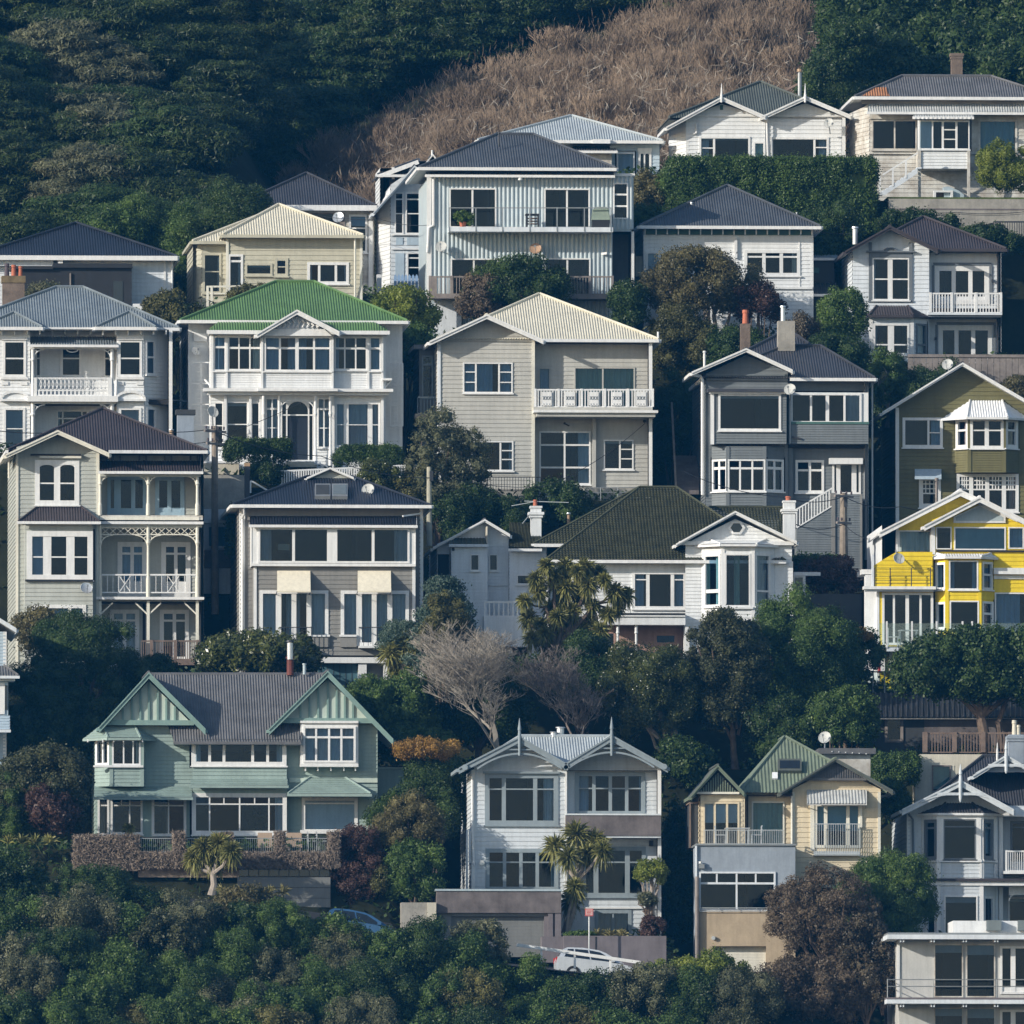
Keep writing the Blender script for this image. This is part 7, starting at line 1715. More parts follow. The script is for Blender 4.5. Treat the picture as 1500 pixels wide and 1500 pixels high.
# middle belt
T('conifer', 'blue-green conifer with drooping sprays right of the awning house', 'tree', 650, 838, 985, 62, 17, 'leaf_blue', 'cone', trunk=650, rc=.42, flat=.6, wide=1.25); T('conifer', 'lower blue-green conifer branches at the corner of the awning house', 'tree', 592, 905, 975, 32, 18, 'leaf_blue', rc=.4, flat=.6, wide=1.2); T('shrub', 'brown shrub inside the blue-green conifer', 'shrub', 650, 868, 960, 30, 14.8, 'leaf_rustgreen', rc=.34)
T('dark_tree', 'dense dark tree mass behind the leafless trees', 'tree', 700, 985, 1110, 75, 17, 'leaf_dark', trunk=700, rc=.5); T('dark_tree', 'dark green tree right of the cabbage tree trunk', 'tree', 855, 930, 1040, 46, 17.5, 'leaf_dark', trunk=850, rc=.42)
T('glossy_tree', 'glossy dark tree with sparkling leaves below the pink-boarded porch', 'tree', 952, 938, 1095, 70, 15.5, 'leaf_glossy', trunk=985, base=1150, tmat='bark_pale', rc=.5); T('conifer', 'dark brown-green cypress with upright sprays beside the bay window', 'tree', 1062, 890, 1085, 62, 16, 'leaf_cypress', trunk=1078, base=1130, tmat='bark', rc=.42, cov=.8)
T('round_tree', 'large rounded dark tree right of the cypress, below the yellow house', 'tree', 1170, 866, 1060, 88, 19, 'leaf_mid', trunk=1165, rc=.55); T('shrub', 'dark shadowed shrubs beneath the rounded tree', 'shrub', 1165, 1020, 1120, 75, 15.5, 'leaf_dark', rc=.5); T('shrub', 'dark shrub bank added for the shadow between the twin gable and lemon houses', 'shrub', 992, 1165, 1400, 18, 6, 'leaf_dark', rc=.4)  # last one: dark foliage added so the gap between the houses reads as shadow
T('shrub', 'dark shrubs added for the shadow behind the cream yellow house roof', 'shrub', 1000, 1080, 1150, 45, 13.5, 'leaf_dark', rc=.45)  # more dark foliage added to deepen the same shadowed gap
T('ivy_tree', 'bushy tree behind the satellite dish of the cream yellow house', 'tree', 1238, 1006, 1105, 46, 13.6, 'leaf_mid', trunk=1238, rc=.42); T('shrub', 'dark bush left of the deck of the yellow house', 'shrub', 1266, 925, 1000, 24, 21.5, 'leaf_dark', rc=.35); T('flower_shrub', 'small shrub with orange-pink flowers by the yellow house wall', 'shrub', 1262, 922, 938, 14, 21, 'leaf_orange', rc=.2)
T('ivy_hedge', 'ivy hedge hanging beside the cream garden wall', 'hedge', 1312, 1104, 1150, 33, 11.8, 'leaf_mid', 'box', ry=.9, rc=.32); T('shrub', 'dark shrub below the ivy hedge beside the corner villa', 'shrub', 1300, 1140, 1210, 26, 11, 'leaf_dark', rc=.35); T('shrub', 'green leaning shrub at the foot of the ivy hedge', 'shrub', 1310, 1150, 1195, 20, 10.6, 'leaf_mid', rc=.3)
# spreading tree
h_ = P(1445, 1105, 13.4); r = tag(empty('spreading_tree', tuple(h_)), 'wide spreading dark tree with a forked trunk before the dark garden house', 'tree'); bag = Bag()
for (cx, cy, hw, hh) in ((1370, 972, 62, 40), (1430, 965, 70, 46), (1500, 968, 64, 46), (1350, 990, 40, 26), (1470, 1008, 60, 26), (1405, 1000, 50, 24), (1540, 990, 50, 40)):
    c = P(cx, cy, 13.4); crown(bag, c, hw * .03, 2.0, hh * .03, 'round', rc=.46, l=.08, asp=.6, cov=.85)
bag.mesh('crown', 'leaf_dark', r, tuple(h_)); m = MB(); f = P(1437, 1052, 13.4)
m.tube([h_ - Vector((0, 0, .2)), h_.lerp(f, .5) + Vector((.05, 0, 0)), f], [.30, .25, .22], 'bark', 8)
for x, y, r0 in ((1360, 985, .13), (1400, 975, .14), (1430, 965, .16), (1480, 975, .15), (1530, 985, .13)): 
    t = P(x, y, 13.4); m.tube([f, f.lerp(t, .4) + Vector((0, .1, .15)), f.lerp(t, .75), t], [r0, r0 * .8, r0 * .6, r0 * .3], 'bark', 6)
g2 = P(1468, 1104, 13.6); m.tube([g2, P(1462, 1060, 13.6), P(1480, 1010, 13.6)], [.16, .13, .08], 'bark', 6)
m.build('trunk', r, tuple(h_))
# left side
T('large_tree', 'big dark tree in shade left of the teal house gable', 'tree', 118, 898, 1080, 98, 17.5, 'leaf_dark', trunk=120, rc=.6); T('shrub', 'olive-leaved shrub top before the lower bay of the verandah villa', 'shrub', 55, 896, 960, 42, 21.5, 'leaf_olive', rc=.4); T('dark_tree', 'deep shadowed foliage below the big dark tree', 'tree', 60, 1010, 1120, 62, 14, 'leaf_dark', rc=.5); T('shrub', 'dark bush behind the left bay of the teal house', 'shrub', 150, 1020, 1150, 34, 13, 'leaf_dark', rc=.45)
T('round_tree', 'rounded dark green and reddish tree left of the teal house', 'tree', 64, 1088, 1225, 74, 3.5, 'leaf_cypress', trunk=70, rc=.46); T('shrub', 'reddish shrub low in the rounded tree left of the teal house', 'shrub', 70, 1150, 1225, 40, 1.6, 'leaf_red', rc=.36, cov=.5); T('shrub', 'green lower shrub at the left edge beside the rounded tree', 'shrub', 8, 1130, 1235, 36, 2.5, 'leaf_mid', rc=.42)
T('glossy_hedge', 'large glossy-leaved bush beneath the awning house, behind the flue', 'shrub', 374, 929, 992, 92, 19.5, 'leaf_glossy', rc=.42, l=.10); T('shrub', 'low dark shrub below the timber deck of the verandah villa', 'shrub', 230, 962, 1000, 30, 20, 'leaf_dark', rc=.3)
T('shrub', 'mid green bush right of the teal house right gable', 'shrub', 545, 995, 1060, 40, 15, 'leaf_mid', rc=.4); T('shrub', 'leafy green bush between teal house gable and leafless tree', 'shrub', 592, 985, 1090, 46, 14, 'leaf_mid', rc=.42); T('shrub', 'dark green shrubs low behind the pale blue twin gables', 'shrub', 610, 1065, 1120, 50, 12.6, 'leaf_mid', rc=.4)
T('orange_shrub', 'shrub with orange autumn leaves on top, right of the teal house', 'shrub', 622, 1086, 1110, 50, 6.5, 'leaf_orange', rc=.26); T('dark_tree', 'dark shaded tree under the orange shrub beside the twin gable house', 'tree', 632, 1100, 1250, 46, 7, 'leaf_dark', trunk=630, rc=.46); T('dark_tree', 'shaded foliage behind the side wing of the teal house', 'tree', 580, 1150, 1250, 40, 6.5, 'leaf_dark', rc=.42)
T('grey_tree', 'grey-olive tree above the rounded green shrub, right of the teal house', 'tree', 598, 1165, 1262, 50, 1.2, 'leaf_olive', trunk=600, rc=.36, cov=.6); T('round_shrub', 'clipped rounded green shrub above the concrete pillar', 'shrub', 607, 1236, 1326, 46, -.3, 'leaf_mid', trunk=610, base=1350, rc=.38); T('purple_hedge', 'tall purple-brown rounded shrub beside the grey garage door', 'hedge', 522, 1200, 1345, 38, .2, 'leaf_red', 'round', ry=1.1, rc=.32, l=.05); T('shrub', 'small yellowing shrub between purple hedge and rounded shrub', 'shrub', 552, 1265, 1310, 18, -.4, 'leaf_rustgreen', rc=.26)
# leafless trees
bare_tree('leafless_tree', 'large pale leafless tree standing above the twin gable house', 728, 905, 1125, 12.8, 82, 'twig_pale', 3, tw=700, levels=5, nb=4, spread=.85, up=.30, stem=.15, fat=.011); bare_tree('leafless_tree', 'mauve-brown leafless tree right of the large pale leafless tree', 842, 942, 1115, 12.4, 60, 'twig_mauve', 8, tw=1500, levels=5, nb=3, spread=.6, stem=.2, fat=.010)
# cabbage trees, flax
cabbage('cabbage_tree', 'big many-headed cabbage tree before the left chimney of the tiled house', (815, 1000), [(a, b, RND.uniform(15, 21)) for a, b in [(845,838),(812,845),(790,868),(768,880),(830,860),(862,858),(885,850),(900,868),(918,872),(808,890),(838,896),(868,888),(890,900),(792,915),(822,922),(852,922),(780,935),(878,925),(805,945),(836,948),(800,830),(828,828),(858,832),(878,838),(848,874),(775,905),(905,890),(862,910),(816,905),(798,930),(845,935),(870,948),(785,850),(826,880)]], 20.2, fork=(812, 965), n=170, tmat='bark', subs=[(790, 925), (800, 890), (825, 915), (835, 875), (850, 905), (872, 885), (880, 915), (812, 860), (862, 858)])
cabbage('cabbage_tree', 'cabbage tree with drooping head beside the garage under the twin gables', (828, 1368), [(845, 1222, 30), (815, 1240, 26), (872, 1232, 26), (832, 1255, 24), (860, 1250, 24), (882, 1248, 22)], -.8, fork=(846, 1290), n=130); cabbage('cabbage_tree', 'short second cabbage tree head under the drooping one', (829, 1369), [(841, 1302, 22), (836, 1318, 22)], -1.0, n=150)
cabbage('cabbage_tree', 'bushy cabbage tree with dry skirts before the ivy terrace wall', (310, 1312), [(298, 1242, 24), (322, 1236, 24), (338, 1248, 20), (285, 1256, 20), (312, 1262, 22)], -2.6, n=260, fork=(312, 1280)); cabbage('cabbage_tree', 'yellowish cabbage tree at the right foot of the awning house', (590, 1010), [(590, 945, 26), (572, 958, 24), (608, 955, 22), (582, 980, 22)], 16.6, n=150, fork=(590, 975))
cabbage('cabbage_tree', 'small cabbage palm tuft on the teal house terrace', (190, 1225), [(188, 1215, 13)], 3.0, n=90); cabbage('cabbage_tree', 'spiky palm beside the green frieze house corner', (960, 500), [(958, 478, 18)], 56.2, n=90)
bag = Bag(); c = P(893, 1372, -2.3)
for dx in (-.5, 0, .55): rosette(bag, c + Vector((dx, 0, 0)), .5, 60, .35, up=1.0)
tag(bag.mesh('flax_plant', 'leaf_flax', None, tuple(c)), 'dry straw-coloured flax in the planter behind the silver car', 'plant')
bag = Bag(); c = P(360, 1312, -8.0)
for dx in (-1.0, -.4, .3, 1.0, 1.6): rosette(bag, c + Vector((dx, 0, RND.uniform(-.1, .1))), .55, 50, .35, up=1.2)
tag(bag.mesh('flax_plant', 'leaf_flax', None, tuple(c)), 'row of pale flax blades in front of the grey garage door', 'plant')
bag = Bag(); c = P(45, 1236, -.5)
for dx in (-1.0, -.4, .2, .8): rosette(bag, c + Vector((dx, 0, 0)), .6, 40, .3, up=1.4)
tag(bag.mesh('flax_plant', 'leaf_cord', None, tuple(c)), 'upright flax at the lower left under the reddish tree', 'plant')
# front garden and street side
T('cloud_tree', 'small clipped cloud-pruned tree at the right corner of the twin gable house', 'tree', 953, 1262, 1296, 25, -1.2, 'leaf_bright', trunk=955, base=1368, rc=.22, tmat='bark_pale'); T('cloud_tree', 'smaller dark ball-shaped topiary below the cloud-pruned tree', 'tree', 946, 1308, 1330, 14, -1.5, 'leaf_grey', trunk=950, base=1368, rc=.16); T('red_shrub', 'dark red ball shrub on the planter wall behind the silver car', 'shrub', 957, 1344, 1376, 17, -2.0, 'leaf_red', rc=.2); T('ground_plants', 'low green plants along the top of the planter wall', 'plant', 850, 1366, 1374, 24, -2.4, 'leaf_mid', rc=.1, l=.05)
T('green_bush', 'dark green bush before the lower windows of the lemon house, behind the brown tree', 'shrub', 1300, 1247, 1390, 68, -5.0, 'leaf_mid', trunk=1300, rc=.45); T('brown_tree', 'large brown-leaved tree before the tan garage block', 'tree', 1205, 1268, 1420, 82, -8, 'leaf_brown', trunk=1215, rc=.32, cov=.5, core=.45, tmat='bark'); T('brown_tree', 'lower brown foliage at the foot of the brown-leaved tree', 'tree', 1190, 1400, 1510, 100, -8.6, 'leaf_brown', trunk=1240, base=1530, rc=.34, cov=.5, core=.5); T('brown_tree', 'dark brown twiggy tree left of the flat-roofed house', 'tree', 1268, 1330, 1500, 40, -9.5, 'leaf_purple', trunk=1270, base=1540, rc=.32, cov=.5, core=.5)
T('bright_hedge', 'bright yellow-green hedge below the tan garage door', 'hedge', 1040, 1396, 1450, 56, -10.6, 'leaf_bright', rc=.30); T('bright_hedge', 'small yellow-green bush left of the bright hedge by the road rail', 'hedge', 965, 1410, 1450, 32, -10.8, 'leaf_bright', rc=.26)
T('grey_bush', 'grey-green feathery bush hiding the left of the garage under the twin gables', 'shrub', 700, 1348, 1440, 42, -10.4, 'leaf_grey', rc=.36, l=.10, asp=.25); T('clipped_bush', 'flat-topped olive bush before the grey garage door', 'shrub', 358, 1300, 1370, 52, -10, 'leaf_olive', rc=.38, l=.06); T('green_bush', 'bright green bush below the blue car', 'shrub', 490, 1346, 1430, 60, -10.9, 'leaf_mid', rc=.38); T('brown_shrub', 'rusty brown shrub among the scrub left of centre', 'shrub', 195, 1320, 1400, 20, -12.2, 'leaf_brown', rc=.3)
T('ivy_bank', 'shaded dark bank of foliage beside the concrete pillar', 'shrub', 562, 1310, 1360, 20, .6, 'leaf_dark', rc=.3)
# ================================================================== WALLS, FENCES, STREET THINGS
class Thing(House):
    pass
# terrace of the teal house
h = Thing('terrace_wall', 'vine-covered terrace wall with pillars and thin railings below the teal house', 'wall', -.6, 300, 1272)
h.box('wall', 'ivy_stems', 110, 1225, 203, 1275, .0, .8); h.box('wall', 'ivy_stems', 203, 1249, 350, 1285, .1, .9); h.box('wall', 'ivy_stems', 350, 1249, 484, 1271, .1, .9)
for x0, w in ((253, 18), (321, 20), (402, 16), (480, 17)): h.box('pillar#%d' % x0, 'ivy_stems', x0, 1219, x0 + w, 1271, -.15, .65)
for x0, x1 in ((204, 252), (272, 320), (342, 401), (419, 479)): h.rail(x0, 1228, x1, 1248, .3, int((x1 - x0) / 3), 'metal_grey', 'railing', bw=.02, topw=.04)
bag = Bag()
for (x0, y0, x1, y1) in ((106, 1222, 205, 1275), (203, 1247, 484, 1272), (252, 1217, 272, 1272), (320, 1218, 342, 1272), (401, 1217, 419, 1272), (479, 1216, 498, 1272)):
    n = int((x1 - x0) * (y1 - y0) * .8)
    X_, Z_ = NR.uniform(x0, x1, n), NR.uniform(y0, y1, n); pts = np.array([P(a, b, -.75 - RND.random() * .25)[:] for a, b in zip(X_, Z_)])
    bag.q.append(leafquads(pts, NR.normal(size=(n, 3)) + np.array([0, -1, .3]), NR.uniform(.06, .16, n), np.full(n, .016)))
bag.mesh('vine', 'ivy_stems', h.root, tuple(h.loc)); h.finish()
h = Thing('grey_garage', 'grey panelled garage under the vine-covered terrace with a strip window', 'garage', -1.0, 415, 1340)
h.box('wall', 'garage_grey', 346, 1271.5, 484, 1284, .6, 1.2)
for i in range(4): h.box('door', 'garage_grey', 348, 1285 + i * 15.5, 484, 1299.6 + i * 15.5, .3, .42)
h.box('door', 'charcoal', 348, 1285, 484, 1345, .43, .5)
for i in range(9): h.box('strip_window', 'glass_dark', 350 + i * 14.8, 1274, 363.5 + i * 14.8, 1283.5, .55, .6)
h.finish()
def sofa(x0, x1, y, Y, label):
    a, b = P(x0, y, Y), P(x1, y, Y); r = tag(empty('outdoor_sofa', (a + b) / 2), label, 'sofa'); o = tuple((a + b) / 2)
    m = MB(); m.box(a.x, b.x, Y - .35, Y + .35, a.z + .12, a.z + .42, 'linen'); m.build('seat', r, o)
    m = MB(); m.box(a.x, b.x, Y + .22, Y + .40, a.z + .42, a.z + .8, 'linen'); m.build('backrest', r, o)
    for x in (a.x + .08, b.x - .08):
        m = MB(); m.box(x - .04, x + .04, Y - .3, Y + .3, a.z, a.z + .12, 'timber_grey'); m.build('leg', r, o)
sofa(378, 399, 1246, 2.6, 'tan outdoor sofa left of the vine pillar on the teal house terrace'); sofa(420, 442, 1246, 2.6, 'tan outdoor sofa right of the vine pillar on the teal house terrace')
garden_chair(459, 1246, 2.4, 'white garden chair left in the pair on the teal terrace', 1, 'white chairs on the teal terrace', 1.1); garden_chair(472, 1246, 2.4, 'white garden chair right in the pair on the teal terrace', 1, 'white chairs on the teal terrace', 1.1)
# street front of the twin gable house
h = Thing('planter_wall', 'mauve-grey rendered planter wall behind the silver car', 'wall', -3.2, 895, 1412); h.box('planter_wall', 'planter', 826, 1371, 976, 1420, 0, 1.4); h.box('planter_wall', 'charcoal', 872, 1372, 874, 1412, -.015, 0); h.box('planter_wall', 'planter', 794, 1372, 826, 1410, .3, 1.4); h.finish()
h = Thing('concrete_pillar', 'pale concrete gate pillar below the rounded green shrub', 'wall', -2.2, 615, 1355); h.box('pillar', 'concrete', 588, 1322, 626, 1370, 0, 1.0); h.box('pillar', 'plaster_cream', 626, 1322, 639, 1362, -.1, .9); h.finish()
h = Thing('parking_sign', 'small pink and white parking sign on a thin pole before the twin gable house', 'sign', -4.0, 863, 1400)
h.tube('pole', 'steel_bright', [(863, 1402, 0), (863, 1334, 0)], .035, 8); h.box('plate', 'sign_red', 857, 1331, 869, 1342, -.06, -.04); h.box('plate', 'sign_pink', 858, 1332.2, 868, 1340.8, -.065, -.0605)
for y in (1334, 1336, 1338.5): h.box('plate', 'sign_red', 859.5, y, 866.5 - (y - 1334) * .5, y + .9, -.07, -.0655)
h.finish()
h = Thing('guard_rail', 'white guard rail sloping down across the silver car', 'railing', -8.7, 850, 1412)
h.bar('rail', 'trim_white', (757, 1384, 0), (938, 1410, 0), .08, .14)
for x in (793, 842, 894, 932): y = 1384 + (x - 757) * 26 / 181; h.bar('post#%d' % x, 'trim_white', (x, y, .06), (x, y + 22, .06), .09, .09, (0, 1, 0))
h.finish()
def car(name, label, x0, x1, ytop, slope, Y, paint):
    """hatchback seen from its right side, tail at x0, nose at x1"""
    a, b = P(x0, ytop, Y), P(x1, ytop, Y); L = b.x - a.x; zt = a.z; zb = zt - 1.45
    root = tag(empty(name, (a.x + L / 2, Y, zb - slope * L / 2)), label, 'car'); o = tuple(root.location)
    X = lambda t, z, w: (a.x + t * L, Y + w, zb + z - slope * t * L)
    prof = [(0.0, .38), (.0, .75), (.02, .95), (.06, .98), (.62, .93), (.80, .86), (.95, .70), (1.0, .55), (1.0, .30), (.9, .2), (.1, .2)]
    m = MB()
    for s, w in ((-1, .86), (1, .86)): m.poly([X(t, z, s * w) for t, z in prof], paint)
    for (t0, z0), (t1, z1) in zip(prof, prof[1:] + prof[:1]): m.poly([X(t0, z0, -.86), X(t1, z1, -.86), X(t1, z1, .86), X(t0, z0, .86)], paint)
    roof = [(.03, .96), (.08, 1.30), (.13, 1.40), (.30, 1.45), (.48, 1.41), (.56, 1.32), (.76, .90)]
    wd = [.84, .70, .64, .62, .64, .68, .82]
    for i in range(len(roof) - 1):
        (t0, z0), (t1, z1) = roof[i], roof[i + 1]; w0, w1 = wd[i], wd[i + 1]
        m.poly([X(t0, z0, -w0), X(t1, z1, -w1), X(t1, z1, w1), X(t0, z0, w0)], paint if i in (1, 2, 3) else 'glass_dark')
        for s in (-1, 1): m.poly([X(t0, .94, s * .84), X(t1, .93, s * .84), X(t1, z1, s * w1), X(t0, z0, s * w0)], paint)
    m.build('body', root, o)
    for (q0, q1, q2, q3) in (((.09, .97), (.135, 1.33), (.20, 1.36), (.20, .97)), ((.215, .97), (.215, 1.36), (.36, 1.37), (.38, .96)), ((.395, .96), (.375, 1.37), (.50, 1.32), (.68, .95))):
        m = MB(); f = lambda q: X(q[0], q[1], -(.84 - (q[1] - .95) * .46) - .012); m.prism([f(q) for q in (q0, q1, q2, q3)], (0, .02, 0), 'glass_dark'); m.build('window', root, o)
    for t in (.19, .80):
        for s in (-1, 1):
            c = Vector(X(t, .30, s * .80)); m = MB(); m.tube([c - Vector((0, .1, 0)), c + Vector((0, .1, 0))], .31, 'rubber', 18); w = m.build('wheel', root, o)
            m = MB(); m.tube([c - Vector((0, .105, 0)), c + Vector((0, .105, 0))], .19, 'steel_bright', 14); q = m.build('rim', w); q.data.transform(Matrix.Translation(-root.location))
    for s in (-1, 1):
        m = MB(); p0, p1 = X(-.004, .68, s * .78 - .06), X(.05, .9, s * .78 + .09); m.box(min(p0[0], p1[0]), max(p0[0], p1[0]), p0[1], p1[1], p0[2], p0[2] + .24, 'lamp_red'); m.build('tail_light', root, o)
        m = MB(); p0 = X(.95, .52, s * .70); m.box(p0[0], p0[0] + .2, p0[1] - .12, p0[1] + .12, p0[2], p0[2] + .13, 'frosted'); m.build('headlight', root, o)
    m = MB(); p0 = X(.62, .95, -.95); m.box(p0[0], p0[0] + .16, p0[1], p0[1] + .16, p0[2], p0[2] + .13, paint); m.build('mirror', root, o)
car('parked_car', 'silver hatchback parked on the sloping street behind the white rail', 813, 943, 1385, .10, -5.4, 'car_silver')
car('parked_car', 'blue car parked under the purple hedge beside the grey garage', 472, 600, 1327, .15, -5.6, 'car_blue')
# walls and fences up the hill
h = Thing('garden_wall', 'cream rendered garden wall with one window below the deck railing', 'wall', 12.2, 1420, 1205); h.body(1340, 1545, 1105, 1210, .02, 1.2, 'plaster_cream', style='plain'); W = h.wall(1340, 1545, 1105, 1210, 0, mat='plaster_cream', style='plain'); W.win(1365, 1121, 1393, 1160, t=2, mat='timber_grey', sill=0, cur='T.9', curm='curtain_green'); h.box('wall', 'plaster_cream', 1393.5, 1121, 1398, 1150, -.02, -.004); h.finish()
h = Thing('deck_railing', 'brown timber railing on top of the cream garden wall', 'railing', 12.5, 1420, 1105); h.rail(1352, 1074, 1545, 1102, 0, 44, 'timber_brown', 'rail', bw=.04, posts=(1355, 1398, 1440, 1480), r=.085); h.finish()
h = Thing('glass_screen', 'steel framed glass screen left of the spreading tree under the yellow house', 'fence', 22.6, 1286, 1016)
for x in (1261, 1279, 1296, 1311): h.bar('frame', 'metal_grey', (x, 984, 0), (x, 1018, 0), .05, .05, (0, 1, 0))
h.bar('frame', 'metal_dark', (1260, 984, 0), (1312, 984, 0), .06, .06); h.mb('glass').prism([h.p(1262, 1016, 0), h.p(1311, 1016, 0), h.p(1311, 985, 0), h.p(1262, 985, 0)], (0, .01, 0), 'glass_clear'); h.finish()
h = Thing('lattice_fence', 'brown lattice fence right of the glass screen under the tree', 'fence', 22.3, 1335, 1016); h.rail(1314, 1000, 1354, 1018, 0, 14, 'timber_brown', 'lattice', bw=.035)
for y in (1003, 1007, 1011, 1015): h.bar('lattice', 'timber_brown', (1314, y, .03), (1354, y, .03), .03, .03)
h.finish()
h = Thing('picket_fence', 'white picket fence along the terrace of the green-roofed villa', 'fence', 37.9, 495, 708); h.rail(392, 691, 610, 710, 0, 62, 'trim_white', 'pickets', bw=.06, y0b=681, y1b=700, posts=(392,), r=.07); h.bar('handrail', 'trim_white', (367, 704, -.6), (393, 719, -.6), .07, .07); h.bar('handrail', 'trim_white', (367, 704, -.6), (367, 722, -.6), .07, .07, (0, 1, 0)); h.finish()
h = Thing('retaining_wall', 'brown stained retaining wall below the left corner of the green-roofed villa', 'wall', 37.4, 325, 745); h.box('retaining_wall', 'concrete', 298, 696, 362, 750, 0, 1.2); h.finish()
h = Thing('white_shed', 'small white shed with a shuttered window behind the utility pole', 'shed', 33, 325, 860); h.body(296, 362, 746, 870, .02, 2.5, 'white_cool', board=.2); W = h.wall(296, 362, 746, 870, 0, mat='white_cool', board=.2); W.win(304, 770, 350, 802, t=2, cur='F', curm='curtain_blue', mat='white_cool'); h.box('belt', 'trim_white', 295, 762, 364, 766, -.2, 0); h.box('wall', 'timber_brown', 296, 806, 362, 832, -.1, 0); h.finish()
h = Thing('terrace_railing', 'thin dark railing in front of the beige house lower windows', 'railing', 40.4, 745, 720); h.rail(702, 699, 792, 719, 0, 22, 'metal_dark', 'railing', bw=.022, topw=.035); h.finish()
h = Thing('pipe_railing', 'thin grey pipe railing on the concrete base right of the beige house railing', 'railing', 40.2, 905, 732)
for y in (715, 722): h.tube('railing', 'metal_grey', [(858, y, 0), (935, y - 1, 0)], .022, 5)
for x in (858, 880, 905, 935): h.tube('railing', 'metal_grey', [(x, 714, 0), (x, 734, 0)], .022, 5)
h.finish()
h = Thing('timber_fence', 'weathered timber fence on the bank above the olive house roof', 'fence', 53.8, 1440, 556)
h.box('rail', 'timber_grey', 1330, 519.5, 1545, 523, -.06, .1)
for i in range(24): h.box('boards', 'timber_grey', 1330 + i * 9, 523, 1338.4 + i * 9, 556 + 8 * math.sin(i), 0, .05)
h.finish()
h = Thing('concrete_wall', 'long stained concrete retaining wall below the weathered house', 'wall', 69.4, 1410, 330); h.box('concrete_wall', 'concrete', 1302, 292, 1545, 345, 0, 1.0); h.box('concrete_wall', 'concrete_dark', 1302, 306, 1545, 307.3, -.012, 0); h.finish()
h = Thing('grass_strip', 'mossy grass verge along the top of the concrete retaining wall', 'grass', 69.6, 1400, 291); h.box('grass_strip', 'grass_bank', 1300, 289.5, 1545, 292, .1, 4.0); tag(h.finish(), kind='stuff')
h = Thing('iron_fence', 'dark iron fence stepping down below the concrete retaining wall', 'fence', 66, 1460, 350); h.rail(1455, 325, 1545, 350, 0, 26, 'metal_dark', 'bars', bw=.03); h.rail(1418, 336, 1455, 355, 0, 10, 'metal_dark', 'bars', bw=.03, y0b=327, y1b=352); h.finish()
h = Thing('blue_picket_fence', 'pale blue picket fence at the foot of the narrow gabled house', 'fence', 70.4, 596, 421)
for i in range(8): x = 577 + i * 5.2; h.mb('pickets').prism([h.p(x, 421, 0), h.p(x + 4.2, 421, 0), h.p(x + 4.2, 405, 0), h.p(x + 2.1, 401.5, 0), h.p(x, 405, 0)], (0, .03, 0), 'picket_blue')
h.box('base', 'white', 560, 421, 620, 428, -.1, .8); h.box('gate_post', 'white', 552, 402, 559, 428, -.2, .1); h.finish()
h = Thing('deck_gate', 'cream-painted slatted gate and rail before the cream cottage', 'fence', 58.2, 330, 447)
h.bar('rail', 'trim_cream', (303, 420, 0), (360, 419, 0), .08, .08); h.bar('rail', 'trim_cream', (303, 430, 0), (345, 430, 0), .06, .06)
for x in (304, 310): h.bar('post#%d' % x, 'trim_cream', (x, 419, 0), (x, 449, 0), .11, .11, (0, 1, 0))
h.finish()
h = Thing('timber_pales', 'old timber pales in the dark gap between the ornate villa and the green-roofed villa', 'fence', 46, 260, 575)
for x, y in ((257, 514), (262, 522), (266, 540)): h.box('pales', 'timber_grey', x, y, x + 2.4, 572, 0, .05)
h.bar('rail', 'pale_blue', (252, 586, 0), (275, 588, 0), .06, .06); h.finish()
h = Thing('garden_stair', 'shadowed concrete steps climbing between the beige and slate-grey houses', 'stair', 43, 1008, 722)
for i in range(12): h.box('steps', 'concrete_dark', 990, 718 - i * 4.6, 1024, 724 - i * 4.6, i * .28, i * .28 + .3)
h.bar('handrail', 'timber_grey', (984, 590, 3), (990, 712, -.2), .09, .09); h.finish()
h = Thing('discarded_cabinet', 'discarded white cabinet with an empty front lying under the weathered porch', 'cabinet', 73.8, 1382, 291)
for x0, y0, x1, y1 in ((1368, 279, 1396, 281.5), (1368, 289.5, 1396, 292), (1368, 281.5, 1371, 289.5), (1392.5, 281.5, 1396, 289.5)): h.box('frame', 'trim_white', x0, y0, x1, y1, 0, .5)
h.box('back', 'timber_brown', 1371, 281.5, 1392.5, 289.5, .42, .48); h.finish()
h = Thing('tarpaulin', 'green tarpaulin over a heap beside the discarded cabinet', 'tarpaulin', 74.0, 1403, 290); h.mb('tarpaulin').prism([h.p(1383, 290, 0), h.p(1412, 290, 0), h.p(1412, 285, 0), h.p(1404, 279, 0), h.p(1390, 273, 0), h.p(1382, 274, 0)], (0, .9, 0), 'frosted'); h.finish()
# on the corrugated house balcony
h = Thing('barbecue', 'barbecue under a pale green cover on the corrugated house balcony', 'barbecue', 57.2, 881, 333); h.box('cart', 'charcoal', 868, 321, 893, 332.5, -.3, .3); h.mb('cover').prism([h.p(867, 322, -.32), h.p(894, 322, -.32), h.p(892, 306, -.2), h.p(888, 303, -.2), h.p(873, 303, -.2), h.p(869, 306, -.2)], (0, .55, 0), 'bbq_cover'); h.finish()
h = Thing('balcony_table', 'dark slatted table on the corrugated house balcony between the sliding doors', 'table', 57.2, 780, 333); h.box('tabletop', 'charcoal', 770, 313, 790, 315, -.3, .3)
for x in (771, 788): h.box('leg#%d' % x, 'charcoal', x, 315, x + 1.6, 332.6, -.28, .28)
for y in (319, 323, 327): h.box('shelf', 'timber_brown', 772.8, y, 787.8, y + 1, -.25, .25)
h.finish()
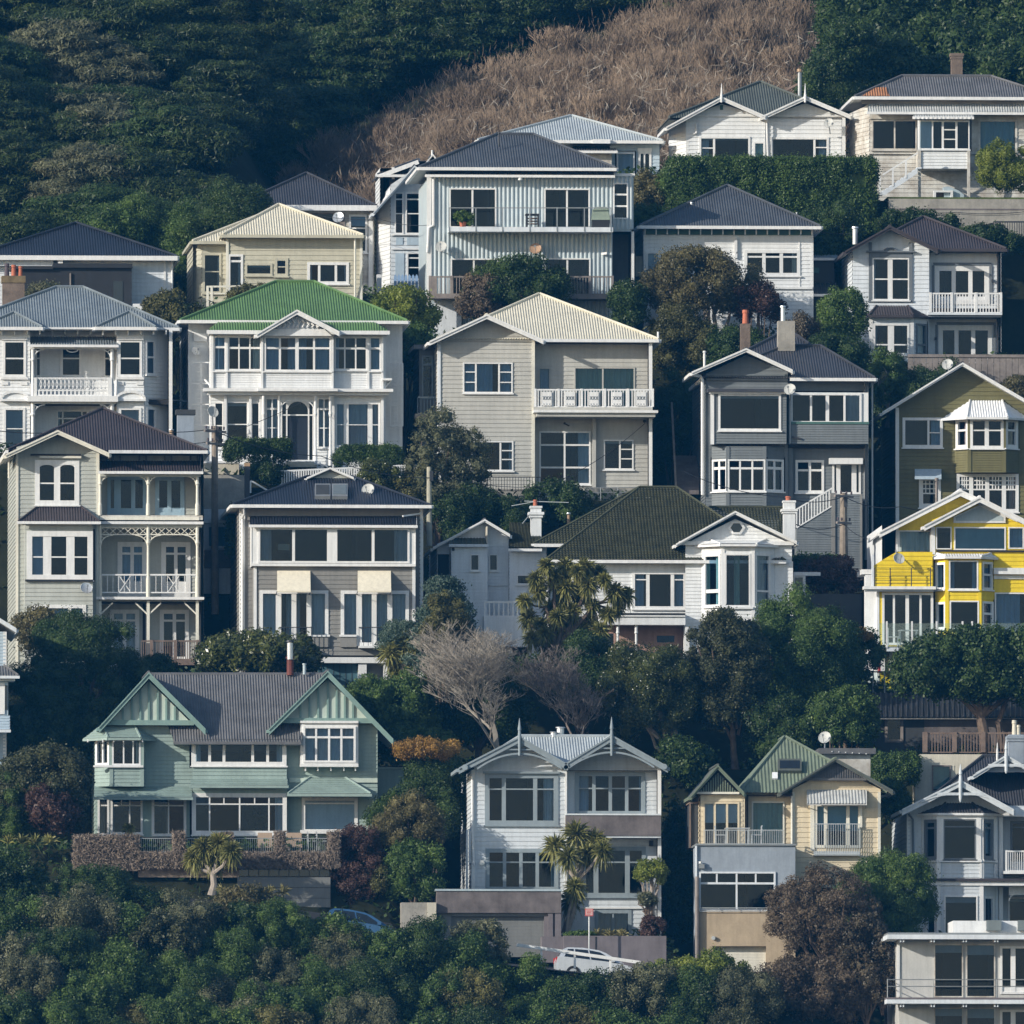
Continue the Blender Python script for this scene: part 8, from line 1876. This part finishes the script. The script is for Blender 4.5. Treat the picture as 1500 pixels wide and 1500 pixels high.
r = tag(empty('potted_plant', tuple(P(678, 333, 57.3))), 'bushy pot plant at the left end of the corrugated house balcony', 'plant'); bag = Bag(); c = P(679, 320, 57.3); crown(bag, c, .42, .3, .36, 'round', rc=.16, l=.06); bag.mesh('foliage', 'leaf_mid', r, tuple(P(678, 333, 57.3))); m = MB(); b0 = P(678, 333, 57.3); m.tube([b0, b0 + Vector((0, 0, .25))], [.13, .17], 'pot_terracotta', 10); m.build('pot', r, tuple(b0))
# power poles and cables
def pole(x, y0, y1, Y, w, mat, label, arms=()):
    r = tag(empty('utility_pole', tuple(P(x, y1, Y))), label, 'pole'); o = tuple(r.location); m = MB(); m.tube([P(x, y1, Y), P(x - .5, y0, Y)], [w * .018, w * .014], mat, 10); m.build('pole', r, o)
    for (ya, L) in arms:
        m = MB(); c = P(x, ya, Y - .2); m.bar(c - Vector((L / 2, .5 * L, 0)), c + Vector((L / 2, .5 * L, 0)), .1, .1, 'timber_grey')
        for t in (-.42, -.15, .15, .42): p = c + Vector((L * t, L * t, .1)); m.tube([p, p + Vector((0, 0, .14))], .045, 'pot_dark', 7)
        m.build('crossarm', r, o)
    m = MB(); c = P(x + 3, y0 + 14, Y - .25); m.box(c.x - .08, c.x + .08, c.y, c.y + .2, c.z - .2, c.z + .25, 'metal_dark'); m.build('fuse_box', r, o)
pole(315, 624, 900, 31.5, 10, 'pole_wood', 'wooden utility pole between the verandah villa and the awning house', ((632, 1.0), (650, .8)))
pole(629, 684, 800, 34, 7.5, 'pole_pale', 'pale slim utility pole in front of the grey-green trees')
pole(1236, 722, 822, 36.8, 11, 'pole_wood', 'old wooden utility pole with tangled cables before the slate-grey house', ((727, .9), (766, .7)))
def wire(pts, r, label, sag=.25):
    m = MB(); q = []
    for (a, b) in zip(pts[:-1], pts[1:]):
        A, B = P(*a), P(*b)
        for i in range(9): t = i / 8; q.append(A.lerp(B, t) - Vector((0, 0, sag * 4 * t * (1 - t))))
    m.tube(q, r, 'wire', 4, False); tag(m.build('power_cable', None, tuple(P(*pts[0]))), label, 'cable', 'overhead cables')
wire([(315, 628, 31.3), (150, 622, 30.5), (-10, 630, 30)], .018, 'upper cable from the wooden pole across the verandah villa roof')
wire([(315, 646, 31.3), (150, 640, 30.5), (-10, 647, 30)], .018, 'lower cable from the wooden pole across the verandah villa roof')
wire([(316, 632, 31.3), (470, 668, 33), (629, 700, 33.9)], .018, 'cable from the wooden pole past the green-roofed villa hedge to the pale pole')
wire([(316, 640, 31.3), (440, 590, 38), (440, 590, 41.2)], .014, 'thin cable running up to the arched door of the green-roofed villa', .1)
wire([(629, 690, 33.9), (800, 712, 35), (945, 620, 41.8)], .014, 'thin cable from the pale pole to the lamp of the beige house', .3)
wire([(1236, 727, 36.6), (1150, 728, 36), (1000, 690, 36)], .018, 'cable running left from the old pole over the tiled roof')
wire([(1236, 727, 36.6), (1320, 742, 37), (1520, 760, 38)], .018, 'cable running right from the old pole over the yellow house')
wire([(1236, 768, 36.6), (1160, 766, 33), (1090, 770, 29)], .018, 'lower cable from the old pole past the white chimney')
wire([(1236, 768, 36.6), (1290, 790, 33), (1366, 830, 25.5)], .016, 'lower cable from the old pole to the yellow house wall')
wire([(440, 312, 74), (560, 322, 66), (627, 330, 57.9)], .012, 'thin cable crossing the narrow gabled house to the corrugated wall', .1)
wire([(1195, 339, 60), (1252, 342, 60)], .012, 'short cable between the green frieze house and the steel flue', .05)
wire([(1300, 306, 69.3), (1400, 311, 69.3), (1510, 309, 69.3)], .014, 'cable strung across the face of the long concrete wall', .1)

# ================================================================== CAMERA, LIGHT, AIR
cd = bpy.data.cameras.new('camera'); cam = bpy.data.objects.new('camera', cd); COL.objects.link(cam)
cam.matrix_world = Matrix.Translation(CAM) @ Matrix(((RT.x, UP.x, -FW.x), (RT.y, UP.y, -FW.y), (RT.z, UP.z, -FW.z))).to_4x4()
cd.sensor_width = 36; cd.lens = 36 * DIST / 45.0; cd.clip_start = 1; cd.clip_end = 6000
SCN.camera = cam
AZ, EL = rad(60), rad(20)         # sun from the left, 60 degrees off the facades, low winter sun
sd = Vector((-math.sin(AZ) * math.cos(EL), -math.cos(AZ) * math.cos(EL), math.sin(EL)))
sl = bpy.data.lights.new('sun', 'SUN'); sl.energy = SUN_E; sl.angle = rad(.53); sl.color = (1.0, .93, .82)
so = bpy.data.objects.new('sun', sl); COL.objects.link(so); so.rotation_euler = (-sd).to_track_quat('-Z', 'Y').to_euler(); so.location = (-80, -60, 90)
w = bpy.data.worlds.new('World'); SCN.world = w; w.use_nodes = True; nt = w.node_tree
bg = nt.nodes['Background']; sk = nt.nodes.new('ShaderNodeTexSky'); sk.sky_type = 'NISHITA'; sk.sun_disc = False
sk.sun_elevation = EL; sk.sun_rotation = math.atan2(sd.x, sd.y); sk.altitude = 50; sk.air_density = 1.0; sk.dust_density = .6; sk.ozone_density = 1.0
nt.links.new(sk.outputs[0], bg.inputs['Color']); bg.inputs['Strength'].default_value = SKY_S
if HAZE:  # blue-tinted volume added to lift the darkest tones to navy
    mb = MB(); MATS['haze'] = hm = bpy.data.materials.new('haze'); n, l = nodes(hm); n.remove(n['Principled BSDF'])
    v = n.new('ShaderNodeVolumePrincipled'); v.inputs['Color'].default_value = HAZE_C; v.inputs['Density'].default_value = HAZE; v.inputs['Anisotropy'].default_value = 0.0
    l.new(v.outputs[0], n['Material Output'].inputs['Volume']); mb.box(-1300, 1300, -1300, 700, -52, 110, 'haze'); hz = mb.build('haze'); tag(hz, kind='stuff')
SCN.view_settings.view_transform = 'Standard'; SCN.view_settings.look = 'None'; SCN.view_settings.exposure = EXPO; SCN.view_settings.gamma = 1
SCN.render.engine = 'CYCLES'; cy = SCN.cycles; cy.use_denoising = True; cy.max_bounces = 6; cy.diffuse_bounces = 3; cy.glossy_bounces = 3; cy.transparent_max_bounces = 8; cy.volume_bounces = 0; cy.sample_clamp_indirect = 6
